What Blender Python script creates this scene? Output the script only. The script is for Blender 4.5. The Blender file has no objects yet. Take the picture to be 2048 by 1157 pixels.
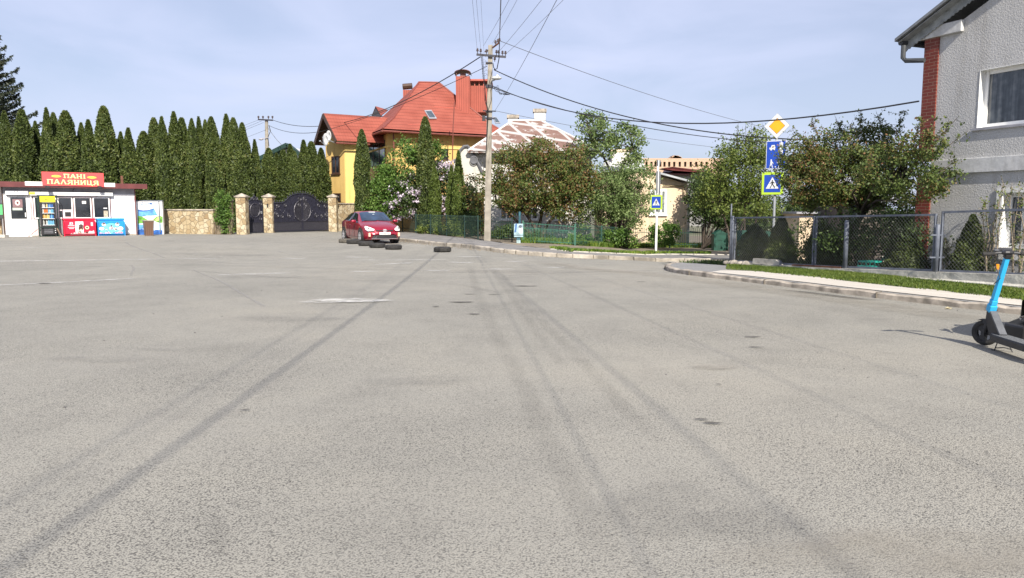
import bpy, math, random
import numpy as np
from mathutils import Vector, Matrix
R = math.radians
SC = bpy.context.scene
COL = SC.collection

# ------------------------------------------------------------------ camera
F = 1500.0
CZ = 1.65
PITCH = math.atan(158.5 / F)
cam = bpy.data.cameras.new('camera'); cam.lens = 36.0 * F / 2048.0; cam.sensor_width = 36
cam.clip_start = 0.05; cam.clip_end = 5000
camo = bpy.data.objects.new('camera', cam); COL.objects.link(camo)
camo.location = (0, 0, CZ); camo.rotation_euler = (math.pi / 2 - PITCH, 0, 0)
SC.camera = camo

# ------------------------------------------------------------------ light
SUN_AZ = -13.0   # heading of the light, degrees left of +Y
SUN_EL = 36.0
sx = -math.sin(R(-SUN_AZ)) * math.cos(R(SUN_EL)); sy = math.cos(R(SUN_AZ)) * math.cos(R(SUN_EL)); sz = -math.sin(R(SUN_EL))
sun = bpy.data.lights.new('sun', 'SUN'); sun.energy = 5.0; sun.angle = R(0.53); sun.color = (1.0, 0.93, 0.82)
suno = bpy.data.objects.new('sun', sun); COL.objects.link(suno)
suno.rotation_euler = Vector((sx, sy, sz)).to_track_quat('-Z', 'Y').to_euler()
suno.location = (20, -40, 40)
world = bpy.data.worlds.new('World'); SC.world = world; world.use_nodes = True
nt = world.node_tree; N = nt.nodes; L = nt.links
for n in list(N): N.remove(n)
sky = N.new('ShaderNodeTexSky'); sky.sky_type = 'NISHITA'; sky.sun_disc = False
sky.sun_elevation = R(SUN_EL); sky.sun_rotation = R(163); sky.air_density = 1.0; sky.dust_density = 1.2; sky.ozone_density = 3.0
tcw = N.new('ShaderNodeTexCoord'); mpw = N.new('ShaderNodeMapping'); mpw.inputs['Scale'].default_value = (1.0, 1.0, 4.2)
mpw.inputs['Rotation'].default_value = (0, R(8), 0)
L.new(tcw.outputs['Generated'], mpw.inputs['Vector'])
nz = N.new('ShaderNodeTexNoise'); nz.inputs['Scale'].default_value = 2.3; nz.inputs['Detail'].default_value = 7; nz.inputs['Roughness'].default_value = 0.5
nz.inputs['Distortion'].default_value = 0.6
L.new(mpw.outputs['Vector'], nz.inputs['Vector'])
rp = N.new('ShaderNodeValToRGB'); rp.color_ramp.elements[0].position = 0.40; rp.color_ramp.elements[0].color = (.55, .55, .55, 1)
rp.color_ramp.elements[1].position = 0.72; rp.color_ramp.elements[1].color = (.92, .92, .92, 1)
L.new(nz.outputs['Fac'], rp.inputs['Fac'])
CLOUD = (7.3, 7.9, 10.4, 1)
mxw = N.new('ShaderNodeMix'); mxw.data_type = 'RGBA'
L.new(rp.outputs['Color'], mxw.inputs['Factor']); L.new(sky.outputs['Color'], mxw.inputs[6]); mxw.inputs[7].default_value = CLOUD
bg = N.new('ShaderNodeBackground'); bg.inputs['Strength'].default_value = 0.068
wo = N.new('ShaderNodeOutputWorld')
L.new(mxw.outputs[2], bg.inputs['Color']); L.new(bg.outputs['Background'], wo.inputs['Surface'])
SC.view_settings.view_transform = 'Standard'; SC.view_settings.look = 'None'
SC.view_settings.exposure = 0.62; SC.view_settings.gamma = 1.0

# ------------------------------------------------------------------ pixel -> world
def ray(px, py):
    a = (px - 1024) / F; b = (578.5 - py) / F
    c, s = math.cos(PITCH), math.sin(PITCH)
    return np.array([a, c + b * s, -s + b * c])
def A(px, py, Y):
    r = ray(px, py); t = Y / r[1]
    return Vector((r[0] * t, Y, CZ + r[2] * t))
def sstep(a, b, x):
    t = min(1, max(0, (x - a) / (b - a))); return t * t * (3 - 2 * t)
GX = [-30, -24, -12, -8, -1, 2, 6, 16, 30]; GZ = [.42, .40, .33, .14, .10, -.10, -.50, -.6, -.6]
def ter(x, y):
    return sstep(17, 34, y) * float(np.interp(x, GX, GZ))
def G(px, py):
    r = ray(px, py); t = 2.0
    for i in range(6000):
        p = r * t
        if CZ + p[2] <= ter(p[0], p[1]): break
        t += 0.02
    return Vector((p[0], p[1], ter(p[0], p[1])))
def up(px, py, b):      # height of the pixel (px,py) on the vertical line through b
    r = ray(px, py); return CZ + r[2] * b[1] / r[1]

# ------------------------------------------------------------------ objects
def tag(o, label=None, cat=None, group=None, kind=None):
    if label: o['label'] = label
    if cat: o['category'] = cat
    if group: o['group'] = group
    if kind: o['kind'] = kind
    return o
def thing(name, label, cat, loc=(0, 0, 0), rz=0, group=None):
    o = bpy.data.objects.new(name, None); COL.objects.link(o)
    o.location = loc; o.rotation_euler = (0, 0, rz); o.empty_display_size = .2
    return tag(o, label, cat, group)
def off(root):
    v = Vector((0, 0, 0))
    while root is not None:
        v += root.location; root = root.parent
    return v
class MB:
    def __init__(s): s.v = []; s.f = []; s.n = 0
    def add(s, vs, fs):
        b = s.n
        s.v.extend([tuple(q) for q in vs]); s.f.extend([tuple(i + b for i in f) for f in fs]); s.n += len(vs)
        return s
    def box(s, x0, x1, y0, y1, z0, z1):
        return s.add([(x0, y0, z0), (x1, y0, z0), (x1, y1, z0), (x0, y1, z0), (x0, y0, z1), (x1, y0, z1), (x1, y1, z1), (x0, y1, z1)],
                     [(0, 3, 2, 1), (4, 5, 6, 7), (0, 1, 5, 4), (1, 2, 6, 5), (2, 3, 7, 6), (3, 0, 4, 7)])
    def poly(s, pts): return s.add(pts, [tuple(range(len(pts)))])
    def prism(s, pts, d):           # polygon extruded by vector d
        n = len(pts); P = [Vector(p) for p in pts]; D = Vector(d)
        return s.add(P + [p + D for p in P], [tuple(range(n - 1, -1, -1)), tuple(range(n, 2 * n))] + [(i, (i + 1) % n, n + (i + 1) % n, n + i) for i in range(n)])
    def tube(s, pts, r, seg=6, cap=True):
        P = [Vector(p) for p in pts]; n = len(P)
        rr = r if hasattr(r, '__len__') else [r] * n
        vs = []; ref = None
        for i in range(n):
            t = (P[min(i + 1, n - 1)] - P[max(i - 1, 0)])
            if t.length < 1e-9: t = Vector((0, 0, 1))
            t.normalize()
            if ref is None: ref = Vector((0, 0, 1)) if abs(t.z) < .9 else Vector((1, 0, 0))
            a = t.cross(ref)
            if a.length < 1e-4: a = t.cross(Vector((0, 1, .3)))
            a.normalize(); b = t.cross(a); b.normalize(); ref = -b if False else ref
            for k in range(seg):
                w = 2 * math.pi * k / seg
                vs.append(P[i] + (a * math.cos(w) + b * math.sin(w)) * rr[i])
        fs = [(i * seg + k, i * seg + (k + 1) % seg, (i + 1) * seg + (k + 1) % seg, (i + 1) * seg + k) for i in range(n - 1) for k in range(seg)]
        if cap: fs += [tuple(range(seg - 1, -1, -1)), tuple((n - 1) * seg + k for k in range(seg))]
        return s.add(vs, fs)
    def bar(s, a, b, w, h):         # box bar from a to b, width w (horizontal), height h
        a = Vector(a); b = Vector(b); t = (b - a).normalized()
        sd = t.cross(Vector((0, 0, 1)))
        if sd.length < 1e-3: sd = Vector((1, 0, 0))
        sd.normalize(); u = sd.cross(t).normalized()
        c = [(-1, -1), (1, -1), (1, 1), (-1, 1)]
        vs = [a + sd * i * w / 2 + u * j * h / 2 for i, j in c] + [b + sd * i * w / 2 + u * j * h / 2 for i, j in c]
        return s.add(vs, [(3, 2, 1, 0), (4, 5, 6, 7), (0, 1, 5, 4), (1, 2, 6, 5), (2, 3, 7, 6), (3, 0, 4, 7)])
    def lathe(s, prof, c=(0, 0, 0), seg=20, axis='z', close=False):
        vs = []; n = len(prof)
        for (r, h) in prof:
            for k in range(seg):
                w = 2 * math.pi * k / seg; x, y = r * math.cos(w), r * math.sin(w)
                p = (x, y, h) if axis == 'z' else ((x, h, y) if axis == 'y' else (h, x, y))
                vs.append((p[0] + c[0], p[1] + c[1], p[2] + c[2]))
        m = n if close else n - 1
        fs = [(i * seg + k, i * seg + (k + 1) % seg, ((i + 1) % n) * seg + (k + 1) % seg, ((i + 1) % n) * seg + k) for i in range(m) for k in range(seg)]
        return s.add(vs, fs)
    def ell(s, c, rx, ry, rz, seg=12, rings=8):
        vs = []; fs = []
        for i in range(rings + 1):
            a = math.pi * i / rings
            for k in range(seg):
                w = 2 * math.pi * k / seg
                vs.append((c[0] + rx * math.sin(a) * math.cos(w), c[1] + ry * math.sin(a) * math.sin(w), c[2] + rz * math.cos(a)))
        for i in range(rings):
            for k in range(seg):
                fs.append((i * seg + k, (i + 1) * seg + k, (i + 1) * seg + (k + 1) % seg, i * seg + (k + 1) % seg))
        return s.add(vs, fs)
    def arr(s, V, Fq):              # numpy arrays
        b = s.n; s.v.extend(map(tuple, V.tolist())); s.f.extend(map(tuple, (Fq + b).tolist())); s.n += len(V); return s
    def mesh(s, name, o=Vector((0, 0, 0)), smooth=False):
        me = bpy.data.meshes.new(name)
        v = np.array(s.v, dtype=np.float64) - np.array(o)
        me.from_pydata(v.tolist(), [], s.f)
        if smooth: me.polygons.foreach_set('use_smooth', [True] * len(me.polygons))
        me.update(); return me
    def build(s, name, m, parent=None, local=False, smooth=False, bev=0, autos=None):
        if not s.v: return None
        if parent is not None:
            o0 = Vector((0, 0, 0)) if local else off(parent)
        else:
            v = np.array(s.v); o0 = Vector(((v[:, 0].min() + v[:, 0].max()) / 2, (v[:, 1].min() + v[:, 1].max()) / 2, v[:, 2].min()))
        me = s.mesh(name, o0, smooth)
        me.materials.append(m)
        o = bpy.data.objects.new(name, me); COL.objects.link(o)
        if parent is not None: o.parent = parent
        else: o.location = o0
        if bev:
            b = o.modifiers.new('b', 'BEVEL'); b.width = bev; b.segments = 2; b.limit_method = 'ANGLE'
        if autos:
            md = me; 
            try: me.shade_smooth(); me.set_sharp_from_angle(angle=R(autos))
            except Exception: pass
        return o
def B(*a): return MB().box(*a)
def copy_tree(o, parent=None):
    c = o.copy(); COL.objects.link(c); c.parent = parent
    for ch in list(o.children): copy_tree(ch, c)
    return c

# ------------------------------------------------------------------ materials
MC = {}
def nodes(name):
    m = bpy.data.materials.new(name); m.use_nodes = True
    return m, m.node_tree, m.node_tree.nodes['Principled BSDF']
def noise_col(nt, c0, c1, scale, detail=4, lo=.35, hi=.65, coord='Object', rough=.5, scl=None):
    tc = nt.nodes.new('ShaderNodeTexCoord'); n = nt.nodes.new('ShaderNodeTexNoise')
    n.inputs['Scale'].default_value = scale; n.inputs['Detail'].default_value = detail; n.inputs['Roughness'].default_value = rough
    if scl:
        mp = nt.nodes.new('ShaderNodeMapping'); mp.inputs['Scale'].default_value = scl
        nt.links.new(tc.outputs[coord], mp.inputs['Vector']); nt.links.new(mp.outputs['Vector'], n.inputs['Vector'])
    else: nt.links.new(tc.outputs[coord], n.inputs['Vector'])
    r = nt.nodes.new('ShaderNodeValToRGB'); r.color_ramp.elements[0].position = lo; r.color_ramp.elements[1].position = hi
    r.color_ramp.elements[0].color = (*c0, 1); r.color_ramp.elements[1].color = (*c1, 1)
    nt.links.new(n.outputs['Fac'], r.inputs['Fac']); return r.outputs['Color'], n, tc
def bump(nt, b, src, strength, dist=.02):
    bp = nt.nodes.new('ShaderNodeBump'); bp.inputs['Strength'].default_value = strength; bp.inputs['Distance'].default_value = dist
    nt.links.new(src, bp.inputs['Height']); nt.links.new(bp.outputs['Normal'], b.inputs['Normal'])
def mixc(nt, fac, a, b, bt='MIX'):
    m = nt.nodes.new('ShaderNodeMix'); m.data_type = 'RGBA'; m.blend_type = bt
    for i, v in ((0, fac), (6, a), (7, b)):
        if hasattr(v, 'node'): nt.links.new(v, m.inputs[i])
        else: m.inputs[i].default_value = v if not hasattr(v, '__len__') else (*v[:3], 1)
    return m.outputs[2]
def M(name, c, rough=.6, var=.12, scale=6, metal=0, bs=0, coat=0, spec=.5):
    if name in MC: return MC[name]
    m, nt, b = nodes(name)
    if var:
        col, n, tc = noise_col(nt, tuple(x * (1 - var) for x in c), tuple(min(1, x * (1 + var)) for x in c), scale)
        nt.links.new(col, b.inputs['Base Color'])
        if bs: bump(nt, b, n.outputs['Fac'], bs)
    else: b.inputs['Base Color'].default_value = (*c, 1)
    b.inputs['Roughness'].default_value = rough; b.inputs['Metallic'].default_value = metal
    b.inputs['Coat Weight'].default_value = coat; b.inputs['Specular IOR Level'].default_value = spec
    MC[name] = m; return m
def ramp(nt, src, stops):
    r = nt.nodes.new('ShaderNodeValToRGB'); e = r.color_ramp.elements
    while len(e) < len(stops): e.new(.5)
    for i, (p, c) in enumerate(stops): e[i].position = p; e[i].color = (*c, 1) if len(c) == 3 else c
    nt.links.new(src, r.inputs['Fac']); return r.outputs['Color']
def math_(nt, op, a, b=None, c=None):
    m = nt.nodes.new('ShaderNodeMath'); m.operation = op
    for i, v in enumerate((a, b, c)):
        if v is None: continue
        if hasattr(v, 'node'): nt.links.new(v, m.inputs[i])
        else: m.inputs[i].default_value = v
    return m.outputs[0]
def tex(nt, kind, scale, src=None, **k):
    n = nt.nodes.new(kind); n.inputs['Scale'].default_value = scale
    for a, v in k.items():
        if a in ('feature', 'distance'): setattr(n, a, v)
        else: n.inputs[a].default_value = v
    if src is not None: nt.links.new(src, n.inputs['Vector'])
    return n
def coord(nt, scl=None, rot=None, which='Object'):
    tc = nt.nodes.new('ShaderNodeTexCoord')
    if scl is None and rot is None: return tc.outputs[which]
    mp = nt.nodes.new('ShaderNodeMapping')
    if scl: mp.inputs['Scale'].default_value = scl
    if rot: mp.inputs['Rotation'].default_value = rot
    nt.links.new(tc.outputs[which], mp.inputs['Vector']); return mp.outputs['Vector']

def leaf_mat(name, stops, trans=.25, rough=.55):
    m, nt, b = nodes(name)
    g = nt.nodes.new('ShaderNodeNewGeometry')
    tcn = coord(nt); n = tex(nt, 'ShaderNodeTexNoise', 1.1, tcn, Detail=2.0)
    f = math_(nt, 'ADD', math_(nt, 'MULTIPLY', g.outputs['Random Per Island'], .7), math_(nt, 'MULTIPLY', math_(nt, 'SUBTRACT', n.outputs['Fac'], .35), .9))
    col = ramp(nt, f, stops)
    nt.links.new(col, b.inputs['Base Color']); b.inputs['Roughness'].default_value = rough
    b.inputs['Specular IOR Level'].default_value = .35
    if trans:
        tr = nt.nodes.new('ShaderNodeBsdfTranslucent'); nt.links.new(col, tr.inputs['Color'])
        mx = nt.nodes.new('ShaderNodeMixShader'); mx.inputs[0].default_value = trans
        out = nt.nodes['Material Output']
        nt.links.new(b.outputs[0], mx.inputs[1]); nt.links.new(tr.outputs[0], mx.inputs[2]); nt.links.new(mx.outputs[0], out.inputs['Surface'])
    return m
LF_THUJA = leaf_mat('thuja_leaf', [(0, (0.021, 0.034, 0.008)), (.5, (0.064, 0.092, 0.022)), (.85, (0.119, 0.147, 0.036)), (1, (0.140, 0.119, 0.049))], .1)
LF_THUJA_L = leaf_mat('thuja_light_leaf', [(0, (0.033, 0.055, 0.011)), (.5, (0.083, 0.121, 0.022)), (1, (0.132, 0.171, 0.035))], .15)
LF_SPRUCE = leaf_mat('spruce_needle', [(0, (.012, .02, .012)), (.6, (.03, .042, .022)), (1, (.055, .06, .035))], .05)
LF_GREEN = leaf_mat('green_leaf', [(0, (0.046, 0.092, 0.017)), (.5, (0.098, 0.184, 0.034)), (1, (0.184, 0.276, 0.057))], .3)
LF_RED = leaf_mat('bronze_green_leaf', [(0, (0.042, 0.072, 0.017)), (.38, (0.096, 0.144, 0.031)), (.6, (0.156, 0.144, 0.042)), (.8, (0.192, 0.096, 0.042)), (1, (0.240, 0.144, 0.072))], .25)
LF_REDD = leaf_mat('dark_bronze_leaf', [(0, (0.036, 0.060, 0.017)), (.45, (0.102, 0.150, 0.036)), (.70, (0.144, 0.156, 0.042)), (.86, (0.204, 0.102, 0.048)), (1, (0.252, 0.168, 0.078))], .25)
LF_PALE = leaf_mat('pale_green_leaf', [(0, (0.067, 0.112, 0.034)), (.5, (0.146, 0.213, 0.067)), (1, (0.269, 0.325, 0.134))], .3)
LF_YG = leaf_mat('yellow_green_leaf', [(0, (0.048, 0.072, 0.014)), (.5, (0.120, 0.168, 0.034)), (1, (0.228, 0.252, 0.060))], .3)
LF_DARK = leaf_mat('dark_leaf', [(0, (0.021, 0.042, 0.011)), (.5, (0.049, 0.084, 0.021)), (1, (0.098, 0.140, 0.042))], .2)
FLOWER = leaf_mat('lilac_flower', [(0, (.45, .36, .46)), (.6, (.66, .58, .66)), (1, (.8, .76, .78))], .2)
GRASSM = leaf_mat('grass_blade', [(0, (.045, .075, .012)), (.5, (.095, .15, .022)), (1, (.20, .23, .05))], .3)
WEED = leaf_mat('weed_leaf', [(0, (.05, .09, .015)), (.5, (.13, .22, .03)), (1, (.30, .33, .06))], .3)
BARK = M('bark', (.075, .058, .045), .9, .4, 9, bs=.6)
BARKL = M('pale_bark', (.22, .18, .13), .9, .4, 14, bs=.6)
TWIG = M('dry_twig', (.17, .13, .09), .9, .35, 9)

def asphalt_mat():
    m, nt, b = nodes('worn_asphalt')
    co = coord(nt)
    big = tex(nt, 'ShaderNodeTexNoise', .16, co, Detail=5.0, Roughness=.6)
    mid = tex(nt, 'ShaderNodeTexNoise', 1.3, co, Detail=6.0, Roughness=.65)
    base = ramp(nt, big.outputs['Fac'], [(.3, (.270, .259, .228)), (.5, (.298, .285, .250)), (.7, (.318, .300, .258))])
    c2 = ramp(nt, mid.outputs['Fac'], [(.3, (.89, .89, .89)), (.5, (1, 1, 1)), (.75, (1.06, 1.055, 1.04))])
    col = mixc(nt, 1.0, base, c2, 'MULTIPLY')
    # aggregate: pale stones and dark pits between them
    v = tex(nt, 'ShaderNodeTexVoronoi', 105, co, feature='F1', Randomness=1.0)
    pit = ramp(nt, v.outputs['Distance'], [(.34, (1.1, 1.1, 1.09)), (.56, (.92, .92, .92)), (.74, (.25, .25, .26))])
    v2 = tex(nt, 'ShaderNodeTexNoise', 62, co, Detail=3.0, Roughness=.7)
    pit2 = ramp(nt, v2.outputs['Fac'], [(.35, (.28, .28, .29)), (.42, (1, 1, 1)), (.6, (1.05, 1.05, 1.04)), (.72, (1.22, 1.21, 1.18))])
    sp = tex(nt, 'ShaderNodeTexNoise', .45, co, Detail=4.0)
    amt = math_(nt, 'MULTIPLY_ADD', sp.outputs['Fac'], 1.4, -.1)
    col = mixc(nt, amt, col, mixc(nt, 1.0, col, pit, 'MULTIPLY'))
    col = mixc(nt, .8, col, mixc(nt, 1.0, col, pit2, 'MULTIPLY'))
    nt.links.new(col, b.inputs['Base Color']); b.inputs['Roughness'].default_value = .82
    b.inputs['Specular IOR Level'].default_value = .3
    h = math_(nt, 'ADD', math_(nt, 'MULTIPLY', v.outputs['Distance'], -.6), v2.outputs['Fac'])
    bump(nt, b, h, .55, .012)
    return m
ASPH = asphalt_mat()
def stain_mat(name, c, strength, sc=3.0, lo=.35, hi=.6, fine=0):
    m, nt, b = nodes(name)
    b.inputs['Base Color'].default_value = (*c, 1); b.inputs['Roughness'].default_value = .85; b.inputs['Specular IOR Level'].default_value = .2
    at = nt.nodes.new('ShaderNodeAttribute'); at.attribute_name = 'edge'
    co = coord(nt, which='Object'); n = tex(nt, 'ShaderNodeTexNoise', sc, co, Detail=6.0, Roughness=.7)
    f = ramp(nt, n.outputs['Fac'], [(lo, (0, 0, 0)), (hi, (1, 1, 1))])
    e = math_(nt, 'MULTIPLY', at.outputs['Fac'], strength)
    fac = math_(nt, 'MULTIPLY', e, f)
    if fine:
        n2 = tex(nt, 'ShaderNodeTexNoise', 42, co, Detail=3.0, Roughness=.7)
        f2 = ramp(nt, n2.outputs['Fac'], [(.4, (1, 1, 1)), (.66, (1 - fine,) * 3)])
        fac = math_(nt, 'MULTIPLY', fac, f2)
    tr = nt.nodes.new('ShaderNodeBsdfTransparent'); mx = nt.nodes.new('ShaderNodeMixShader')
    nt.links.new(fac, mx.inputs[0]); nt.links.new(tr.outputs[0], mx.inputs[1]); nt.links.new(b.outputs[0], mx.inputs[2])
    nt.links.new(mx.outputs[0], nt.nodes['Material Output'].inputs['Surface'])
    return m
ST_TYRE = stain_mat('tyre_rubber_mark', (.06, .06, .065), .55, 1.6, .2, .55, .4)
ST_SOFT = stain_mat('faint_rubber_mark', (.065, .063, .063), .13, 1.3, .28, .62, .5)
ST_DARK = stain_mat('oil_stain', (.055, .05, .045), .85, 5, .3, .55)
ST_PATCH = stain_mat('tar_patch', (.13, .13, .13), .16, 2.5, .3, .6, .4)
ST_PAINT = stain_mat('worn_white_paint', (.60, .59, .56), .9, 2.6, .36, .6, .3)
ST_WHITE = stain_mat('white_powder', (.60, .58, .50), .85, 7, .25, .55, .4)
ST_DUST = stain_mat('sandy_dust', (.33, .30, .25), .5, 2.2, .3, .7, .3)
ST_CRACK = stain_mat('pale_crack_seal', (.34, .33, .31), .7, 9, .3, .6)

def stone_wall_mat():
    m, nt, b = nodes('sandstone_cladding')
    co = coord(nt)
    n = tex(nt, 'ShaderNodeTexNoise', 2.5, co, Detail=2.0)
    wv = nt.nodes.new('ShaderNodeVectorMath'); wv.operation = 'MULTIPLY_ADD'
    nt.links.new(n.outputs['Color'], wv.inputs[0]); wv.inputs[1].default_value = (.25, .25, .25); nt.links.new(co, wv.inputs[2])
    ve = tex(nt, 'ShaderNodeTexVoronoi', 4.3, wv.outputs[0], feature='DISTANCE_TO_EDGE')
    vc = tex(nt, 'ShaderNodeTexVoronoi', 4.3, wv.outputs[0])
    sx = nt.nodes.new('ShaderNodeSeparateColor'); nt.links.new(vc.outputs['Color'], sx.inputs[0])
    col = ramp(nt, sx.outputs[0], [(0, (.28, .20, .11)), (.3, (.37, .29, .175)), (.6, (.43, .355, .23)), (1, (.50, .44, .32))])
    n3 = tex(nt, 'ShaderNodeTexNoise', 18, co, Detail=4.0)
    col = mixc(nt, 1.0, col, ramp(nt, n3.outputs['Fac'], [(.3, (.85, .84, .82)), (.7, (1.08, 1.07, 1.05))]), 'MULTIPLY')
    j = ramp(nt, ve.outputs['Distance'], [(.02, (1, 1, 1)), (.045, (0, 0, 0))])
    col = mixc(nt, j, col, (.22, .17, .11))
    nt.links.new(col, b.inputs['Base Color']); b.inputs['Roughness'].default_value = .85
    bump(nt, b, ramp(nt, ve.outputs['Distance'], [(.0, (0, 0, 0)), (.07, (1, 1, 1))]), .7, .03)
    return m
STONE = stone_wall_mat()
def brick_mat(name, c1, c2, mortar, bw, bh, mort=.012, rough=.6):
    m, nt, b = nodes(name)
    tc = coord(nt); s = nt.nodes.new('ShaderNodeSeparateXYZ'); nt.links.new(tc, s.inputs[0])
    xy = math_(nt, 'ADD', s.outputs[0], s.outputs[1])
    cx = nt.nodes.new('ShaderNodeCombineXYZ'); nt.links.new(xy, cx.inputs[0]); nt.links.new(s.outputs[2], cx.inputs[1])
    br = nt.nodes.new('ShaderNodeTexBrick'); nt.links.new(cx.outputs[0], br.inputs['Vector'])
    br.inputs['Color1'].default_value = (*c1, 1); br.inputs['Color2'].default_value = (*c2, 1); br.inputs['Mortar'].default_value = (*mortar, 1)
    br.inputs['Scale'].default_value = 1; br.inputs['Brick Width'].default_value = bw; br.inputs['Row Height'].default_value = bh; br.inputs['Mortar Size'].default_value = mort
    nt.links.new(br.outputs['Color'], b.inputs['Base Color']); b.inputs['Roughness'].default_value = rough
    bump(nt, b, math_(nt, 'SUBTRACT', 1.0, br.outputs['Fac']), .5, .01)
    return m
BRICK = brick_mat('red_brick_tile', (.18, .030, .018), (.14, .022, .013), (.24, .14, .10), .25, .075, .006)
FARBRICK = brick_mat('pale_brick', (.50, .33, .22), (.44, .28, .18), (.48, .38, .3), .5, .25, .03, .9)
def roof_mat(name, c0, c1, row=.2, line=.55):
    m, nt, b = nodes(name)
    co = coord(nt); s = nt.nodes.new('ShaderNodeSeparateXYZ'); nt.links.new(co, s.inputs[0])
    fr = math_(nt, 'FRACT', math_(nt, 'MULTIPLY', s.outputs[2], 1 / row))
    n = tex(nt, 'ShaderNodeTexNoise', .8, co, Detail=5.0); col = ramp(nt, n.outputs['Fac'], [(.3, c0), (.7, c1)])
    ln = ramp(nt, fr, [(.0, (line,) * 3), (.14, (1, 1, 1)), (.9, (1.06,) * 3), (1.0, (.9,) * 3)])
    col = mixc(nt, 1.0, col, ln, 'MULTIPLY')
    w = math_(nt, 'SINE', math_(nt, 'MULTIPLY', math_(nt, 'ADD', s.outputs[0], math_(nt, 'MULTIPLY', s.outputs[1], .6)), 28))
    nt.links.new(col, b.inputs['Base Color']); b.inputs['Roughness'].default_value = .7; b.inputs['Specular IOR Level'].default_value = .25
    bump(nt, b, math_(nt, 'ADD', math_(nt, 'MULTIPLY', w, .25), fr), .6, .03)
    return m
ROOFR = roof_mat('red_metal_tile', (.235, .060, .041), (.31, .088, .062), .24, .42)
def rib_mat(name, c, per=.12, dark=.7, vert=True, rough=.5):
    m, nt, b = nodes(name)
    co = coord(nt); s = nt.nodes.new('ShaderNodeSeparateXYZ'); nt.links.new(co, s.inputs[0])
    u = math_(nt, 'ADD', s.outputs[0], s.outputs[1]) if vert else s.outputs[2]
    fr = math_(nt, 'FRACT', math_(nt, 'MULTIPLY', u, 1 / per))
    ln = ramp(nt, fr, [(.0, (dark,) * 3), (.12, (1, 1, 1)), (.8, (1.0,) * 3), (1.0, (dark,) * 3)])
    n = tex(nt, 'ShaderNodeTexNoise', 1.4, co, Detail=5.0)
    base = ramp(nt, n.outputs['Fac'], [(.3, tuple(x * .88 for x in c)), (.7, tuple(min(1, x * 1.06) for x in c))])
    nt.links.new(mixc(nt, 1.0, base, ln, 'MULTIPLY'), b.inputs['Base Color']); b.inputs['Roughness'].default_value = rough
    bump(nt, b, ramp(nt, fr, [(.0, (0, 0, 0)), (.12, (1, 1, 1)), (.88, (1, 1, 1)), (1.0, (0, 0, 0))]), .5, .02)
    return m
PANEL = rib_mat('white_sandwich_panel', (.76, .75, .76), .2, .93)
REDRIB = rib_mat('red_ribbed_sheet', (.33, .075, .048), .16, .6, rough=.7)
def rust_roof():
    m, nt, b = nodes('old_painted_rusty_roof')
    co = coord(nt)
    # sheets laid on the diagonal: pale standing seams, brown flaking fields between them
    n = tex(nt, 'ShaderNodeTexNoise', 1.1, co, Detail=7.0, Roughness=.62)
    fl = tex(nt, 'ShaderNodeTexNoise', 1.0, coord(nt, scl=(1.0, .6, 3.2), rot=(0, R(-20), 0)), Detail=5.0, Roughness=.6)
    def seam(rot, sc, dist):
        w = nt.nodes.new('ShaderNodeTexWave'); w.inputs['Scale'].default_value = sc; w.inputs['Distortion'].default_value = dist; w.inputs['Detail'].default_value = 2
        nt.links.new(coord(nt, rot=(0, rot, 0)), w.inputs['Vector']); return w.outputs['Fac']
    s1 = ramp(nt, seam(R(42), .34, .5), [(.90, (0, 0, 0)), (.96, (1, 1, 1))]); s2 = ramp(nt, seam(R(80), .42, .8), [(.84, (0, 0, 0)), (.95, (1, 1, 1))])
    f = math_(nt, 'ADD', math_(nt, 'MULTIPLY', n.outputs['Fac'], .45), math_(nt, 'MULTIPLY', fl.outputs['Fac'], .55))
    patch = ramp(nt, f, [(.545, (0, 0, 0)), (.575, (1, 1, 1))])
    wh = math_(nt, 'MAXIMUM', math_(nt, 'MAXIMUM', s1, s2), patch)
    col = mixc(nt, wh, ramp(nt, n.outputs['Fac'], [(.3, (.16, .085, .065)), (.7, (.23, .145, .115))]), (.43, .405, .385))
    nt.links.new(col, b.inputs['Base Color']); b.inputs['Roughness'].default_value = .7
    bump(nt, b, wh, .3, .03)
    return m
RUSTY = rust_roof()
def stucco(name, c0, c1, sc=28, st=.9, dist=.02):
    m, nt, b = nodes(name)
    co = coord(nt); n = tex(nt, 'ShaderNodeTexNoise', sc, co, Detail=5.0, Roughness=.7); n2 = tex(nt, 'ShaderNodeTexNoise', 1.1, co, Detail=6.0, Roughness=.6)
    n4 = tex(nt, 'ShaderNodeTexNoise', sc * .6, co, Detail=4.0)
    col = ramp(nt, n2.outputs['Fac'], [(.3, c0), (.7, c1)])
    col = mixc(nt, .5, col, mixc(nt, 1.0, col, ramp(nt, n.outputs['Fac'], [(.35, (.7, .7, .71)), (.6, (1.08, 1.08, 1.08))]), 'MULTIPLY'))
    ns = tex(nt, 'ShaderNodeTexNoise', 1.6, coord(nt, scl=(1.6, 1.6, .16)), Detail=6.0, Roughness=.65)
    col = mixc(nt, 1.0, col, ramp(nt, ns.outputs['Fac'], [(.34, (.84, .83, .81)), (.5, (1, 1, 1)), (.7, (1.04, 1.04, 1.04))]), 'MULTIPLY')
    nt.links.new(col, b.inputs['Base Color']); b.inputs['Roughness'].default_value = .9; b.inputs['Specular IOR Level'].default_value = .25
    bump(nt, b, math_(nt, 'ADD', n.outputs['Fac'], math_(nt, 'MULTIPLY', ramp(nt, n4.outputs['Fac'], [(.4, (0, 0, 0)), (.6, (1, 1, 1))]), .4)), st, dist)
    return m
GREYSTUC = stucco('grey_roughcast', (.44, .44, .435), (.52, .515, .505), 44, .55, .02)
SMOOTHG = stucco('pale_grey_render', (.50, .51, .51), (.60, .60, .60), 9, .25, .01)
YELLOW = stucco('yellow_render', (.57, .385, .13), (.62, .43, .16), 40, .2, .01)
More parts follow.
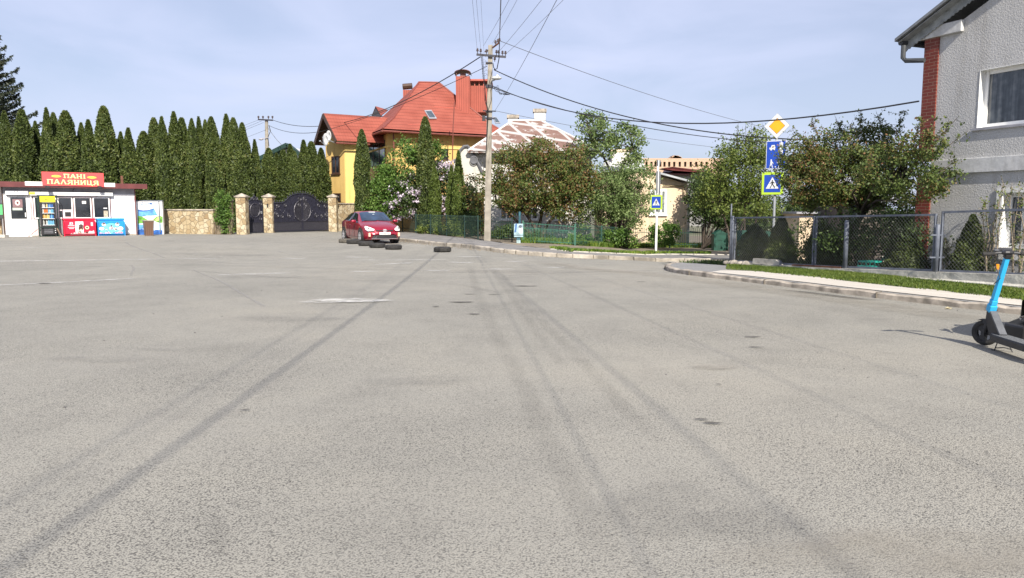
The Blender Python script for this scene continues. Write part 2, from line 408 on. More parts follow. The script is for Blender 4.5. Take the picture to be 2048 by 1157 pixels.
YELLOWB = stucco('sunlit_and_trim_yellow', (.66, .50, .17), (.70, .54, .20), 40, .2, .01)  # sunlight on the wing side put into a paler yellow; cornice shares it
CREAM = stucco('cream_render', (.66, .52, .37), (.72, .58, .42), 30, .3, .01)
WHITEW = stucco('old_white_render', (.55, .53, .50), (.66, .64, .60), 20, .4, .01)
def plinth_mat():
    m, nt, b = nodes('stained_concrete')
    co = coord(nt); n = tex(nt, 'ShaderNodeTexNoise', 1.4, co, Detail=8.0, Roughness=.68, Distortion=.8); n2 = tex(nt, 'ShaderNodeTexNoise', 25, co, Detail=4.0)
    col = ramp(nt, n.outputs['Fac'], [(.34, (.21, .20, .175)), (.43, (.38, .365, .32)), (.55, (.54, .52, .46)), (.75, (.62, .60, .53))])
    col = mixc(nt, 1.0, col, ramp(nt, n2.outputs['Fac'], [(.3, (.85,) * 3), (.7, (1.1,) * 3)]), 'MULTIPLY')
    nt.links.new(col, b.inputs['Base Color']); b.inputs['Roughness'].default_value = .9
    bump(nt, b, math_(nt, 'ADD', n.outputs['Fac'], math_(nt, 'MULTIPLY', n2.outputs['Fac'], .3)), .8, .03)
    return m
PLINTH = plinth_mat()
CONC = M('kerb_concrete', (.40, .375, .33), .9, .25, 5, bs=.5)
CONCD = M('weathered_kerb', (.33, .29, .24), .9, .4, 4, bs=.8)
POLEC = M('pole_concrete', (.27, .245, .205), .9, .2, 3, bs=.4)
SOIL = M('garden_soil', (.13, .105, .075), .95, .35, 2, bs=.6)
PATHM = M('pavement_asphalt', (.20, .19, .18), .9, .25, 1.5, bs=.4)
TILEP = brick_mat('pale_paving_tile', (.56, .52, .46), (.50, .465, .41), (.34, .31, .27), .4, .4, .01, .85)
def pave_mat():
    m, nt, b = nodes('grey_paving_brick')
    co = coord(nt); br = nt.nodes.new('ShaderNodeTexBrick'); nt.links.new(coord(nt, rot=(0, 0, R(25))), br.inputs['Vector'])
    br.inputs['Color1'].default_value = (.27, .265, .26, 1); br.inputs['Color2'].default_value = (.22, .22, .215, 1); br.inputs['Mortar'].default_value = (.13, .125, .12, 1)
    br.inputs['Scale'].default_value = 1; br.inputs['Brick Width'].default_value = .2; br.inputs['Row Height'].default_value = .1; br.inputs['Mortar Size'].default_value = .008
    nt.links.new(br.outputs['Color'], b.inputs['Base Color']); b.inputs['Roughness'].default_value = .9
    return m
PAVE = pave_mat()
GRASSG = M('grass_soil', (.10, .12, .04), .95, .4, 4, bs=.5)
MAROON = M('maroon_sheet', (.13, .035, .035), .45, .15, 3)
WHITE = M('white_plastic', (.78, .78, .77), .4, .03, 2)
WHITEP = M('white_paint', (.74, .74, .72), .5, .08, 5)
GREYW = M('grey_panel', (.30, .30, .33), .6, .15, 3)
BLACK = M('black_plastic', (.02, .02, .022), .45, .2, 8)
BLACKR = M('tyre_rubber', (.028, .027, .026), .85, .35, 14, bs=.4)
BLACKM = M('black_metal', (.022, .022, .035), .45, .3, 9)
IRONL = M('worn_iron_scroll', (.075, .072, .085), .45, .4, 12, metal=.3)
DGREEN = M('dark_green_paint', (.005, .028, .02), .45, .25, 4)
GREENF = M('green_fence_paint', (.009, .058, .04), .5, .25, 4)
GREENL = M('light_green_fence_paint', (.035, .13, .09), .55, .25, 5)
GLASSD = M('dark_window_glass', (.018, .022, .028), .06, .5, 1.5, spec=.9)
BROWNF = M('brown_window_frame', (.06, .03, .018), .5, .1)
STEELG = M('grey_blue_steel', (.12, .135, .17), .5, .2, 6)
GALV = M('galvanised_steel', (.38, .40, .42), .45, .12, 3, metal=.5)
RUST = M('rusty_steel', (.12, .05, .03), .85, .35, 8)
# ================================================================== ground
def grid_sheet(name, xs, ys, zf, m, kind='structure'):
    X, Y = np.meshgrid(xs, ys); V = np.stack([X.ravel(), Y.ravel(), np.array([zf(x, y) for x, y in zip(X.ravel(), Y.ravel())])], 1)
    nx = len(xs); i, j = np.meshgrid(np.arange(nx - 1), np.arange(len(ys) - 1)); b = (j * nx + i).ravel()
    Fq = np.stack([b, b + 1, b + 1 + nx, b + nx], 1)
    o = MB().arr(V, Fq).build(name, m, smooth=True); o['kind'] = kind
    return o
far = [60, 90, 150, 300, 700, 1800]
gx = [-v for v in far[::-1]] + list(np.arange(-45, 41, 1.0)) + far
gy = [-v for v in far[::-1]] + list(np.arange(-30, 65, 1.0)) + [75] + far[1:]
gx = sorted(set(gx)); gy = sorted(set(gy))
grid_sheet('ground', gx, gy, lambda x, y: ter(x, y) - .06, M('dry_ground', (.12, .12, .07), .95, .4, .3))
grid_sheet('road', np.arange(-42, 32.1, .5), np.arange(-14, 62.1, .5), ter, ASPH)

def resample(P, step):
    out = [Vector(P[0])]
    for a, b in zip(P[:-1], P[1:]):
        a = Vector(a); b = Vector(b); n = max(1, int((b - a).length / step))
        for i in range(1, n + 1): out.append(a.lerp(b, i / n))
    return out
def smooth_line(P, it=2):
    P = [Vector(p) for p in P]
    for _ in range(it):
        Q = [P[0]]
        for a, b in zip(P[:-1], P[1:]): Q += [a.lerp(b, .25), a.lerp(b, .75)]
        Q.append(P[-1]); P = Q
    return P
def strip(name, La, Lb, dz, m, n=8, top=None):      # sheet between two ground lines
    k = 60
    def rs(Lp):
        Lp = [Vector(p) for p in Lp]; d = [0]
        for a, b in zip(Lp[:-1], Lp[1:]): d.append(d[-1] + (b - a).length)
        t = np.linspace(0, d[-1], k); return np.stack([np.interp(t, d, [p[i] for p in Lp]) for i in range(3)], 1)
    a = rs(La); b = rs(Lb); V = []
    for j in range(n + 1):
        q = a + (b - a) * j / n
        for p in q: V.append((p[0], p[1], ter(p[0], p[1]) + dz))
    Fq = [(j * k + i, j * k + i + 1, (j + 1) * k + i + 1, (j + 1) * k + i) for j in range(n) for i in range(k - 1)]
    o = MB().add(V, Fq).build(name, m, smooth=True); o['kind'] = 'structure'; return o
def kerb(line, w, h, m, back=1, label=None, seglen=1.0, jit=.015, seed=1):
    P = resample(smooth_line(line), .25); mb = MB(); rnd = random.Random(seed); n = len(P)
    prof = [(0, -.1), (0, h * .8), (.03, h), (w, h), (w, -.1)]; vs = []
    for i, p in enumerate(P):
        t = (P[min(i + 1, n - 1)] - P[max(i - 1, 0)]); t.z = 0; t.normalize(); sd = Vector((-t.y, t.x, 0)) * back
        q = rnd.uniform(-jit, jit)
        for (a, z) in prof:
            pp = p + sd * (a + q * .5); vs.append((pp.x, pp.y, ter(p.x, p.y) + z + (q if z > 0 else 0)))
    jm = MB()
    i = 3
    while i < n - 9:
        i += rnd.randint(5, 11); p = P[i]; t = (P[i + 1] - P[i - 1]); t.z = 0; t.normalize(); sd = Vector((-t.y, t.x, 0)) * back; z = ter(p.x, p.y); a = p - sd * .022; b = p + sd * (w * .96)
        jm.prism([(a.x - t.x * .008, a.y - t.y * .008, z + .002), (a.x + t.x * .008, a.y + t.y * .008, z + .002), (a.x + t.x * .008, a.y + t.y * .008, z + h * .98), (a.x - t.x * .008, a.y - t.y * .008, z + h * .98)], sd * .05)
        jm.prism([(a.x - t.x * .008, a.y - t.y * .008, z + h * .9), (a.x + t.x * .008, a.y + t.y * .008, z + h * .9), (b.x + t.x * .008, b.y + t.y * .008, z + h + .004), (b.x - t.x * .008, b.y - t.y * .008, z + h + .004)], (0, 0, .006))
    jo = jm.build('kerb_joint', M('joint_dirt', (.15, .13, .10), .95, .3, 12)); jo['kind'] = 'structure'
    k = len(prof)
    fs = [(i * k + j, i * k + j + 1, (i + 1) * k + j + 1, (i + 1) * k + j) for i in range(n - 1) for j in range(k - 1)] + [tuple(range(k)), tuple((n - 1) * k + j for j in range(k))]
    o = mb.add(vs, fs).build('kerb', m); o['kind'] = 'structure'; return o
def ribbon(name, P, w, m, dz=.004, cols=5, fade=.6, smooth=2):
    P = resample(smooth_line([Vector((p[0], p[1], 0)) for p in P], smooth), .25); n = len(P); vs = []; ed = []
    ww = w if hasattr(w, '__len__') else (w, w)
    d = [0]
    for a, b in zip(P[:-1], P[1:]): d.append(d[-1] + (b - a).length)
    for i, p in enumerate(P):
        t = (P[min(i + 1, n - 1)] - P[max(i - 1, 0)]).normalized(); s = Vector((-t.y, t.x, 0)); f = d[i] / d[-1]; wi = ww[0] + (ww[1] - ww[0]) * f
        e = min(1, d[i] / fade, (d[-1] - d[i]) / fade) if fade else 1
        for c in range(cols):
            u = c / (cols - 1) * 2 - 1; q = p + s * u * wi / 2; vs.append((q.x, q.y, ter(q.x, q.y) + dz)); ed.append(max(0, (1 - u * u)) ** .7 * e)
    fs = [(i * cols + c, i * cols + c + 1, (i + 1) * cols + c + 1, (i + 1) * cols + c) for i in range(n - 1) for c in range(cols - 1)]
    o = MB().add(vs, fs).build(name, m); at = o.data.attributes.new('edge', 'FLOAT', 'POINT'); at.data.foreach_set('value', ed)
    o['kind'] = 'structure'; return o
def blob(name, px, py, rx, ry, m, dz=.006, seed=0, rot=0):
    """irregular flat stain on the ground, centre and radii in metres"""
    c = G(px, py); rnd = random.Random(seed); K = 28; rings = 6; ph = [rnd.uniform(0, 6.28) for _ in range(4)]
    vs = [(c.x, c.y, ter(c.x, c.y) + dz)]; ed = [1]
    for r in range(1, rings + 1):
        for k in range(K):
            a = 2 * math.pi * k / K; q = 1 + .16 * math.sin(2 * a + ph[0]) + .12 * math.sin(3 * a + ph[1]) + .07 * math.sin(5 * a + ph[2])
            x = rx * q * math.cos(a) * r / rings; y = ry * q * math.sin(a) * r / rings
            x, y = x * math.cos(rot) - y * math.sin(rot), x * math.sin(rot) + y * math.cos(rot)
            vs.append((c.x + x, c.y + y, ter(c.x + x, c.y + y) + dz)); ed.append(min(1, 1.7 * (1 - (r / rings) ** 2)))
    fs = [(0, 1 + k, 1 + (k + 1) % K) for k in range(K)]
    fs += [(1 + (r - 1) * K + k, 1 + r * K + k, 1 + r * K + (k + 1) % K, 1 + (r - 1) * K + (k + 1) % K) for r in range(1, rings) for k in range(K)]
    o = MB().add(vs, fs).build(name, m); at = o.data.attributes.new('edge', 'FLOAT', 'POINT'); at.data.foreach_set('value', ed)
    o['kind'] = 'structure'; return o
def GP(*pp): return [G(x, y) for x, y in pp]

# painted dashes and long lines
for (a, b, c, d) in [(684, 515, 747, 515), (913, 514, 966, 514), (747, 530, 829, 526), (894, 525, 949, 526), (1007, 524, 1058, 523), (696, 544, 759, 543),
                     (843, 542, 906, 541), (972, 539, 1027, 538.6), (1089, 536, 1138, 534.5), (434, 550.6, 584, 546.5), (560, 517.4, 617, 517.4)]:
    ribbon('lane_dash', GP((a, b), (c, d)), .38, ST_PAINT, .005, 5, .15)
for pts in [[(-60, 574), (110, 566), (284, 556.7)], [(-60, 524), (180, 521), (335, 518.8)], [(337, 518), (441, 517.4)], [(30, 497), (95, 496)], [(700, 521), (900, 520)]]:
    ribbon('road_line', GP(*pts), .26, ST_PAINT, .005, 5, .4)
for pts in [[(401, 523), (450, 526), (470, 529), (516, 528)], [(250, 485), (268, 495), (310, 508), (330, 517)], [(262, 531), (268, 537), (263, 546), (262, 553)], [(385, 540), (408, 550), (440, 562), (500, 598), (530, 615)],
            [(556, 503), (575, 509), (608, 512)], [(1330, 541), (1150, 545), (1000, 553)]]:
    ribbon('road_crack', GP(*pts), .10, ST_CRACK, .006, 3, .3)
for i in range(5):
    a = G(806 + i * 15, 492 - i * .3); ribbon('parking_hatch_line', [a, a + Vector((1.0, .9, 0))], .3, ST_PAINT, .005, 3, .1)
# tyre marks
ribbon('tyre_mark', GP((940, 535), (960, 600), (985, 660), (1030, 740), (1065, 810), (1090, 880), (1130, 950), (1170, 1030), (1240, 1160)), .24, ST_SOFT, .008)
ribbon('tyre_mark', GP((1000, 545), (1060, 620), (1120, 680), (1180, 740), (1250, 820), (1330, 900)), .2, ST_SOFT, .009)
ribbon('tyre_mark', GP((985, 540), (1035, 610), (1085, 680), (1130, 740)), .18, ST_SOFT, .0095)
ribbon('tyre_mark', GP((360, 540), (600, 560), (900, 565), (1010, 590)), .25, ST_SOFT, .0110)
ribbon('tyre_mark', GP((-40, 545), (200, 533), (420, 530), (700, 540), (1000, 543)), .4, ST_SOFT, .0115)
ribbon('tyre_mark', GP((380, 975), (430, 1040), (450, 1110), (450, 1160)), .12, ST_SOFT, .0125)
# stains
blob('road_stain', 924, 606, .22, .10, ST_DARK, .014, 1)
for i, (x, y, a, b) in enumerate([(940, 590, .12, .05), (990, 590.5, .14, .05), (948, 630, .12, .05), (872, 615, .08, .05), (1052, 573.5, .25, .08), (1506, 676, .11, .045), (1512, 697, .10, .03), (1404, 843, .07, .02), (1425, 850, .08, .03),
                                  (1437, 772, .03, .02), (125, 646, .28, .09), (90, 568, .15, .1), (200, 575, .6, .1), (1283, 565, .12, .05), (1600, 585, .5, .1), (1500, 598, .5, .08), (1530, 604, .4, .06), (1750, 640, .4, .08), (490, 824, .05, .02)]):
    blob('road_stain', x, y, a, b, ST_DARK if a < .27 else ST_PATCH, .0145 + i * .0001, i + 3)
for i, (x, y, a, b) in enumerate([(200, 722, .62, .22), (575, 640, .9, .35), (330, 702, .5, .1), (840, 765, .6, .25), (1390, 1030, .6, .5), (430, 510, 2.0, .8), (1030, 545, 2.5, .5), (530, 555, 1.2, .5)]):
    blob('tar_patch', x, y, a, b, ST_PATCH, .017 + i * .0001, i + 40)
blob('powder_patch', 676, 603, .42, .16, ST_WHITE, .019, 77)
blob('powder_patch', 690, 603.5, .75, .42, ST_PAINT, .0192, 79)
blob('powder_patch', 1432, 737, .35, .12, ST_DUST, .019, 78)
ribbon('sand_drift', GP((1080, 524), (1180, 540), (1300, 548), (1500, 575), (1700, 604), (1900, 634), (2060, 655)), 1.1, ST_DUST, .0195, 5, 1.5)
blob('sand_drift', 1900, 1115, 1.0, .35, ST_DUST, .0197, 80)
ribbon('gutter_water_stain', GP((1548, 581), (1590, 584), (1650, 591), (1720, 600), (1775, 603)), .17, stain_mat('gutter_damp', (.05, .047, .042), .75, 2.5, .2, .45), .0198, 5, .5)

# left-back pavement + kerb, and the verge in front of the second house
KL = smooth_line(GP((790, 482), (830, 486), (870, 491), (930, 496), (988, 504.5), (1050, 510.5), (1100, 514), (1150, 517), (1250, 520.5), (1350, 523.5), (1420, 524)) + [Vector((19, 31.5, ter(19, 31.5))), Vector((30, 31, -.6))])
kerb(KL, .16, .14, M('aged_kerb', (.33, .295, .245), .9, .45, 1.3, bs=.6), 1, seed=3, jit=.012)
FB = GP((760, 463), (805, 468), (861, 473.5), (929, 482), (956, 485.5), (1000, 489), (1040, 491.5), (1180, 498), (1310, 500), (1450, 501)) + [Vector((22, 37.8, 0)), Vector((30, 38, 0))]
# middle line between pavement and verge
KI = [p + Vector((0, .16, 0)) for p in KL]
i9 = 6
PV = GP((1015, 497), (1060, 501), (1100, 506), (1140, 511), (1200, 513), (1300, 515), (1420, 516)) + [Vector((19, 33.4, 0)), Vector((30, 33, 0))]
def dense(Lp, step=.5): return resample(Lp, step)
start = [FB[1], FB[2], FB[3], FB[4]]
strip('pavement', KI, [FB[0]] + start + PV, .13, PATHM, 10)
strip('verge_soil', PV, FB[5:], .125, M('verge_earth', (.20, .165, .12), .95, .35, 2.5, bs=.6), 8)
kerb(PV[2:], .1, .17, CONC, 1, seed=8, jit=.004)
# garden behind the fences
strip('garden_ground', FB, [Vector((-9, 58, 0)), Vector((0, 62, 0)), Vector((31, 62, 0))], .10, SOIL, 14)

# right corner pavement
KR = GP((1440, 526), (1380, 528), (1335, 533), (1328, 540), (1345, 546), (1400, 554), (1480, 563), (1560, 573), (1700, 590.5), (1850, 608), (2048, 631))
d = (KR[-1] - KR[-2]).normalized()
KR += [KR[-1] + d * 6, KR[-1] + d * 18]
kerb(KR, .14, .11, CONCD, 1, seed=5, jit=.02)
P0 = Vector((9.83, 14.4, 0)); P1 = Vector((7.15, 21.2, 0)); FD = (P1 - P0).normalized(); FN = Vector((FD.y, -FD.x, 0))   # FN points into the garden
def FL(t, n=0): p = P0 + FD * t + FN * n; return p
def FX(px, n=0):        # parameter along the fence line at image column px
    a = (px - 1024) / F; c = math.cos(PITCH)
    # solve x/y' with depth approx (vertical columns nearly straight): iterate with z=.8
    t = 0
    for _ in range(30):
        p = FL(t, n); dep = p.y * c - (.8 - CZ) * math.sin(PITCH)
        e = p.x - a * dep; t -= e / (FD.x - a * FD.y * c)
    return t
KRI = [p for p in smooth_line(KR)]
kin = []
for i, p in enumerate(KRI):
    t = KRI[min(i + 1, len(KRI) - 1)] - KRI[max(i - 1, 0)]; t.normalize(); kin.append(p + Vector((-t.y, t.x, 0)) * .14)
strip('corner_pavement', kin, [FL(12.5, 0.0), FL(10, 0), FL(8.8, 0), FL(8.0, 0), FL(4, 0), FL(0, 0), FL(-5, 0), FL(-17, 0)], .100, PAVE, 10)
# pale tile path and grass strip
kt = [k for k in kin if k.y < 22.3]
ka = GP((1400, 554), (1480, 563), (1560, 573), (1700, 590.5), (1850, 608), (2048, 631)); ka = [p + Vector((.3, .12, 0)) for p in ka]; ka.append(ka[-1] + d * 14)
kb = GP((1452, 548), (1530, 553), (1640, 565), (1760, 579), (1900, 595), (2048, 613)); kb.append(kb[-1] + d * 14)
strip('tile_path', ka, kb, .112, TILEP, 4)
gl = strip('grass_verge_soil', kb, [FL(8.6, -.0), FL(7, 0), FL(4, 0), FL(0, 0), FL(-14, 0)], .116, GRASSG, 6)
strip('house_garden', [FL(13, .14), FL(9, .14), FL(0, .14), FL(-14, .14)], [FL(13, 13), FL(9, 13), FL(0, 13), FL(-14, 13)], .06, SOIL, 12)

def grass(name, label, lineA, lineB, n, h, m, seed, dz=.11, wid=.012, cat='grass', dens=None, clump=0):
    rnd = np.random.default_rng(seed)
    def rs(Lp, u):
        d = [0]
        for a, b in zip(Lp[:-1], Lp[1:]): d.append(d[-1] + (Vector(b) - Vector(a)).length)
        d = np.array(d) / d[-1]; return np.stack([np.interp(u, d, [p[i] for p in Lp]) for i in range(2)], 1)
    u = rnd.random(n); v = rnd.random(n)
    if clump:
        cu = rnd.random(clump); cv = rnd.random(clump) ; k = rnd.integers(0, clump, n); sel = rnd.random(n) < .8
        u = np.where(sel, np.clip(cu[k] + rnd.normal(0, .012, n), 0, 1), u); v = np.where(sel, np.clip(cv[k] + rnd.normal(0, .12, n), -.08, 1), v)
    a = rs(lineA, u); b = rs(lineB, u); p = a + (b - a) * v[:, None]
    z = np.array([ter(x, y) for x, y in p]) + dz
    th = rnd.random(n) * 6.283; hh = h * (.4 + .8 * rnd.random(n)); ln = hh * (rnd.random(n) * .9)
    dx = np.cos(th); dy = np.sin(th); th2 = rnd.random(n) * 6.283; w = wid * (.6 + .8 * rnd.random(n))
    V = np.empty((n, 4, 3)); bx = np.cos(th2) * w; by = np.sin(th2) * w
    V[:, 0] = np.stack([p[:, 0] - bx, p[:, 1] - by, z], 1); V[:, 1] = np.stack([p[:, 0] + bx, p[:, 1] + by, z], 1)
    V[:, 2] = np.stack([p[:, 0] + bx * .6 + dx * ln * .5, p[:, 1] + by * .6 + dy * ln * .5, z + hh * .65], 1)
    V[:, 3] = np.stack([p[:, 0] + dx * ln, p[:, 1] + dy * ln, z + hh], 1)
    o = MB().arr(V.reshape(-1, 3), np.arange(n * 4).reshape(n, 4)).build(name, m)
    return tag(o, label, cat, kind='stuff')
grass('grass_strip', 'short bright green grass strip between pale path and concrete plinth', kb, [FL(8.9, -.02), FL(7, -.02), FL(4, -.02), FL(0, -.02), FL(-6, -.02)], 60000, .06, GRASSM, 1, clump=260)
grass('verge_weeds', 'patchy low weeds and dandelion leaves on the verge before the green fence', [p + Vector((0, .12, 0)) for p in PV[2:-2]], [p + Vector((.2, .8, 0)) for p in PV[2:-2]], 9000, .15, WEED, 2, .12, .035, 'weeds', clump=34)
grass('fence_foot_grass', 'thin grass along the foot of the light green fence', [FB[6], FB[7], FB[8], FB[9]], [p + Vector((0, 1.2, 0)) for p in FB[6:10]], 15000, .26, WEED, 5, .10, .03, 'grass')
grass('garden_grass', 'green ground cover inside the garden behind the chain link fence', [FL(12, .3), FL(-3, .3)], [FL(12, 6), FL(-3, 6)], 16000, .16, LF_DARK, 6, .06, .03, 'ground cover')
def litter():
    rnd = random.Random(3); mb = MB()
    pts = GP((790, 483), (870, 492), (988, 505.5), (1100, 516), (1250, 522)); P = resample(smooth_line(pts), .1)
    for p in P:
        for _ in range(3):
            x = p.x + rnd.gauss(0, .12); y = p.y - .12 + rnd.gauss(0, .08); a = rnd.random() * 6.28; s = rnd.uniform(.012, .04); z = ter(x, y) + .012
            mb.poly([(x + s * math.cos(a + k), y + s * math.sin(a + k), z + rnd.uniform(0, .01)) for k in (0, 1.6, 3.1, 4.7)])
    return tag(mb.build('leaf_litter', M('dry_leaf', (.30, .22, .12), .9, .5, 20)), 'dry leaf litter gathered along the foot of the far kerb', 'leaf litter', kind='stuff')
litter()
q = G(1896, 619); mb = MB(); mb.poly([(q.x - .06, q.y, q.z + .01), (q.x, q.y - .03, q.z + .03), (q.x + .07, q.y, q.z + .012), (q.x + .01, q.y + .04, q.z + .035)])
mb.poly([(q.x - .02, q.y - .01, q.z + .008), (q.x + .03, q.y - .05, q.z + .015), (q.x + .05, q.y - .01, q.z + .03)])
tag(mb.build('dry_leaf', M('fallen_leaf', (.38, .33, .20), .9, .3, 20)), 'single pale fallen leaf lying on the road near the right kerb', 'leaf')
def pebbles():
    rnd = random.Random(9); mb = MB()
    for i in range(2600):
        t = rnd.random()
        if i % 4 == 0:
            k = int(rnd.random() * (len(KRI) - 2)); p = KRI[k].lerp(KRI[k + 1], rnd.random()) - Vector((.1, .3, 0)) + Vector((rnd.gauss(0, .15), rnd.gauss(0, .2), 0))
        else: p = Vector((rnd.uniform(-12, 9), 2.2 + rnd.random() ** 1.6 * 24, 0))
        s = rnd.uniform(.003, .009) * (1 + (i % 29 == 0)); a = rnd.random() * 3; z = ter(p.x, p.y)
        mb.add([(p.x + s * math.cos(a + k * 1.57), p.y + s * math.sin(a + k * 1.57), z + .002) for k in range(4)] + [(p.x, p.y, z + s)], [(0, 1, 4), (1, 2, 4), (2, 3, 4), (3, 0, 4)])
    return tag(mb.build('road_grit', M('grit', (.12, .115, .11), .9, .6, 30)), 'loose grit and tiny stones scattered over the asphalt', 'grit', kind='stuff')
pebbles()

# ================================================================== vegetation builders
def leafquads(P, size, rnd, up_bias=0, aspect=.6, out=None):
    n = len(P); s = size * (.6 + .8 * rnd.random(n))
    a = rnd.normal(size=(n, 3)); a[:, 2] += up_bias
    if out is not None: a += out
    a /= np.linalg.norm(a, axis=1)[:, None] + 1e-9
    c = rnd.normal(size=(n, 3)); b = np.cross(a, c); b /= np.linalg.norm(b, axis=1)[:, None] + 1e-9
    V = np.empty((n, 4, 3)); A_ = a * s[:, None] * .5; B_ = b * s[:, None] * .5 * aspect
    V[:, 0] = P - A_; V[:, 1] = P + B_; V[:, 2] = P + A_; V[:, 3] = P - B_
    return V.reshape(-1, 3), np.arange(n * 4).reshape(n, 4)
def mesh_from(mb, name, m):
    me = mb.mesh(name); me.materials.append(m); return me
THUJA = []
def thuja_mesh(seed, H=7.5, rad=.62, n=11000, size=.17, taper=.34, m=LF_THUJA, foot=.92, pw=.78):
    rnd = np.random.default_rng(seed); mb = MB()
    h = rnd.random(n) ** .95; th = rnd.random(n) * 2 * np.pi
    ph = rnd.random(6) * 6.28
    def prof(h):
        top = np.clip((1 - h) / taper, 0, 1) ** pw
        return rad * top * (foot + (1 - foot) * np.clip(h * 3, 0, 1)) 
    bump = 1 + .07 * np.sin(3 * th + 9 * h + ph[0]) + .08 * np.sin(5 * th - 17 * h + ph[1]) + .06 * np.sin(2 * th + 31 * h + ph[2])
    r = prof(h) * bump * (1 - .28 * rnd.random(n) ** 2.2) + .02
    P = np.stack([r * np.cos(th), r * np.sin(th), h * H + .05], 1)
    out = np.stack([np.cos(th) * .7, np.sin(th) * .7, np.full(n, .9)], 1)
    V, Q = leafquads(P, size, rnd, .3, .5, out); mb.arr(V, Q)
    # inner branches mass
    seg = 14; hs = np.linspace(0, .985, 16); vs = []
    for hh in hs:
        for k in range(seg):
            a = 2 * np.pi * k / seg; rr = float(prof(np.array([hh]))[0]) * .80; vs.append((rr * math.cos(a), rr * math.sin(a), hh * H))
    mb.add(vs, [(i * seg + k, i * seg + (k + 1) % seg, (i + 1) * seg + (k + 1) % seg, (i + 1) * seg + k) for i in range(15) for k in range(seg)])
    return mesh_from(mb, 'crown', m)
trunk_me = mesh_from(MB().tube([(0, 0, -.1), (0.01, 0, 1.2), (0, 0.02, 4.5)], [.09, .07, .02], 7), 'trunk', BARK)
for s, tp, pw in ((1, .34, .55), (2, .45, .75), (3, .3, .6), (4, .5, .8), (5, .38, .7)): THUJA.append(thuja_mesh(s, taper=tp, pw=pw))
THL = [thuja_mesh(11, 3.6, .34, 5200, .10, .6, LF_THUJA_L), thuja_mesh(12, 3.6, .34, 5200, .10, .5, LF_THUJA_L)]
THC = [thuja_mesh(21, 1.4, .42, 7000, .055, .85, LF_THUJA, 1.0), thuja_mesh(22, 1.4, .46, 7000, .055, .6, LF_THUJA, .8)]
def put_thuja(name, meshes, idx, x, y, z, h, w, H0, R0, label, cat, group, rz, tr=True):
    root = thing(name, label, cat, (x, y, z), rz, group)
    c = bpy.data.objects.new('crown', meshes[idx % len(meshes)]); COL.objects.link(c); c.parent = root; c.scale = (w / R0, w / R0, h / H0)
    if tr:
        t = bpy.data.objects.new('trunk', trunk_me); COL.objects.link(t); t.parent = root; k = h / 7.5; t.scale = (k, k, k)
    return root
rt = random.Random(5)
HL = [(8, 225, 36, 43), (43, 222, 38, 43), (70, 245, 26, 44.5), (92, 218, 36, 43), (106, 228, 26, 44.2), (130, 224, 42, 43), (162, 248, 28, 44.2), (176, 242, 36, 43), (207, 215, 44, 43), (241, 266, 28, 44.2), (256, 258, 38, 43), (287, 265, 38, 43.5),
      (307, 238, 32, 44), (323, 236, 32, 43), (347, 226, 38, 43.5), (363, 238, 32, 44.2), (383, 240, 30, 43.5), (397, 236, 30, 44.3), (410, 242, 22, 45), (422, 236, 32, 44.5), (427, 264, 32, 43), (452, 231, 36, 44.3), (466, 238, 32, 43.6), (484, 248, 36, 44), (509, 281, 30, 45)]
ordn = ['first', 'second', 'third', 'fourth', 'fifth', 'sixth', 'seventh', 'eighth', 'ninth', 'tenth', 'eleventh', 'twelfth', 'thirteenth', 'fourteenth', 'fifteenth', 'sixteenth', 'seventeenth', 'eighteenth', 'nineteenth', 'twentieth', 'twenty-first', 'twenty-second', 'twenty-third', 'twenty-fourth', 'twenty-fifth']
for i, (px, py, w, Y) in enumerate(HL):
    p = A(px, py, Y); g = ter(p.x, p.y)
    where = 'behind the kiosk' if px < 270 else 'behind the stone wall'
    put_thuja('thuja_tree', THUJA, [1, 0, 4, 3, 2, 0, 4][i % 7], p.x, Y, g, p.z - g, w / F * Y / 2 * (.92 + .12 * rt.random()), 7.5, .62, '%s columnar thuja from the left in the tall hedge row, %s' % (ordn[i], where), 'thuja', 'tall thujas in the hedge row on the left', rt.random() * 6)
HR = [(537, 298, 28, 47), (553, 308, 26, 48), (566, 302, 26, 47.4), (580, 290, 28, 48.2), (588, 304, 22, 47.2), (607, 282, 32, 48), (622, 285, 28, 49), (642, 298, 32, 50.5)]
for i, (px, py, w, Y) in enumerate(HR):
    p = A(px, py, Y); g = ter(p.x, p.y)
    put_thuja('thuja_tree', THUJA, [2, 3, 0, 1][i % 4], p.x, Y, g, p.z - g, w / F * Y / 2 * 1.12, 7.5, .62, '%s thuja from the left behind the black double gate' % ordn[i], 'thuja', 'thujas behind the gates', rt.random() * 6)
for (px, py, w, Y, lab) in [(723, 261, 28, 45.5, 'wide dark thuja standing before the yellow house, right of its satellite dishes'), (850, 236, 33, 46, 'tall dark thuja in front of the roof window of the yellow house')]:
    p = A(px, py, Y); g = ter(p.x, p.y) + .1
    put_thuja('thuja_tree', THUJA, 0, p.x, Y, g, p.z - g, w / F * Y / 2 * 1.05, 7.5, .62, lab, 'thuja', None, rt.random() * 6)
for i, (px, py, w, Y, lab) in enumerate([(852, 340, 19, 46, 'slim light green thuja, leftmost of the four behind the dark green fence'), (869, 333, 22, 45, 'slim light green thuja, second from the left behind the dark green fence'),
                             (902, 334, 20, 42, 'slim light green thuja, third from the left behind the dark green fence'), (917, 305, 24, 41, 'tallest slim light green thuja behind the dark green fence near the concrete pole'), ]):
    p = A(px, py, Y); g = ter(p.x, p.y) + .1
    put_thuja('thuja_tree', THL, i, p.x, Y, g, p.z - g, w / F * Y / 2 * 1.1, 3.6, .34, lab, 'thuja', 'slim thujas behind the green fence', rt.random() * 6, False)
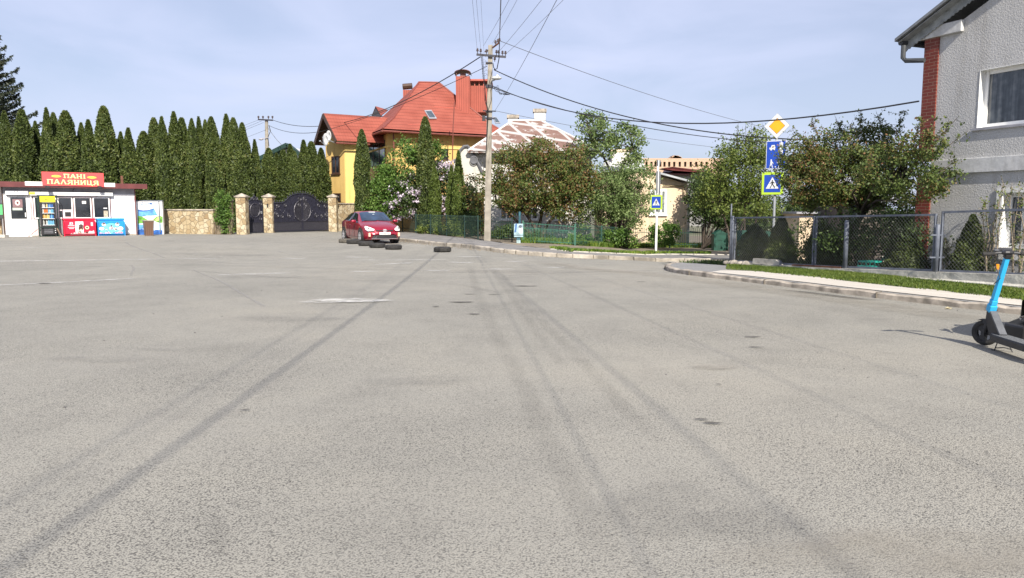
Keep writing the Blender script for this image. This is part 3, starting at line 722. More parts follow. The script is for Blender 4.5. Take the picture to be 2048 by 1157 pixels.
for i, (px, py, w, dn, lab) in enumerate([(1510, 440, 62, 1.1, 'reddish dark rounded thuja bush left of the sign post behind the chain link fence'), (1562, 428, 62, .9, 'brown green thuja bush right of the sign post behind the chain link fence'),
                             (1645, 440, 60, .8, 'yellow green thuja bush behind the second chain link panel by the leaning trunk'), (1818, 465, 78, .9, 'broad dark thuja bush in front of the red brick corner'), (1942, 433, 66, .8, 'pointed dark thuja in front of the grey rendered wall')]):
    t = FX(px, dn); q = FL(t, dn); h = up(px, py, q) - .06
    put_thuja('thuja_bush', THC, i + 1 if i < 4 else 0, q.x, q.y, ter(q.x, q.y) + .04, h, w / F * q.y / 2 * 1.2, 1.4, .44, lab, 'thuja bush', 'small thujas behind the chain link fence', rt.random() * 6, False)

def crown_points(ells, ncl, per, spread, rnd, shell=.5):
    vol = np.array([e[3] * e[4] * e[5] for e in ells]); k = rnd.choice(len(ells), ncl, p=vol / vol.sum())
    d = rnd.normal(size=(ncl, 3)); d /= np.linalg.norm(d, axis=1)[:, None]
    r = shell + (1 - shell) * rnd.random(ncl) ** .6; r *= (.86 + .24 * rnd.random(ncl))
    E = np.array(ells)[k]; C = E[:, :3] + d * r[:, None] * E[:, 3:]
    P = np.repeat(C, per, axis=0) + rnd.normal(size=(ncl * per, 3)) * spread * np.array([1, 1, .75])
    return C, P
def shrub(name, label, cat, base, ells, ncl, per, spread, lsize, m, seed, trunk=None, r0=.08, bark=BARK, shell=.45, group=None, limbs=26, stems=3, extra=None, twig=0, upb=0, part='crown'):
    """base: ground point, ells: (dx,dy,z,rx,ry,rz) about the base"""
    rnd = np.random.default_rng(seed); root = thing(name, label, cat, base, 0, group)
    C, P = crown_points(ells, ncl, per, spread, rnd, shell)
    keep = P[:, 2] > .03; P = P[keep]
    V, Q = leafquads(P, lsize, rnd, upb); mb = MB().arr(V, Q)
    mb.build(part, m, root, local=True)
    tb = MB(); rr = random.Random(seed); tk = trunk if trunk else []
    tops = []
    if tk:
        for st in tk:
            n = len(st); tb.tube(st, [r0 * (1 - .6 * i / (n - 1)) for i in range(n)], 7); tops.append((Vector(st[-1]), r0 * .45)); tops.append((Vector(st[len(st) // 2]), r0 * .5))
    else:
        for k in range(stems): tops.append((Vector((rr.uniform(-.1, .1), rr.uniform(-.1, .1), 0)), r0 * .6))
    ix = rnd.choice(len(C), min(limbs, len(C)), replace=False)
    for i in ix:
        c = Vector(C[i]); s, r = min(tops, key=lambda q: (q[0] - c).length + rr.random() * .8)
        if c.z < s.z - .4: continue
        mid = s.lerp(c, .5) + Vector((rr.uniform(-.15, .15), rr.uniform(-.15, .15), rr.uniform(-.05, .25))) * (c - s).length * .6
        tb.tube([s, s.lerp(mid, .5) + Vector((0, 0, .03)), mid, c], [r, r * .75, r * .5, r * .15], 5, False)
    if twig:
        for i in range(twig):
            c = C[rnd.integers(len(C))]; dd = rnd.normal(size=3) * spread * 1.8; dd[2] = abs(dd[2]); tb.tube([c, c + dd * .6, c + dd], [.008, .006, .003], 3, False)
    tb.build('trunk', bark, root, local=True)
    if extra:
        em, n, sz, cl = extra; C2, P2 = crown_points([(e[0], e[1], e[2], e[3] * 1.03, e[4] * 1.03, e[5] * 1.03) for e in ells], n, cl, sz * 1.0, rnd, .85)
        P2 = P2[P2[:, 2] > .5]; V, Q = leafquads(P2, sz, rnd, 0, .9); MB().arr(V, Q).build('blossom', em, root, local=True)
    return root
def E(px, py, Y, rx, rz, base, ry=None):        # ellipsoid: centre pixel at depth Y, radii in pixels at that depth
    c = A(px, py, Y); return (c.x - base.x, c.y - base.y, c.z - base.z, rx / F * Y, (ry if ry else rx) / F * Y if not ry else ry, rz / F * Y)
def gb(px, Y, dz=.1):
    p = A(px, 480, Y); return Vector((p.x, Y, ter(p.x, Y) + dz))
# bronze tree before the old white house
b = gb(1075, 39.5)
shrub('crab_apple_tree', 'wide bronze green tree with several bent stems between concrete pole and white sign post', 'tree', b,
      [E(1085, 365, 39.5, 92, 62, b, 2.0), E(1015, 345, 39.5, 45, 55, b, 1.4), E(1150, 350, 39.5, 50, 55, b, 1.5), E(1070, 315, 39.5, 55, 38, b, 1.4), E(960, 385, 39.3, 42, 36, b, .9), E(1040, 400, 39, 50, 30, b, 1.3), E(1130, 410, 39, 55, 32, b, 1.2)],
      620, 62, .17, .115, LF_RED, 31, trunk=[[(0, 0, -.1), (-.15, 0, .7), (-.7, .05, 1.5), (-1.3, .1, 2.3)], [(.05, .1, -.1), (.1, .1, .8), (.3, .2, 1.7), (.2, .2, 2.6)], [(.1, 0, -.1), (.5, 0, .8), (1.1, 0, 1.6), (1.6, .1, 2.5)], [(-.1, -.1, -.1), (-.5, -.1, .5), (-1.4, -.2, 1.3), (-2.2, -.2, 2.0)]], r0=.11, limbs=46)
b = gb(1225, 42)
shrub('maple_tree', 'tall loose pale green tree rising behind the bronze tree, sky showing through', 'tree', b,
      [E(1185, 265, 42, 36, 38, b, 1.0), E(1240, 268, 42, 38, 22, b, 1.0), E(1270, 280, 42, 20, 26, b, .7), E(1205, 300, 42, 42, 26, b, 1.1), E(1175, 240, 42, 22, 14, b, .6), E(1262, 320, 42, 30, 20, b, .8)], 112, 48, .18, .14, LF_PALE, 32,
      trunk=[[(0, 0, -.1), (0, 0, 2), (.1, 0, 3.6), (-.5, 0, 4.8), (-1.2, 0, 5.8)], [(.05, 0, 3.0), (.5, 0, 4.4), (1.0, 0, 5.3)]], r0=.11, limbs=40, shell=.3)
b = gb(1235, 40.3)
shrub('hazel_bush', 'dense mid green bush leaning over the green fence left of the white sign post', 'bush', b,
      [E(1215, 385, 40.3, 62, 60, b, 1.5), E(1265, 370, 40.3, 45, 50, b, 1.2), E(1250, 430, 40, 50, 30, b, 1.1), E(1180, 430, 40, 40, 30, b, 1.0)], 230, 58, .17, .12, LF_PALE, 33, stems=5, limbs=30)
b = gb(1250, 39.0)
shrub('peony_bush', 'low dark green bush behind the light green fence below the hazel', 'bush', b, [E(1235, 478, 39, 40, 20, b, .6), E(1330, 470, 39, 32, 22, b, .6), E(1150, 484, 39, 40, 14, b, .5)], 120, 50, .12, .13, LF_GREEN, 34, stems=6, limbs=14)
b = gb(990, 37.8)
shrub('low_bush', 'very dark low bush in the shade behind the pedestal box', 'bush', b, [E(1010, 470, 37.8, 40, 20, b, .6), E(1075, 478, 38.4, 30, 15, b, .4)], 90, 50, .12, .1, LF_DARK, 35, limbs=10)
# lilac + greens in front of the yellow house
b = gb(865, 47)
shrub('lilac_bush', 'lilac bush covered in pale purple white blossom below the yellow house', 'lilac', b, [E(835, 390, 47, 48, 46, b, 1.4), E(890, 375, 47, 50, 48, b, 1.4), E(875, 345, 47.5, 40, 22, b, 1.0), E(800, 400, 46, 30, 40, b, 1.0)], 260, 52, .18, .14, LF_DARK, 36, extra=(FLOWER, 190, .13, 26), stems=6)
b = gb(770, 46)
shrub('young_walnut_tree', 'fresh bright green tree at the corner of the yellow house, left of the lilac', 'tree', b, [E(770, 390, 46, 34, 55, b, 1.0), E(795, 345, 46.3, 28, 40, b, .9), E(802, 295, 46.5, 13, 24, b, .4), E(745, 420, 46, 28, 34, b, .9), E(832, 305, 46.6, 26, 26, b, .8), E(870, 305, 46.4, 18, 22, b, .6), E(760, 350, 46, 22, 30, b, .7)], 260, 46, .19, .15, LF_GREEN, 37, stems=4, shell=.35)
b = gb(960, 41)
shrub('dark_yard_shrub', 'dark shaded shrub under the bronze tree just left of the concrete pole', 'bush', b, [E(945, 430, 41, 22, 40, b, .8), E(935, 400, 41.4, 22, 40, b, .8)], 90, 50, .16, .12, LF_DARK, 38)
b = gb(895, 43.5)
shrub('fence_climber', 'small leafy plants growing through the dark green fence beside the slim thujas', 'bush', b, [E(885, 465, 42.2, 14, 13, b, .4), E(903, 458, 41, 14, 18, b, .4), E(850, 462, 44, 20, 10, b, .4)], 50, 40, .1, .1, LF_YG, 39, limbs=8)
# ivy bush on the stone wall
q = G(447, 469.5); b = Vector((q.x, q.y + .1, q.z))
shrub('wall_bush', 'glossy green bush standing against the stone wall beside dry branches', 'bush', b, [E(444, 402, q.y + .1, 13, 18, b, .35), E(447, 435, q.y + .1, 15, 26, b, .35), E(452, 455, q.y + .1, 12, 14, b, .3)], 110, 46, .09, .095, LF_GREEN, 40, limbs=14)
mb = MB(); rr = random.Random(4)
for i in range(26):
    x = q.x + rr.uniform(-.55, .5); mb.tube([(x, q.y - .1, q.z), (x + rr.uniform(-.1, .1), q.y - .05, q.z + .5), (x + rr.uniform(-.2, .2), q.y, q.z + rr.uniform(.7, 1.1))], [.012, .009, .005], 3, False)
tag(mb.build('dry_branches', TWIG), 'bundle of bare dry branches leaning on the stone wall below the green bush', 'branches')
# right side trees
b = gb(1480, 33, .05)
shrub('plum_tree', 'loose yellow green tree with upright shoots left of the diamond road sign', 'tree', b,
      [E(1480, 350, 33, 62, 60, b, 1.6), E(1510, 300, 33, 45, 40, b, 1.2), E(1455, 320, 33, 35, 40, b, 1.0), E(1440, 395, 33, 50, 45, b, 1.4), E(1500, 410, 33, 60, 35, b, 1.4), E(1415, 360, 33, 25, 35, b, .8)], 330, 46, .17, .105, LF_YG, 41, stems=4, limbs=60, shell=.3,
      trunk=[[(0, 0, -.1), (0, 0, 1), (.2, 0, 2.4)], [(-.3, 0, -.1), (-.5, .1, 1.2), (-.9, .1, 2.4)], [(.3, 0, -.1), (.6, 0, 1.2), (.8, 0, 2.5)]], r0=.07)
rr = random.Random(8); mb = MB(); ml = []; mnp = np.random.default_rng(8)
for i in range(26):
    px = rr.choice([1455, 1462, 1478, 1490, 1500, 1512, 1520, 1530]) + rr.uniform(-6, 6); top = rr.uniform(232, 290); a = A(px, 330, 33); c = A(px + rr.uniform(-6, 6), top, 33)
    mb.tube([a, a.lerp(c, .5), c], [.02, .012, .004], 4, False)
    for k in range(46):
        f = rr.random(); ml.append(a.lerp(c, f) + Vector((rr.gauss(0, .08), rr.gauss(0, .08), 0)))
V, Qd = leafquads(np.array([tuple(p) for p in ml]), .09, mnp, .3)
rt2 = thing('sapling', 'tall thin shoots with sparse pale leaves rising above the yellow green tree', 'sapling', gb(1490, 33, .05))
MB().arr(V, Qd).build('foliage', LF_PALE, rt2); mb.tube([gb(1490, 33, .05), A(1490, 330, 33)], [.04, .03]); mb.build('stem', BARK, rt2)
b = gb(1405, 40)
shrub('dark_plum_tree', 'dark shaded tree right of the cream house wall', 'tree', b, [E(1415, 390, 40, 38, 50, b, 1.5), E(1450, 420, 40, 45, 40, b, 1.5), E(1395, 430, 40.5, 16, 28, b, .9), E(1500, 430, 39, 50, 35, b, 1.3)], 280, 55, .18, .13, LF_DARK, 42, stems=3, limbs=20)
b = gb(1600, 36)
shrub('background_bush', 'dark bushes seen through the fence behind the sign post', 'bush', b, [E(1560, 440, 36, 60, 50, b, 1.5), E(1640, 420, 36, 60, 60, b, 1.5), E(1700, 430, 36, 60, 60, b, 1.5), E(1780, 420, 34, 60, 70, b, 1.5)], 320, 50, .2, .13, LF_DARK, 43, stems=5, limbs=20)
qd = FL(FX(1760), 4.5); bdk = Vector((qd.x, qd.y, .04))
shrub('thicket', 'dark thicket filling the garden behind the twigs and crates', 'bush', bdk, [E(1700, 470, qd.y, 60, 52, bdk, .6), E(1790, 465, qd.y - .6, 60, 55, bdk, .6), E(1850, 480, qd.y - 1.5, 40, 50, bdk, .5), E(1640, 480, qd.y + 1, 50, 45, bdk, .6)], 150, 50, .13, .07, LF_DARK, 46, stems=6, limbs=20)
# big bronze tree at the right, before the grey house
ct = FX(1712, 1.9); q = FL(ct, 1.9); b = Vector((q.x, q.y, .04))
shrub('cherry_plum_tree', 'big dark bronze tree before the grey house, trunk behind the chain link fence', 'tree', b,
      [E(1690, 345, q.y, 105, 75, b, 1.2), E(1620, 355, q.y, 62, 62, b, 1.0), E(1755, 310, q.y - .5, 75, 55, b, 1.0), E(1680, 285, q.y, 60, 32, b, .8), E(1795, 340, 17.6, 78, 66, b, .8), E(1868, 340, 16.6, 48, 52, b, .5), E(1740, 262, q.y, 36, 18, b, .6), E(1590, 310, q.y, 35, 35, b, .6), E(1862, 272, 16.8, 22, 18, b, .3), E(1640, 400, q.y, 60, 26, b, .8), E(1790, 395, q.y - .6, 70, 26, b, .8), E(1710, 395, q.y, 60, 24, b, .8)],
      640, 78, .10, .062, LF_REDD, 44, trunk=[[(.15, 0, -.1), (0, 0, .5), (-.3, 0, 1.1), (-.55, 0, 1.7), (-.7, .1, 2.3)], [(.2, 0, .2), (-.1, -.1, .9), (.0, -.2, 1.5), (.5, -.4, 2.2)], [(-.2, 0, 1.0), (.3, 0, 1.7), (1.0, -.5, 2.4)]], r0=.10, limbs=90, shell=.35, twig=260)
# branch sprays against the sky and the grey wall
rr = random.Random(12); sp = []; mb = MB()
for (a0, a1) in [((1850, 300), (1918, 232)), ((1850, 320), (1936, 262)), ((1860, 350), (1912, 322)), ((1800, 270), (1800, 226)), ((1770, 270), (1752, 222)), ((1690, 270), (1668, 228)), ((1620, 290), (1583, 258)), ((1720, 270), (1722, 225)), ((1850, 290), (1872, 228)), ((1590, 330), (1556, 305)), ((1860, 340), (1915, 345)), ((1640, 280), (1622, 240)), ((1850, 380), (1900, 372)), ((1830, 280), (1842, 232))]:
    Yd = 16.5 if a0[0] > 1820 else q.y - .3
    s = A(*a0, Yd + .2); e = A(*a1, Yd); mid = s.lerp(e, .5) + Vector((0, 0, -.05)); mb.tube([s, mid, e], [.014, .009, .003], 4, False)
    for k in range(16):
        f = rr.random(); c = s.lerp(e, f); ee = c + Vector((rr.gauss(0, .13), rr.gauss(0, .13), rr.gauss(.03, .1))); mb.tube([c, ee], [.005, .002], 3, False)
        for j in range(9): sp.append(c.lerp(ee, rr.random()) + Vector((rr.gauss(0, .03), rr.gauss(0, .03), rr.gauss(0, .03))))
root = [o for o in bpy.data.objects if o.get('label', '').startswith('big dark bronze')][0]
V, Qd = leafquads(np.array([tuple(p) for p in sp]), .06, np.random.default_rng(5)); MB().arr(V, Qd).build('leaf_spray', LF_REDD, root); mb.build('branch', BARK, root)
# budding shrubs behind the right fence panel
def budding(name, label, px, n, top, seed, dn=.7, bark=BARKL, h0=0):
    q = FL(FX(px, dn), dn); b = Vector((q.x, q.y, .05)); rr = random.Random(seed); root = thing(name, label, 'shrub', b); mb = MB(); lp = []
    H = up(px, top, q)
    for i in range(n):
        x0 = rr.uniform(-.12, .12); x1 = rr.uniform(-.35, .35); h = H * rr.uniform(.75, 1.0)
        P = [Vector((x0 + (x1 - x0) * f + rr.uniform(-.03, .03), rr.uniform(-.08, .08), h * f)) for f in (0, .2, .4, .6, .8, 1)]
        mb.tube(P, [.022, .018, .015, .011, .008, .004], 5, False)
        for k in range(16):
            j = rr.randint(1, 4); a = P[j].lerp(P[j + 1], rr.random()); e = a + Vector((rr.uniform(-.16, .16), rr.uniform(-.1, .1), rr.uniform(.02, .2))); mb.tube([a, e], [.006, .003], 3, False)
            for _ in range(8): lp.append(a.lerp(e, rr.random()) + Vector((rr.gauss(0, .015), rr.gauss(0, .015), rr.gauss(0, .02))))
    V, Qd = leafquads(np.array([tuple(p) for p in lp]), .045, np.random.default_rng(seed), .2); MB().arr(V, Qd).build('buds', LF_YG, root, local=True); mb.build('stem', bark, root, local=True)
budding('budding_shrub', 'pale stemmed budding shrub by the ground floor window, left one', 1978, 5, 362, 1)
budding('budding_shrub', 'pale stemmed budding shrub in front of the ground floor window', 2030, 5, 365, 2, .6)
budding('budding_shrub', 'thin bare shrub just right of the fence gap', 1897, 4, 480, 3, .8)
budding('dry_shrub', 'tangle of bare brown twigs behind the fence beside the turquoise crate', 1735, 16, 452, 4, 1.2, TWIG)
budding('dry_shrub', 'bare brown twigs between the turquoise crate and the broad thuja bush', 1782, 12, 445, 5, 1.6, TWIG)
# spruce at the far left
def spruce():
    Y = 54; b = A(-14, 480, Y); b.z = ter(b.x, Y); rnd = random.Random(2); root = thing('spruce_tree', 'dark spruce with drooping branches at the left edge, taller than the hedge', 'spruce', b)
    H = A(-14, 8, Y).z - b.z; tb = MB().tube([(0, 0, 0), (0, 0, H * .5), (0, 0, H)], [.25, .14, .02], 8); P = []; O = []
    z = 2.0; lev = 0
    while z < H * .985:
        f = 1 - z / H; Rr = .35 + 5.0 * f ** .82
        for k in range(7):
            a = k / 7 * 6.283 + lev * .7 + rnd.uniform(-.3, .3); rr_ = Rr * rnd.uniform(.72, 1.08); dx, dy = math.cos(a), math.sin(a); L0 = []
            for s in range(9):
                u = s / 8; L0.append(Vector((dx * rr_ * u, dy * rr_ * u, z + (-.16 * rr_ * math.sin(u * 2.2) + .30 * rr_ * u * u))))
            tb.tube(L0, [.05 * (1 - i / 9) + .008 for i in range(9)], 4, False)
            n = int(110 * rr_) + 12
            for _ in range(n):
                u = rnd.random() ** .8 * 8; i = min(7, int(u)); c = L0[i].lerp(L0[i + 1], u - i); wsd = .30 * rr_ * (1 - u / 8) + .10; t = rnd.uniform(-1, 1) * wsd * .6
                P.append((c.x - dy * t, c.y + dx * t, c.z - abs(rnd.gauss(0, .14)) + .03)); O.append((dx * .8, dy * .8, -.3))
        z += .42; lev += 1
    V, Qd = leafquads(np.array(P), .26, np.random.default_rng(3), 0, .28, np.array(O)); MB().arr(V, Qd).build('crown', LF_SPRUCE, root, local=True); tb.build('trunk', BARK, root, local=True)
spruce()
# ================================================================== helpers for rotated facades
class Face:
    """vertical plane through p heading ang; local x along it, local y into the building"""
    def __init__(s, p, ang, z0=0): s.p = Vector((p[0], p[1], z0)); s.a = ang; s.t = Vector((math.cos(ang), math.sin(ang), 0)); s.n = Vector((-math.sin(ang), math.cos(ang), 0))
    def uv(s, px, py, d=0):
        r = Vector(ray(px, py)); o = s.p + s.n * d; k = (o - Vector((0, 0, CZ))).dot(s.n) / r.dot(s.n); h = Vector((0, 0, CZ)) + r * k - s.p
        return h.dot(s.t), h.z
    def P(s, px, py, d=0):
        u, z = s.uv(px, py, d); return Vector((u, d, z))
    def rect(s, mb, px0, py0, px1, py1, d0, d1):     # box covering the pixel rectangle, from depth d0 to d1
        py = (py0 + py1) / 2; pxm = (px0 + px1) / 2
        u0 = s.uv(px0, py, d0)[0]; u1 = s.uv(px1, py, d0)[0]; z1 = s.uv(pxm, py0, d0)[1]; z0 = s.uv(pxm, py1, d0)[1]
        return mb.box(u0, u1, min(d0, d1), max(d0, d1), z0, z1)
    def poly(s, mb, pts, d, th=.004):
        return mb.prism([s.P(x, y, d) for x, y in pts], (0, th, 0))
def L_(mb, name, m, root, **k): return mb.build(name, m, root, local=True, **k)

GLY = {  # strokes (x0,y0,x1,y1,w)
 'П': [(.18, 0, .18, 1, .2), (.82, 0, .82, 1, .2), (.0, .93, 1, .93, .14), (0, .05, .36, .05, .1), (.64, .05, 1, .05, .1)],
 'А': [(.1, 0, .48, 1, .14), (.9, 0, .52, 1, .22), (.25, .3, .75, .3, .12), (0, .05, .25, .05, .1), (.7, .05, 1, .05, .1)],
 'Н': [(.18, 0, .18, 1, .2), (.82, 0, .82, 1, .2), (.2, .5, .8, .5, .13), (0, .05, .36, .05, .1), (.64, .05, 1, .05, .1), (0, .95, .36, .95, .1), (.64, .95, 1, .95, .1)],
 'І': [(.5, 0, .5, 1, .34), (.15, .05, .85, .05, .1), (.15, .95, .85, .95, .1)],
 'Л': [(.1, 0, .48, 1, .14), (.9, 0, .52, 1, .22), (0, .05, .25, .05, .1), (.7, .05, 1, .05, .1), (.35, .95, .65, .95, .1)],
 'Я': [(.82, 0, .82, 1, .2), (.3, .93, .85, .93, .14), (.3, .5, .85, .5, .12), (.2, .58, .2, .86, .2), (.12, 0, .5, .5, .18), (0, .05, .25, .05, .1), (.64, .05, 1, .05, .1)],
 'И': [(.18, 0, .18, 1, .2), (.82, 0, .82, 1, .2), (.22, .15, .78, .85, .13), (0, .05, .36, .05, .1), (.64, .95, 1, .95, .1)],
 'Ц': [(.16, .07, .16, 1, .2), (.72, .07, .72, 1, .2), (.05, .07, .95, .07, .14), (.93, -.2, .93, .1, .12)],
 'Д': [(.2, .1, .4, 1, .12), (.75, .1, .75, 1, .14), (.35, .94, .8, .94, .12), (0, .1, 1, .1, .12), (.06, -.15, .06, .1, .12), (.94, -.15, .94, .1, .12)],
 'О': [(.1, .2, .1, .8, .16), (.9, .2, .9, .8, .16), (.2, .94, .8, .94, .14), (.2, .06, .8, .06, .14), (.1, .8, .25, .95, .15), (.9, .8, .75, .95, .15), (.1, .2, .25, .05, .15), (.9, .2, .75, .05, .15)],
 'М': [(.1, 0, .1, 1, .14), (.9, 0, .9, 1, .14), (.1, 1, .5, .3, .13), (.9, 1, .5, .3, .13)],
 '2': [(.15, .9, .7, .9, .16), (.78, .6, .78, .88, .16), (.12, .1, .75, .55, .16), (.1, .08, .9, .08, .16)],
}
def stroke(mb, org, ux, uz, nrm, w, h, s, th=.006):
    x0, y0, x1, y1, t = s; a = Vector((x0 * w, y0 * h)); b = Vector((x1 * w, y1 * h)); d = (b - a).normalized(); n = Vector((-d.y, d.x)) * t * min(w, h) * .5
    if abs(d.x) < .2 or abs(d.y) < .2: pass
    P = [a - n, b - n, b + n, a + n]
    mb.prism([org + ux * p.x + uz * p.y for p in P], nrm * th)
def word(mb, txt, org, ux, uz, nrm, w, h, gap=.15, th=.006, widths={'І': .55}):
    x = 0
    for i, c in enumerate(txt):
        k = widths.get(c, 1.0)
        if c != ' ':
            for j, s in enumerate(GLY[c]): stroke(mb, org + ux * x + nrm * (j * .0004), ux, uz, nrm, w * k, h, s, th)
        x += w * (k + gap)

# ================================================================== stone wall, posts and gates
gA = G(322, 469); gBp = G(428, 469); gC = G(470, 469.5); gD = G(523, 466); gE = G(546, 466); gF = G(659, 463.5); gG = G(675, 463); gH = G(735, 463)
# gate line: posts are nearly in one plane through gC..gG
def wallseg(name, label, a, b, h, th=.3, cap=True, ext=0, cat='wall'):
    a = Vector(a); b = Vector(b); ang = math.atan2(b.y - a.y, b.x - a.x); L0 = (Vector((b.x, b.y)) - Vector((a.x, a.y))).length
    root = thing(name, label, cat, (a.x, a.y, min(a.z, b.z) - .1), ang)
    L_(B(0, L0, 0, th, 0, h + .1), 'wall', STONE, root)
    if cap: L_(B(-.03, L0 + .03, -.05, th + .05, h + .102, h + .17), 'coping', CONCD, root, bev=.01)
    return root
hw = up(400, 421.5, gBp) - gBp.z
wallseg('stone_wall', 'sandstone clad garden wall with flat coping between kiosk and green wall bush', Vector((A(316, 469, 40.6).x, 40.6, gA.z)), gBp, hw)
wallseg('stone_wall', 'short sandstone return wall between the wall bush and the first gate post', gBp + Vector((.1, .2, 0)), gC + Vector((-.3, .35, 0)), up(455, 403, gC) - gC.z)
q = G(-2, 472); 
wallseg('stone_wall', 'piece of sandstone wall at the left edge beside the kiosk', q + Vector((-4, -2, 0)), q + Vector((.45, .45, 0)), 1.3, cap=False)
def post(px0, px1, pyt, g, label):
    w = (px1 - px0) / F * g.y; root = thing('gate_post', label, 'gate post', (A((px0 + px1) / 2, 440, g.y).x, g.y, g.z - .1), 0, 'stone posts beside the gates')
    h = up((px0 + px1) / 2, pyt + 4, g) - g.z + .1
    L_(B(-w / 2, w / 2, 0, w, 0, h), 'shaft', STONE, root)
    mb = MB(); e = w / 2 + .06
    mb.box(-e, e, -.06, w + .06, h + .002, h + .07)
    mb.add([(-e + .03, -.03, h + .07), (e - .03, -.03, h + .07), (e - .03, w + .03, h + .07), (-e + .03, w + .03, h + .07), (0, w / 2, h + .22)], [(0, 1, 4), (1, 2, 4), (2, 3, 4), (3, 0, 4)])
    L_(mb, 'cap', CONCD, root); return root
gp = (gC + gG) / 2
post(472.5, 491.5, 391, gC, 'sandstone gate post left of the small black gate')
pr = post(527, 545, 391, gD, 'sandstone gate post between the small gate and the double gate')
L_(B(-.035, .035, -.03, 0, 1.55, 1.75), 'intercom', BLACK, pr)
post(657, 673, 391, gF, 'sandstone gate post right of the double gate, below the yellow house')
wallseg('stone_wall', 'sandstone wall with coping behind the red car', gG + Vector((0, .25, 0)), Vector((gH.x + 1.2, gH.y + 1.8, gH.z)), up(700, 406.5, gG) - gG.z)
def spiral(c, r, turns, start=0, dirn=1, n=22):
    return [Vector((c[0] + dirn * r * (1 - .8 * i / n) * math.cos(start + turns * 6.283 * i / n), c[1], c[2] + r * (1 - .8 * i / n) * math.sin(start + turns * 6.283 * i / n))) for i in range(n + 1)]
def leafgate(mb, mf, ml, x0, x1, z0, ztop, sp=.33):
    """one leaf: sheet, frame bars, lattice base, scrolls. ztop: function x->z"""
    n = 14; xs = np.linspace(x0, x1, n); bt = [(x, .03, z0) for x in xs]; tp = [(x, .03, ztop(x)) for x in xs]
    for i in range(n - 1): mb.prism([bt[i], bt[i + 1], tp[i + 1], tp[i]], (0, .03, 0))
    for x in (x0 + .03, x1 - .03): mf.box(x - .03, x + .03, -.02, .03, z0, ztop(x))
    zl = z0 + .55
    mf.box(x0, x1, -.024, .028, z0, z0 + .06); mf.box(x0, x1, -.024, .028, zl, zl + .035)
    mf.tube([(x, 0, ztop(x)) for x in xs], .03, 5)
    k = x0 + .06
    while k < x1 - .05:     # vertical bars
        mf.box(k - .008, k + .008, 0, .028, zl, ztop(k)); k += .14
    s = .13; m_ = int((x1 - x0 + .55) / s)
    for i in range(m_):     # lattice
        for dr in (1, -1):
            a = x0 + i * s - (0 if dr < 0 else .5); b = a + .5 * dr; za, zb = z0 + .06, zl
            if dr < 0: a, b = x0 + i * s, x0 + i * s - .5
            u0, u1 = 0, 1
            for lo in (x0 + .04, ):
                if a < lo and b > lo: u0 = (lo - a) / (b - a)
                if b < lo and a > lo: u1 = (lo - a) / (b - a)
            hi = x1 - .04
            if a < hi < b: u1 = (hi - a) / (b - a)
            if b < hi < a: u0 = (hi - a) / (b - a)
            if max(a, b) < x0 or min(a, b) > x1: continue
            ml.tube([(a + (b - a) * u0, 0, za + (zb - za) * u0), (a + (b - a) * u1, 0, za + (zb - za) * u1)], .010, 3, False)
def gate():
    gg = gE; root = thing('double_gate', 'wide black wrought iron double gate with arched top and scrollwork', 'gate', (gE.x, gE.y + .12, gE.z - .02), math.atan2(gF.y - gE.y, gF.x - gE.x))
    W = (Vector((gF.x, gF.y)) - Vector((gE.x, gE.y))).length - .03; hm = up(600, 385, gE) - gE.z; hs = up(560, 405, gE) - gE.z
    def top(x):
        t = abs(x - W / 2) / (W * .27); return hs + (hm - hs) * (math.sqrt(max(0, 1 - t * t * .92)) if t < 1 else max(0, .28 - (t - 1) * 1.2) if t < 1.23 else 0)
    for side in (0, 1):
        x0, x1 = (0.03, W / 2 - .012) if side == 0 else (W / 2 + .012, W - .03)
        mb, mf, ml = MB(), MB(), MB(); leafgate(mb, mf, ml, x0, x1, .08, top)
        sgn = -1 if side == 0 else 1; cx = W / 2
        for (ox, z, r, st) in [(.22, hm - .33, .16, 1.5), (.22, hm - .68, .13, 4.5), (W * .42, hs - .2, .12, 0), (W * .46, hs - .6, .12, 3), (W * .44, 1.0, .13, 2), (W * .36, .95, .12, 1), (W * .24, 1.0, .14, 3.5), (W * .30, hs - .15, .12, 1)]:
            ml.tube(spiral((cx + sgn * ox, -.02, z), r, 1.6, st, sgn), .014, 4, False)
        # half medallion with cross lattice
        R0 = .62; zc = 1.28
        ml.tube([(cx + sgn * (.03 + R0 * math.sin(a)), -.02, zc + R0 * math.cos(a)) for a in np.linspace(0, math.pi, 16)], .02, 4, False)
        for i in range(-9, 10):
            o = i * .11
            for dr in (1, -1):
                pts = [(x, zc + dr * (x - .03) + o) for x in np.linspace(.03, .03 + R0, 14)]
                pts = [(x, z) for x, z in pts if (x - .03) ** 2 + (z - zc) ** 2 < R0 * R0]
                if len(pts) > 1: ml.tube([(cx + sgn * pts[0][0], -.015, pts[0][1]), (cx + sgn * pts[-1][0], -.015, pts[-1][1])], .009, 3, False)
        for i in range(11):     # finials along the top
            x = x0 + (x1 - x0) * (i + .5) / 11; mf.ell((x, 0, top(x) + .09), .035, .02, .06, 6, 4); mf.tube([(x, 0, top(x)), (x, 0, top(x) + .05)], .012, 4, False)
        for k in range(12): ml.ell((x0 + (x1 - x0) * ((k * .37) % 1), -.03, .75 + ((k * .61) % 1) * (hs - .9)), .028, .015, .028, 6, 4)
        lf = L_(mb, 'gate_leaf', BLACKM, root); mf.build('frame', BLACKM, lf, local=True); ml.build('scrollwork', IRONL, lf, local=True)
    return root
gate()
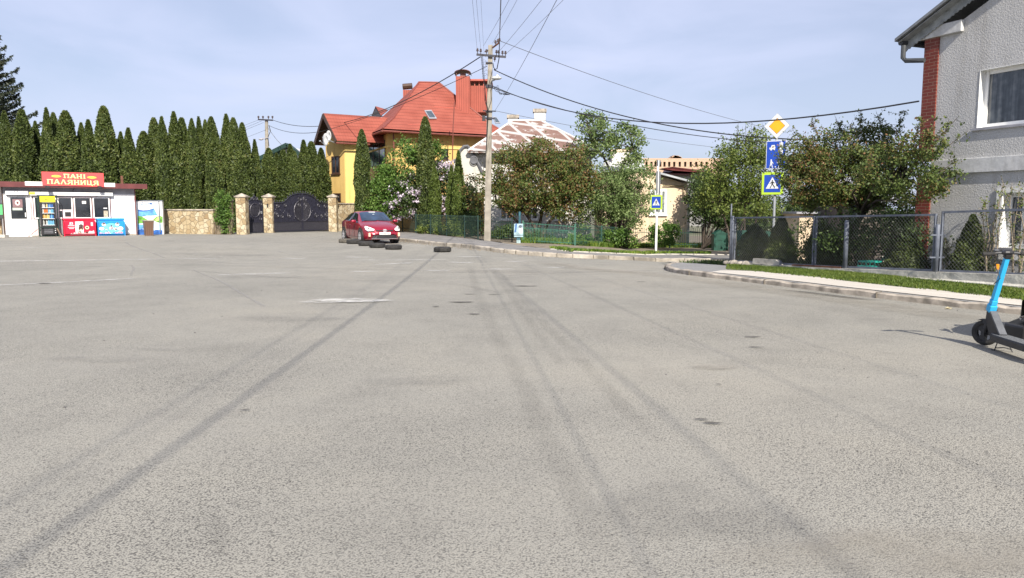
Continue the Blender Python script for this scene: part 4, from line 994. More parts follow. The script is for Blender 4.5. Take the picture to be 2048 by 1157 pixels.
def wicket():
    a = G(492.5, 467.5); b = G(526, 466.5); root = thing('wicket_gate', 'narrow black wrought iron gate with oval lattice between two stone posts', 'gate', (a.x, a.y + .12, a.z - .02), math.atan2(b.y - a.y, b.x - a.x))
    W = (Vector((b.x, b.y)) - Vector((a.x, a.y))).length; hs = up(495, 402, a) - a.z; hm = up(508, 393, a) - a.z
    top = lambda x: hs + (hm - hs) * math.exp(-((x - W / 2) / (W * .2)) ** 2)
    mb, mf, ml = MB(), MB(), MB(); leafgate(mb, mf, ml, .02, W - .02, .06, top)
    ml.tube([(W / 2 + .33 * math.cos(t), -.02, 1.3 + .38 * math.sin(t)) for t in np.linspace(0, 6.283, 22)], .018, 4, False)
    for i in range(-4, 5):
        ml.tube([(W / 2 + i * .07 - .1, -.015, 1.05), (W / 2 + i * .07 + .1, -.015, 1.55)], .008, 3, False)
        ml.tube([(W / 2 + i * .07 + .1, -.015, 1.05), (W / 2 + i * .07 - .1, -.015, 1.55)], .008, 3, False)
    for (x, z, s) in [(.2, hs - .15, 1), (W - .2, hs - .15, -1), (.22, .82, 1), (W - .22, .82, -1), (W / 2 - .1, hm - .1, 1), (W / 2 + .1, hm - .1, -1)]: ml.tube(spiral((x, -.02, z), .11, 1.5, 1, s), .014, 4, False)
    for i in range(5): x = W * (i + .5) / 5; mf.ell((x, 0, top(x) + .07), .035, .02, .06, 6, 4)
    lf = L_(mb, 'gate_leaf', BLACKM, root); mf.build('frame', BLACKM, lf, local=True); ml.build('scrollwork', IRONL, lf, local=True)
    L_(MB().box(W - .16, W - .1, -.05, .03, 1.1, 1.25).tube([(W - .13, -.05, 1.2), (W - .3, -.07, 1.2)], .012, 5), 'handle', GALV, root)
wicket()

# ================================================================== kiosk
KA = A(10.5, 474, 35.0); KB = A(272, 470.5, 38.3); kang = math.atan2(KB.y - KA.y, KB.x - KA.x); KZ = .38
K = Face((KA.x, KA.y), kang, KZ)
kW = K.uv(272, 440)[0]; kroot = thing('kiosk', 'white panelled shop kiosk with maroon roof edge, door and roller shutter boxes', 'kiosk', (KA.x, KA.y, KZ), kang)
kH = K.uv(200, 376.5)[1]; kD = 2.6
L_(MB().box(0, kW, 0, kD, -.4, kH), 'wall', PANEL, kroot)
L_(MB().box(.03, kW - .02, -.015, -.001, K.uv(150, 388)[1], kH - .002), 'fascia_panel', GREYW, kroot)
rb = MB(); zr = kH + .002; rb.box(-1.6, kW + .5, -.42, kD + .3, zr, zr + .20); rb.box(-1.62, kW + .52, -.44, -.423, zr - .03, zr + .22)
L_(rb, 'roof_edge', MAROON, kroot, bev=.01)
L_(MB().box(K.uv(50, 370, -.45)[0], K.uv(230, 370, -.45)[0], -.462, -.445, zr + .05, zr + .24), 'white_fascia', WHITE, kroot)
L_(MB().box(kW - .02, kW + .03, -.03, .03, -.1, kH), 'corner_trim', MAROON, kroot)
L_(MB().box(-.03, .02, -.03, .03, -.1, kH), 'corner_trim', BROWNF, kroot)
# door
dm = MB(); K.rect(dm, 15, 397, 62, 474, -.04, -.001); dr = L_(dm, 'door', WHITE, kroot)
dm = MB(); K.rect(dm, 21.5, 395.5, 52.5, 438, -.05, -.041); L_(dm, 'pane', GLASSD, dr)
# poster behind the door pane
dm = MB(); K.rect(dm, 25, 399, 45, 414.5, -.056, -.051); po = L_(dm, 'poster', M('mauve_poster', (.22, .13, .14), .6, .1), dr)
dm = MB(); u, z = K.uv(35, 406, -.06); dm.ell((u, -.057, z), .10, .003, .13, 12, 6); L_(dm, 'poster_print', M('poster_pale', (.75, .62, .60), .6, .05), dr)
dm = MB(); dm.ell((u, -.062, z), .045, .003, .06, 10, 6); K.rect(dm, 25, 414.8, 45, 416, -.056, -.051); L_(dm, 'poster_mark', M('poster_dark', (.14, .05, .05), .6, .1), dr)
dm = MB(); K.rect(dm, 25, 416, 45, 421, -.056, -.051); L_(dm, 'poster_strip', M('grey_green_strip', (.45, .52, .45), .6, .1), dr)
dm = MB(); u, z = K.uv(51, 430, -.05); dm.box(u - .02, u + .02, -.09, -.051, z - .1, z + .1); L_(dm, 'handle', WHITE, dr)
for (a, b, c, d_, nm) in [(10, 381, 57, 388.5, 'door'), (59, 384, 226, 391, 'window')]:
    sm = MB(); u0, z1 = K.uv(a, b + 0, -.15); u1, z0 = K.uv(c, d_ + 2, -.15); sm.box(u0, u1, -.19, -.016, z0, z1); L_(sm, 'shutter_box', WHITE, kroot, bev=.02)
sm = MB(); K.rect(sm, 14, 390.8, 57, 392.5, -.1, -.002); K.rect(sm, 68, 393.2, 224, 395, -.1, -.002); L_(sm, 'shutter_slot', GREYW, kroot)
# window band
zt = K.uv(150, 394.5)[1]; zb = K.uv(150, 437.5)[1]
wins = [(67.5, 113, 'window'), (115, 145.5, 'window'), (147.5, 183, 'window'), (185.5, 219.5, 'window')]
fm = MB(); K.rect(fm, 66, 394, 222, 438.5, -.012, -.001); L_(fm, 'window_surround', MAROON, kroot)
for i, (a, b, nm) in enumerate(wins):
    u0 = K.uv(a, 415)[0]; u1 = K.uv(b, 415)[0]; fm = MB(); w = .055
    fm.box(u0, u0 + w, -.05, -.013, zb, zt); fm.box(u1 - w, u1, -.05, -.013, zb, zt); fm.box(u0 + w, u1 - w, -.05, -.013, zb, zb + w); fm.box(u0 + w, u1 - w, -.05, -.013, zt - w, zt)
    if i == 1:
        zm = K.uv(130, 421)[1]; fm.box(u0 + w, u1 - w, -.052, -.013, zm - .03, zm + .03); um = K.uv(126.5, 430)[0]; fm.box(um - .03, um + .03, -.049, -.013, zb + w, zm - .03)
        fm.box(um + .03, u1 - w, -.04, -.013, zb + w, zm - .03)
    wf = L_(fm, 'window', WHITE, kroot)
    L_(MB().box(u0 + w, u1 - w, -.03, -.0135, zb + w, zt - w), 'pane', GLASSD, wf)
    if i == 1: m_ = MB(); K.rect(m_, 130, 424.5, 142, 433.5, -.062, -.041); L_(m_, 'hatch', BLACK, wf)
    if i == 2:
        m_ = MB(); K.rect(m_, 164, 402.5, 172, 408, -.036, -.031); L_(m_, 'notice', WHITE, wf)
    if i == 3:
        m_ = MB(); K.rect(m_, 207.5, 422, 216, 437, -.034, -.0305); L_(m_, 'shelf_display', M('display_tan', (.42, .36, .25), .7, .3, 20), wf)
        m_ = MB(); K.rect(m_, 207, 416, 214, 418, -.035, -.0305); L_(m_, 'ceiling_lamp', WHITE, wf)
m_ = MB(); K.rect(m_, 59.5, 403, 64, 439, -.02, -.001); L_(m_, 'pink_strip', M('faded_pink', (.6, .38, .38), .6, .15, 5), kroot)
m_ = MB(); K.rect(m_, 58.5, 384.6, 70, 389.5, -.197, -.191); L_(m_, 'yellow_sticker', M('sticker_yellow', (.75, .62, .06), .5, .1), kroot)
m_ = MB(); K.rect(m_, 28, 382.2, 29.2, 386.5, -.197, -.191); K.rect(m_, 34, 382.2, 35.2, 386.5, -.197, -.191); L_(m_, 'bracket', GREYW, kroot)
m_ = MB(); K.rect(m_, 62, 441, 78, 474, -.012, -.001); L_(m_, 'lower_panel', M('pinkish_panel', (.62, .52, .52), .6, .12, 3), kroot)
m_ = MB(); K.rect(m_, 114, 440, 126, 472, -.012, -.001); L_(m_, 'lower_panel', GALV, kroot)
m_ = MB(); m_.box(.08, kW, -.03, -.001, -.1, .05); L_(m_, 'plinth', CONCD, kroot)
m_ = MB(); m_.tube([K.P(149, 376, -.2), K.P(146, 381, -.2), K.P(145, 384, -.2), K.P(148, 384.5, -.2)], .012, 4); m_.tube([K.P(84, 378, -.2), K.P(80, 384, -.2)], .006, 3); m_.tube([K.P(200, 382, -.2), K.P(207, 389, -.2)], .006, 3); L_(m_, 'cable', BLACK, kroot)
m_ = MB(); m_.tube([K.P(270, 385, -.04), K.P(268, 400, -.04), K.P(273, 415, -.04)], .006, 3); L_(m_, 'wire', GREYW, kroot)
m_ = MB(); m_.box(K.uv(243, 353, 1)[0] - .04, K.uv(243, 353, 1)[0] + .07, 1.0, 1.1, zr + .2, K.uv(243, 352, 1)[1]); L_(m_, 'vent_pipe', RUST, kroot)
# sign board
sr = thing('shop_sign', 'red sign board with yellow Cyrillic lettering and two loaves on the kiosk roof', 'sign', (KA.x, KA.y, KZ), kang)
c4 = [K.P(83, 343.7, -.5), K.P(207, 346.8, -.5), K.P(207.5, 374.5, -.5), K.P(85.5, 371, -.5)]
c4[3].x = c4[0].x; c4[2].x = c4[1].x
SRED = M('sign_red', (.72, .085, .085), .4, .06, 2); SYEL = M('sign_yellow', (.88, .66, .10), .4, .08, 3); SYEP = M('sign_pale_yellow', (.95, .86, .42), .4, .05, 3)
L_(MB().prism(c4, (0, .06, 0)), 'board', SRED, sr, bev=.006)
ux = (c4[2] - c4[3]).normalized(); W_ = (c4[2] - c4[3]).length; uz = Vector((0, 0, 1)); Hs = (c4[0] - c4[3]).z; nr = Vector((0, -1, 0)); o0 = c4[3] + Vector((0, -.002, 0))
m_ = MB(); cw = W_ * .80 / (6.0 + .12 * 8) * .80
wA = W_ * .073
m_ = MB(); word(m_, 'ПАНІ', o0 + ux * W_ * .34 + uz * Hs * .60, ux, uz, nr, W_ * .094, Hs * .30, .1); word(m_, 'ПАЛЯНИЦЯ', o0 + ux * W_ * .075 + uz * Hs * .13, ux, uz, nr, W_ * .0935, Hs * .33, .13)
L_(m_, 'lettering', SYEP, sr)
m_ = MB(); word(m_, 'ПАНІ', o0 + ux * W_ * .345 + uz * Hs * .585 + Vector((0, .0015, 0)), ux, uz, nr, W_ * .094, Hs * .30, .1, .003); word(m_, 'ПАЛЯНИЦЯ', o0 + ux * W_ * .08 + uz * Hs * .115 + Vector((0, .0015, 0)), ux, uz, nr, W_ * .0935, Hs * .34, .13, .003)
L_(m_, 'letter_shadow', SYEL, sr)
for k in (.225, .80):
    m_ = MB(); c = o0 + ux * W_ * k + uz * Hs * .70; pts = [c + ux * W_ * .068 * math.cos(t) * (1 + .15 * (abs(math.cos(t)) > .9)) + uz * Hs * .09 * math.sin(t) for t in np.linspace(0, 6.283, 17)[:-1]]; m_.prism(pts, nr * .006); lo = L_(m_, 'loaf_print', SYEL, sr)
    m_ = MB(); m_.prism([c + ux * W_ * .045 * math.cos(t) + uz * Hs * .012 * math.sin(t) + nr * .0065 for t in np.linspace(0, 6.283, 13)[:-1]], nr * .002); L_(m_, 'loaf_slash', M('loaf_orange', (.75, .35, .08), .5, .1), sr)
for px in (95, 199):
    p = K.P(px, 375.5, -.55); fr = thing('floodlight', 'small black floodlight under the %s end of the red sign' % ('left' if px < 150 else 'right'), 'floodlight', K.p + K.t * p.x + K.n * p.y + Vector((0, 0, p.z)), kang, 'floodlights under the shop sign')
    L_(MB().box(-.09, .09, -.06, .04, -.05, .07), 'housing', BLACK, fr, bev=.01); L_(MB().tube([(0, .04, 0), (0, .3, .02)], .015, 5), 'arm', BLACK, fr)
# notice board left of kiosk
nb = thing('notice_board', 'dark board with green poster on the wall left of the kiosk', 'notice board', (KA.x, KA.y, KZ), kang)
m_ = MB(); K.rect(m_, -14, 407, 7.5, 438, .02, .08); L_(m_, 'board', M('board_dark', (.05, .055, .055), .7, .2), nb)
m_ = MB(); K.rect(m_, -8, 409.5, 5.5, 430, .01, .018); L_(m_, 'poster', M('poster_green', (.10, .48, .18), .5, .15, 12), nb)
m_ = MB(); K.rect(m_, -11, 438, -9, 475, .03, .07); K.rect(m_, 3.5, 438, 5, 475, .03, .07); L_(m_, 'leg', BLACKM, nb)
m_ = MB(); p = G(15, 475.5); m_.box(p.x - .3, p.x - .02, p.y - .15, p.y + .15, p.z - .02, p.z + .13); m_.box(p.x - .7, p.x - .32, p.y - .13, p.y + .1, p.z - .02, p.z + .14); tag(m_.build('step_block', CONC, bev=.015), 'two grey concrete step blocks at the foot of the kiosk door', 'block')

# bottle fridge
FD_ = -.62
def fr_(mb, a, b, c, d_, y0, y1): return K.rect(mb, a, b, c, d_, y0, y1)
g0 = K.uv(95, 473, -.6)
fru0 = K.uv(78, 430, FD_)[0]; fru1 = K.uv(115.5, 430, FD_)[0]; frt = K.uv(96, 390.5, FD_)[1]; frb = K.uv(96, 473.5, FD_)[1]
fc = K.p + K.t * ((fru0 + fru1) / 2) + K.n * (FD_ + .3); W2 = (fru1 - fru0) / 2; H2 = frt - frb
froot = thing('drinks_fridge', 'tall drinks fridge with yellow header in a dark green cage frame at the kiosk front', 'fridge', (fc.x, fc.y, KZ + frb), kang)
m_ = MB(); w = W2 - .07
m_.box(-w, w, -.27, .28, .08, .5); m_.box(-w, -w + .06, -.27, .28, .5, H2 - .12); m_.box(w - .06, w, -.27, .28, .5, H2 - .12); m_.box(-w + .06, w - .06, .22, .28, .5, H2 - .12); m_.box(-w, w, -.27, .28, H2 - .12, H2 - .05)
L_(m_, 'cabinet', BLACK, froot, bev=.008)
L_(MB().box(-w + .06, w - .06, .20, .218, .5, H2 - .12), 'back_liner', M('fridge_liner', (.10, .11, .13), .5, .1), froot)
for k in range(4): L_(MB().box(-w + .1, w - .16, -.276, -.271, .16 + k * .07, .175 + k * .07), 'grille_slat', GREYW, froot)
for k in range(3): L_(MB().ell((w - .06, -.28, .18 + k * .1), .022, .01, .022, 8, 5), 'knob', WHITE, froot)
L_(MB().box(-w, w, -.30, -.271, H2 - .33, H2 - .06), 'header', M('header_yellow', (.80, .72, .03), .4, .05), froot)
m_ = MB(); m_.prism([(-.14, -.302, H2 - .24), (-.10, -.302, H2 - .20), (.16, -.302, H2 - .165), (.14, -.302, H2 - .18), (-.08, -.302, H2 - .225)], (0, -.003, 0)); L_(m_, 'header_mark', M('mark_dark', (.05, .04, .02), .5, .1), froot)
m_ = MB()
for (x, y) in ((-W2, -.31), (W2, -.31), (-W2, .29), (W2, .29)): m_.box(x - .018, x + .018, y - .018, y + .018, 0, H2)
for z in (.02, H2 - .02, .42): 
    for y in (-.31, .29): m_.box(-W2 + .02, W2 - .02, y - .012, y + .012, z - .012, z + .012)
    for x in (-W2, W2): m_.box(x - .012, x + .012, -.29, .27, z - .012, z + .012)
L_(m_, 'cage_frame', DGREEN, froot)
shz = [.56, .86, 1.12, 1.38, 1.62]
shelf_mat = M('shelf_white', (.72, .74, .76), .4, .03)
for z in shz: L_(MB().box(-w + .062, w - .062, -.25, .19, z - .035, z - .01), 'shelf', shelf_mat, froot)
BC = {'pale blue': (.15, .42, .62), 'dark blue': (.03, .13, .42), 'orange': (.62, .17, .03), 'amber': (.50, .28, .06), 'milky white': (.62, .62, .58), 'dark brown': (.05, .03, .02), 'yellowish': (.62, .52, .2)}
rows = [(0, .24, ['milky white', 'dark brown', 'milky white', 'pale blue', 'pale blue', 'pale blue', 'pale blue'], 'bottom'), (1, .20, ['amber', 'yellowish', 'amber', 'yellowish', 'yellowish', 'dark blue', 'pale blue', 'dark blue'], 'second lowest'),
        (2, .21, ['milky white', 'orange', 'orange', 'orange', 'pale blue', 'milky white', 'pale blue', 'pale blue'], 'middle'), (3, .19, ['milky white', 'milky white', 'dark brown', 'yellowish', 'dark blue', 'pale blue', 'dark blue', 'dark blue'], 'second highest'), (4, .14, ['milky white', 'amber', 'dark brown', 'amber', 'milky white', 'amber', 'dark brown', 'milky white'], 'top')]
bme = {}
for ri, h, cs, nm in rows:
    for i, c in enumerate(cs):
        key = (c, h)
        if key not in bme:
            b_ = MB().lathe([(0, 0), (.034, 0), (.036, .02), (.036, h * .6), (.026, h * .74), (.013, h * .84), (.013, h * .93), (0, h * .93)], seg=10)
            bme[key] = mesh_from(b_, 'bottle', M('bottle_' + c.replace(' ', '_'), BC[c], .15, .15, 20))
            c_ = MB().lathe([(0, h * .931), (.017, h * .931), (.017, h), (0, h)], seg=8); bme[('cap', h, c)] = mesh_from(c_, 'cap', M('cap_' + c.replace(' ', '_'), tuple(min(1, x * 1.6 + .1) for x in BC[c]), .4, .05))
        n = len(cs); x = -w + .11 + (2 * w - .22) * i / (n - 1); pos = fc + K.t * x + K.n * (-.16 + .02 * ((i * 7) % 3)); pos.z = KZ + frb + shz[ri] - .0095
        cnt = cs[:i].count(c); tot = cs.count(c); wh = ('' if tot == 1 else ' %s of its colour from the left' % ordn[cnt])
        bo = thing('bottle', '%s bottle on the %s fridge shelf%s' % (c, nm, ',' + wh if wh else ''), 'bottle', pos, 0, 'bottles in the drinks fridge')
        for nmx, mm in (('glass', bme[key]), ('cap', bme[('cap', h, c)])):
            ob = bpy.data.objects.new(nmx, mm); COL.objects.link(ob); ob.parent = bo
# door glass of fridge: clear pane
gm, gnt, gb_ = nodes('fridge_door_glass'); gb_.inputs['Roughness'].default_value = .03
tr = gnt.nodes.new('ShaderNodeBsdfTransparent'); gl_ = gnt.nodes.new('ShaderNodeBsdfGlossy'); gl_.inputs['Roughness'].default_value = .04; mx = gnt.nodes.new('ShaderNodeMixShader'); mx.inputs[0].default_value = .07
gnt.links.new(tr.outputs[0], mx.inputs[1]); gnt.links.new(gl_.outputs[0], mx.inputs[2]); gnt.links.new(mx.outputs[0], gnt.nodes['Material Output'].inputs['Surface'])
L_(MB().box(-w + .06, w - .06, -.266, -.262, .5, H2 - .33), 'door_glass', gm, froot)

def freezer(name, label, px0, px1, pyt, pyb, d, m, tm, art):
    u0 = K.uv(px0, (pyt + pyb) / 2, d)[0]; u1 = K.uv(px1, (pyt + pyb) / 2, d)[0]; zt_ = K.uv((px0 + px1) / 2, pyt, d)[1]; zb_ = K.uv((px0 + px1) / 2, pyb, d)[1]
    c = K.p + K.t * ((u0 + u1) / 2) + K.n * (d + .3); w = (u1 - u0) / 2; h = zt_ - zb_
    root = thing(name, label, 'freezer', (c.x, c.y, KZ + zb_), kang, 'ice cream freezers')
    L_(MB().box(-w, w, -.3, .3, .10, h * .88), 'body', m, root, bev=.03)
    L_(MB().box(-w - .02, w + .02, -.32, .32, h * .885, h), 'lid', tm, root, bev=.03)
    L_(MB().box(-w + .03, w - .03, -.28, .28, 0.02, .097), 'base', BLACK, root)
    m_ = MB()
    for x in (-w, w): m_.box(x - .02, x + .02, -.36, -.33, 0, h * .8)
    for z in (.06, .13): m_.box(-w + .02, w - .02, -.355, -.335, z, z + .02)
    L_(m_, 'guard_rail', m, root)
    def add(nm, mat_, polys):
        mb = MB()
        for k, pts in enumerate(polys): mb.prism([(-w + 2 * w * x, -.304 - .0005 * (k % 4), h * .12 + h * .76 * y) for x, y in pts], (0, .003, 0))
        L_(mb, nm, mat_, root)
    art(add)
def el(cx, cy, rx, ry, n=14): return [(cx + rx * math.cos(t), cy + ry * math.sin(t)) for t in np.linspace(0, 2 * math.pi, n + 1)[:-1]]
def rc(x0, y0, x1, y1): return [(x0, y0), (x1, y0), (x1, y1), (x0, y1)]
PW = M('print_white', (.82, .80, .78), .4, .03); PK = M('print_cream', (.80, .68, .45), .4, .1); PB = M('print_chocolate', (.10, .035, .03), .4, .2, 20); PR = M('freezer_red', (.62, .012, .045), .35, .06); PBL = M('freezer_blue', (.02, .26, .66), .35, .08); PCY = M('print_cyan', (.16, .55, .80), .4, .1); PPK = M('print_pink', (.75, .30, .34), .4, .2, 10); PTX = M('print_text', (.80, .55, .58), .4, .05)
def art_red(add):
    add('print_panel', PW, [rc(.36, .04, .62, .92)])
    add('print_splash', PW, [[(.18, .0), (.22, .10), (.27, .05), (.31, .14), (.36, .08), (.5, .05), (.66, .1), (.7, .2), (.76, .16), (.82, .24), (.88, .2), (.95, .27), (.97, .0)]])
    add('print_ice_cream', PB, [el(.54, .52, .085, .22), rc(.455, .28, .60, .5)]); add('print_roll', PB, [el(.495, .14, .075, .12)]); add('print_filling', PK, [el(.49, .16, .045, .07), el(.535, .34, .05, .05)])
    add('print_wafer_ring', PK, [el(.735, .48, .065, .13)]); add('print_wafer_core', PB, [el(.735, .48, .035, .07), el(.72, .14, .06, .07)])
    add('print_text', PTX, [rc(.13, .62, .34, .67), rc(.17, .70, .29, .73), rc(.18, .74, .23, .86), rc(.19, .84, .28, .88), rc(.25, .75, .29, .86), rc(.12, .49, .34, .54), rc(.16, .40, .31, .45), rc(.86, .60, .93, .86)])
def art_blue(add):
    add('print_glow', PCY, [el(.5, .45, .28, .36), el(.5, .2, .45, .14)])
    add('print_bowl', PW, [el(.22, .72, .075, .13), el(.73, .72, .075, .13), el(.13, .42, .10, .12), el(.84, .42, .11, .14), el(.50, .42, .09, .2), el(.31, .30, .05, .08), el(.66, .38, .05, .12)])
    add('print_scoop', PB, [el(.22, .78, .065, .08), el(.73, .78, .06, .08), el(.5, .62, .03, .06), el(.67, .36, .03, .09)])
    add('print_fruit', PPK, [el(.5, .42, .05, .12), el(.31, .32, .03, .05), el(.84, .44, .04, .06), el(.87, .12, .05, .08)] + [el(.08 + k * .1, .10 + .03 * (k % 2), .045, .06) for k in range(9)])
    add('print_sweet', SYEL, [el(.12, .46, .04, .05)]); add('print_dot', PB, [el(.12 + k * .11, .15 + .02 * (k % 3), .02, .03) for k in range(8)]); add('print_leafy', PW, [el(.06 + k * .13, .08, .03, .03) for k in range(7)])
freezer('ice_cream_freezer', 'red chest freezer with ice cream print in front of the kiosk windows', 128, 190.5, 437, 473.5, -.66, PR, PR, art_red)
freezer('ice_cream_freezer', 'blue chest freezer with ice cream bowls print in front of the kiosk', 196, 249, 437, 473.5, -.66, PBL, PBL, art_blue)
p = G(124, 475); m_ = MB(); m_.prism([(p.x - .1, p.y + .05, p.z), (p.x + .05, p.y - .1, p.z), (p.x - .25, p.y + .05, p.z + .42), (p.x - .3, p.y + .1, p.z + .42)], (.02, .03, 0)); tag(m_.build('scrap_board', M('scrap_wood', (.25, .17, .12), .9, .2)), 'narrow brown board leaning between the fridge and the red freezer', 'board')
p = G(70, 474.5); m_ = MB().bar((p.x - .3, p.y, p.z + .02), (p.x + .12, p.y + .02, p.z + .35), .05, .02); tag(m_.build('pink_stick', M('pink_stick', (.55, .30, .28), .8, .2)), 'faded pink plank leaning by the kiosk wall left of the drinks fridge', 'plank')

# advertising box right of the kiosk
ap = A(275, 470, 38.7); bp = A(325, 469, 39.1); ap.z = ter(ap.x, ap.y); aang = math.atan2(bp.y - ap.y, bp.x - ap.x); AF = Face((ap.x, ap.y), aang, ap.z)
ah = AF.uv(300, 403)[1]; au = AF.uv(319, 440)[0]
ar = thing('water_vending_box', 'white metal box printed with blue water and green leaves right of the kiosk', 'vending box', (ap.x, ap.y, ap.z), aang)
L_(MB().box(-.05, au + .16, 0, .8, 0, ah), 'body', WHITE, ar)
L_(MB().box(-.07, au + .18, -.03, .85, ah + .002, ah + .05), 'roof', STEELG, ar)
WB1 = M('water_blue', (.10, .30, .62), .4, .35, 5); WB2 = M('deep_blue', (.02, .10, .35), .4, .3, 8); WB3 = M('pale_water', (.55, .72, .85), .4, .12, 5); LFP = M('print_leaf', (.10, .28, .03), .5, .5, 9); LFL = M('print_leaf_light', (.42, .58, .16), .5, .2, 9)
def ap_(nm, mat_, pts, d): mb = MB(); AF.poly(mb, pts, d, .003); L_(mb, nm, mat_, ar)
ap_('print_sky', M('print_pale_sky', (.62, .68, .78), .4, .05), [(276, 407), (306, 407), (316, 432), (276, 432)], -.006)
ap_('print_wave', WB1, [(276, 420), (286, 421.5), (296, 421), (308, 417.5), (315, 431), (276, 434)], -.010)
ap_('print_wave_crest', WB2, [(276, 419.5), (286, 421.2), (296, 420.6), (308.5, 417), (308.5, 418), (296, 422.5), (286, 423.5), (276, 423)], -.014)
ap_('print_pool', WB3, [(276, 447), (325, 448), (325, 463), (276, 463)], -.010)
ap_('print_pool_dark', WB2, [(276, 460), (284, 458), (292, 461), (304, 463), (312, 460), (325, 461), (325, 469), (276, 470.5)], -.014)
ap_('print_pool_shadow', WB1, [(276, 449), (287, 450), (290, 457), (276, 459)], -.014)
ap_('print_leaves', LFP, [(276, 432), (283, 433), (290, 437), (296, 441), (290, 446), (276, 448)], -.018)
ap_('print_leaves', LFP, [(306, 440), (313, 434), (320, 432), (325, 434), (325, 446), (314, 445)], -.018)
ap_('print_leaves_light', LFL, [(310, 440), (316, 434), (322, 434), (319, 441), (313, 444)], -.022)
ap_('print_sun_patch', M('print_pale_green', (.72, .76, .55), .4, .05), [(292, 432), (314, 432), (308, 440), (300, 441), (292, 441)], -.016)
m_ = MB(); word(m_, 'ДОМ', AF.P(282, 409.5, -.012), Vector((1, 0, 0)), Vector((0, 0, 1)), Vector((0, -1, 0)), .12, .12, .35, .004); AF.rect(m_, 300, 406, 304, 409.5, -.012, -.016); AF.rect(m_, 282, 412, 305, 412.8, -.012, -.016)
L_(m_, 'lettering', WB2, ar)
m_ = MB(); AF.rect(m_, 304.5, 405.5, 313.5, 410, -.012, -.016); L_(m_, 'label_plate', WHITEP, ar)
m_ = MB(); u = AF.uv(319.5, 440)[0]; m_.box(u - .02, u + .02, -.09, -.05, .1, ah); L_(m_, 'door_edge', STEELG, ar)
p = G(298, 471.8); m_ = MB(); w = .22; root = thing('litter_bin', 'brown open top litter bin standing before the printed box', 'bin', (p.x, p.y, p.z), kang)
m_.add([(-w * .8, -w * .8, 0), (w * .8, -w * .8, 0), (w * .8, w * .8, 0), (-w * .8, w * .8, 0), (-w, -w, .72), (w, -w, .72), (w, w, .72), (-w, w, .72)], [(0, 3, 2, 1), (0, 1, 5, 4), (1, 2, 6, 5), (2, 3, 7, 6), (3, 0, 4, 7)])
L_(m_, 'body', rib_mat('brown_slats', (.15, .085, .055), .09, .5), root); L_(MB().box(-w - .03, w + .03, -w - .03, w + .03, .722, .77), 'rim', M('bin_rim', (.27, .24, .20), .6, .1), root)

# ================================================================== yellow house
yh = thing('yellow_house', 'large yellow house with red metal tile hip roof and a gabled left wing', 'house', (-7, 52, 0))
def Y_(px, py, Yd): return A(px, py, Yd)
ZE = 6.83
def atz(px, py, z):      # point on pixel ray at height z
    r = ray(px, py); t = (z - CZ) / r[2]; return Vector((r[0] * t, r[1] * t, z))
def atY(x, y, z): return Vector((x, y, z))
C0 = atz(765, 257.5, ZE); C1 = atz(1021, 272, ZE); C3 = atz(706, 281, ZE)
bk = (C3 - C0); C2 = C1 + bk; 
Rl = A(838, 165, (C0.y + C3.y) / 2 + 2.5); Rr = A(878, 168.5, Rl.y + .2); Rr.z = Rl.z
rm = MB(); e = Vector((0, 0, -.14))
# slightly flared lower slope: insert a break line
def slope(mb, a, b, c, d_=None, f=.28, sag=.22):      # a,b eave; c,d ridge (c above b side)
    d_ = d_ or c
    a1 = a.lerp(d_, f) - Vector((0, 0, sag)); b1 = b.lerp(c, f) - Vector((0, 0, sag))
    mb.poly([a, b, b1, a1]); 
    if (c - d_).length < .01: mb.poly([a1, b1, c])
    else: mb.poly([a1, b1, c, d_])
slope(rm, C0, C1, Rr, Rl); slope(rm, C3, C0, Rl, None); slope(rm, C1, C2, Rr, None); slope(rm, C2, C3, Rl, Rr)
rm.prism([C0 + e, C1 + e, C2 + e, C3 + e], (0, 0, .02))
rf = rm.build('roof', ROOFR, yh)
# wing roof
Pk = A(646, 229, 49.6); Rf = A(672, 282, 48.6); Lf = A(627.5, 290, 53.6); zwe = (Rf.z + Lf.z) / 2; Rf = atz(672, 282, zwe); Lf = atz(627.5, 290, zwe)
Pk = (Rf + Lf) / 2; Pk.z = 0; rr_ = ray(646, 229); t = Pk.y / rr_[1]; Pk = Vector((rr_[0] * t, Pk.y, CZ + rr_[2] * t))
wd = (atz(737, 235, Pk.z) - Pk); wd.z = 0; wdn = wd.normalized(); WL = 9.0
Pk2 = Pk + wdn * WL; Rf2 = Rf + wdn * WL; Lf2 = Lf + wdn * WL
wm = MB(); wm.prism([Rf, Rf2, Pk2, Pk], (0, 0, .06)); wm.prism([Pk, Pk2, Lf2, Lf], (0, 0, .06)); wr = wm.build('wing_roof', ROOFR, yh)
bm_ = MB(); bm_.bar(Rf + Vector((0, 0, -.06)), Pk + Vector((0, 0, -.06)), .05, .26); bm_.bar(Lf + Vector((0, 0, -.06)), Pk + Vector((0, 0, -.06)), .05, .26); bm_.build('bargeboard', BROWNF, wr)
sf = MB(); sf.prism([Rf + Vector((0, 0, -.03)), Rf + wdn * 1.2 + Vector((0, 0, -.03)), Pk + wdn * 1.2 + Vector((0, 0, -.03)), Pk + Vector((0, 0, -.03))], (0, 0, .02)); sf.prism([Lf + Vector((0, 0, -.03)), Lf + wdn * 1.2 + Vector((0, 0, -.03)), Pk + wdn * 1.2 + Vector((0, 0, -.03)), Pk + Vector((0, 0, -.03))], (0, 0, .02)); sf.build('soffit', BROWNF, wr)
gt = MB(); gt.tube([C0 + e * 1.1, C1 + e * 1.1], .07, 6); gt.tube([C3 + e * 1.1, C0 + e * 1.1], .07, 6); gt.tube([Rf + e, Rf + wdn * 2.3 + e], .06, 6); gt.build('gutter', M('gutter_brown', (.17, .05, .035), .5, .15), rf)
rc_ = MB()
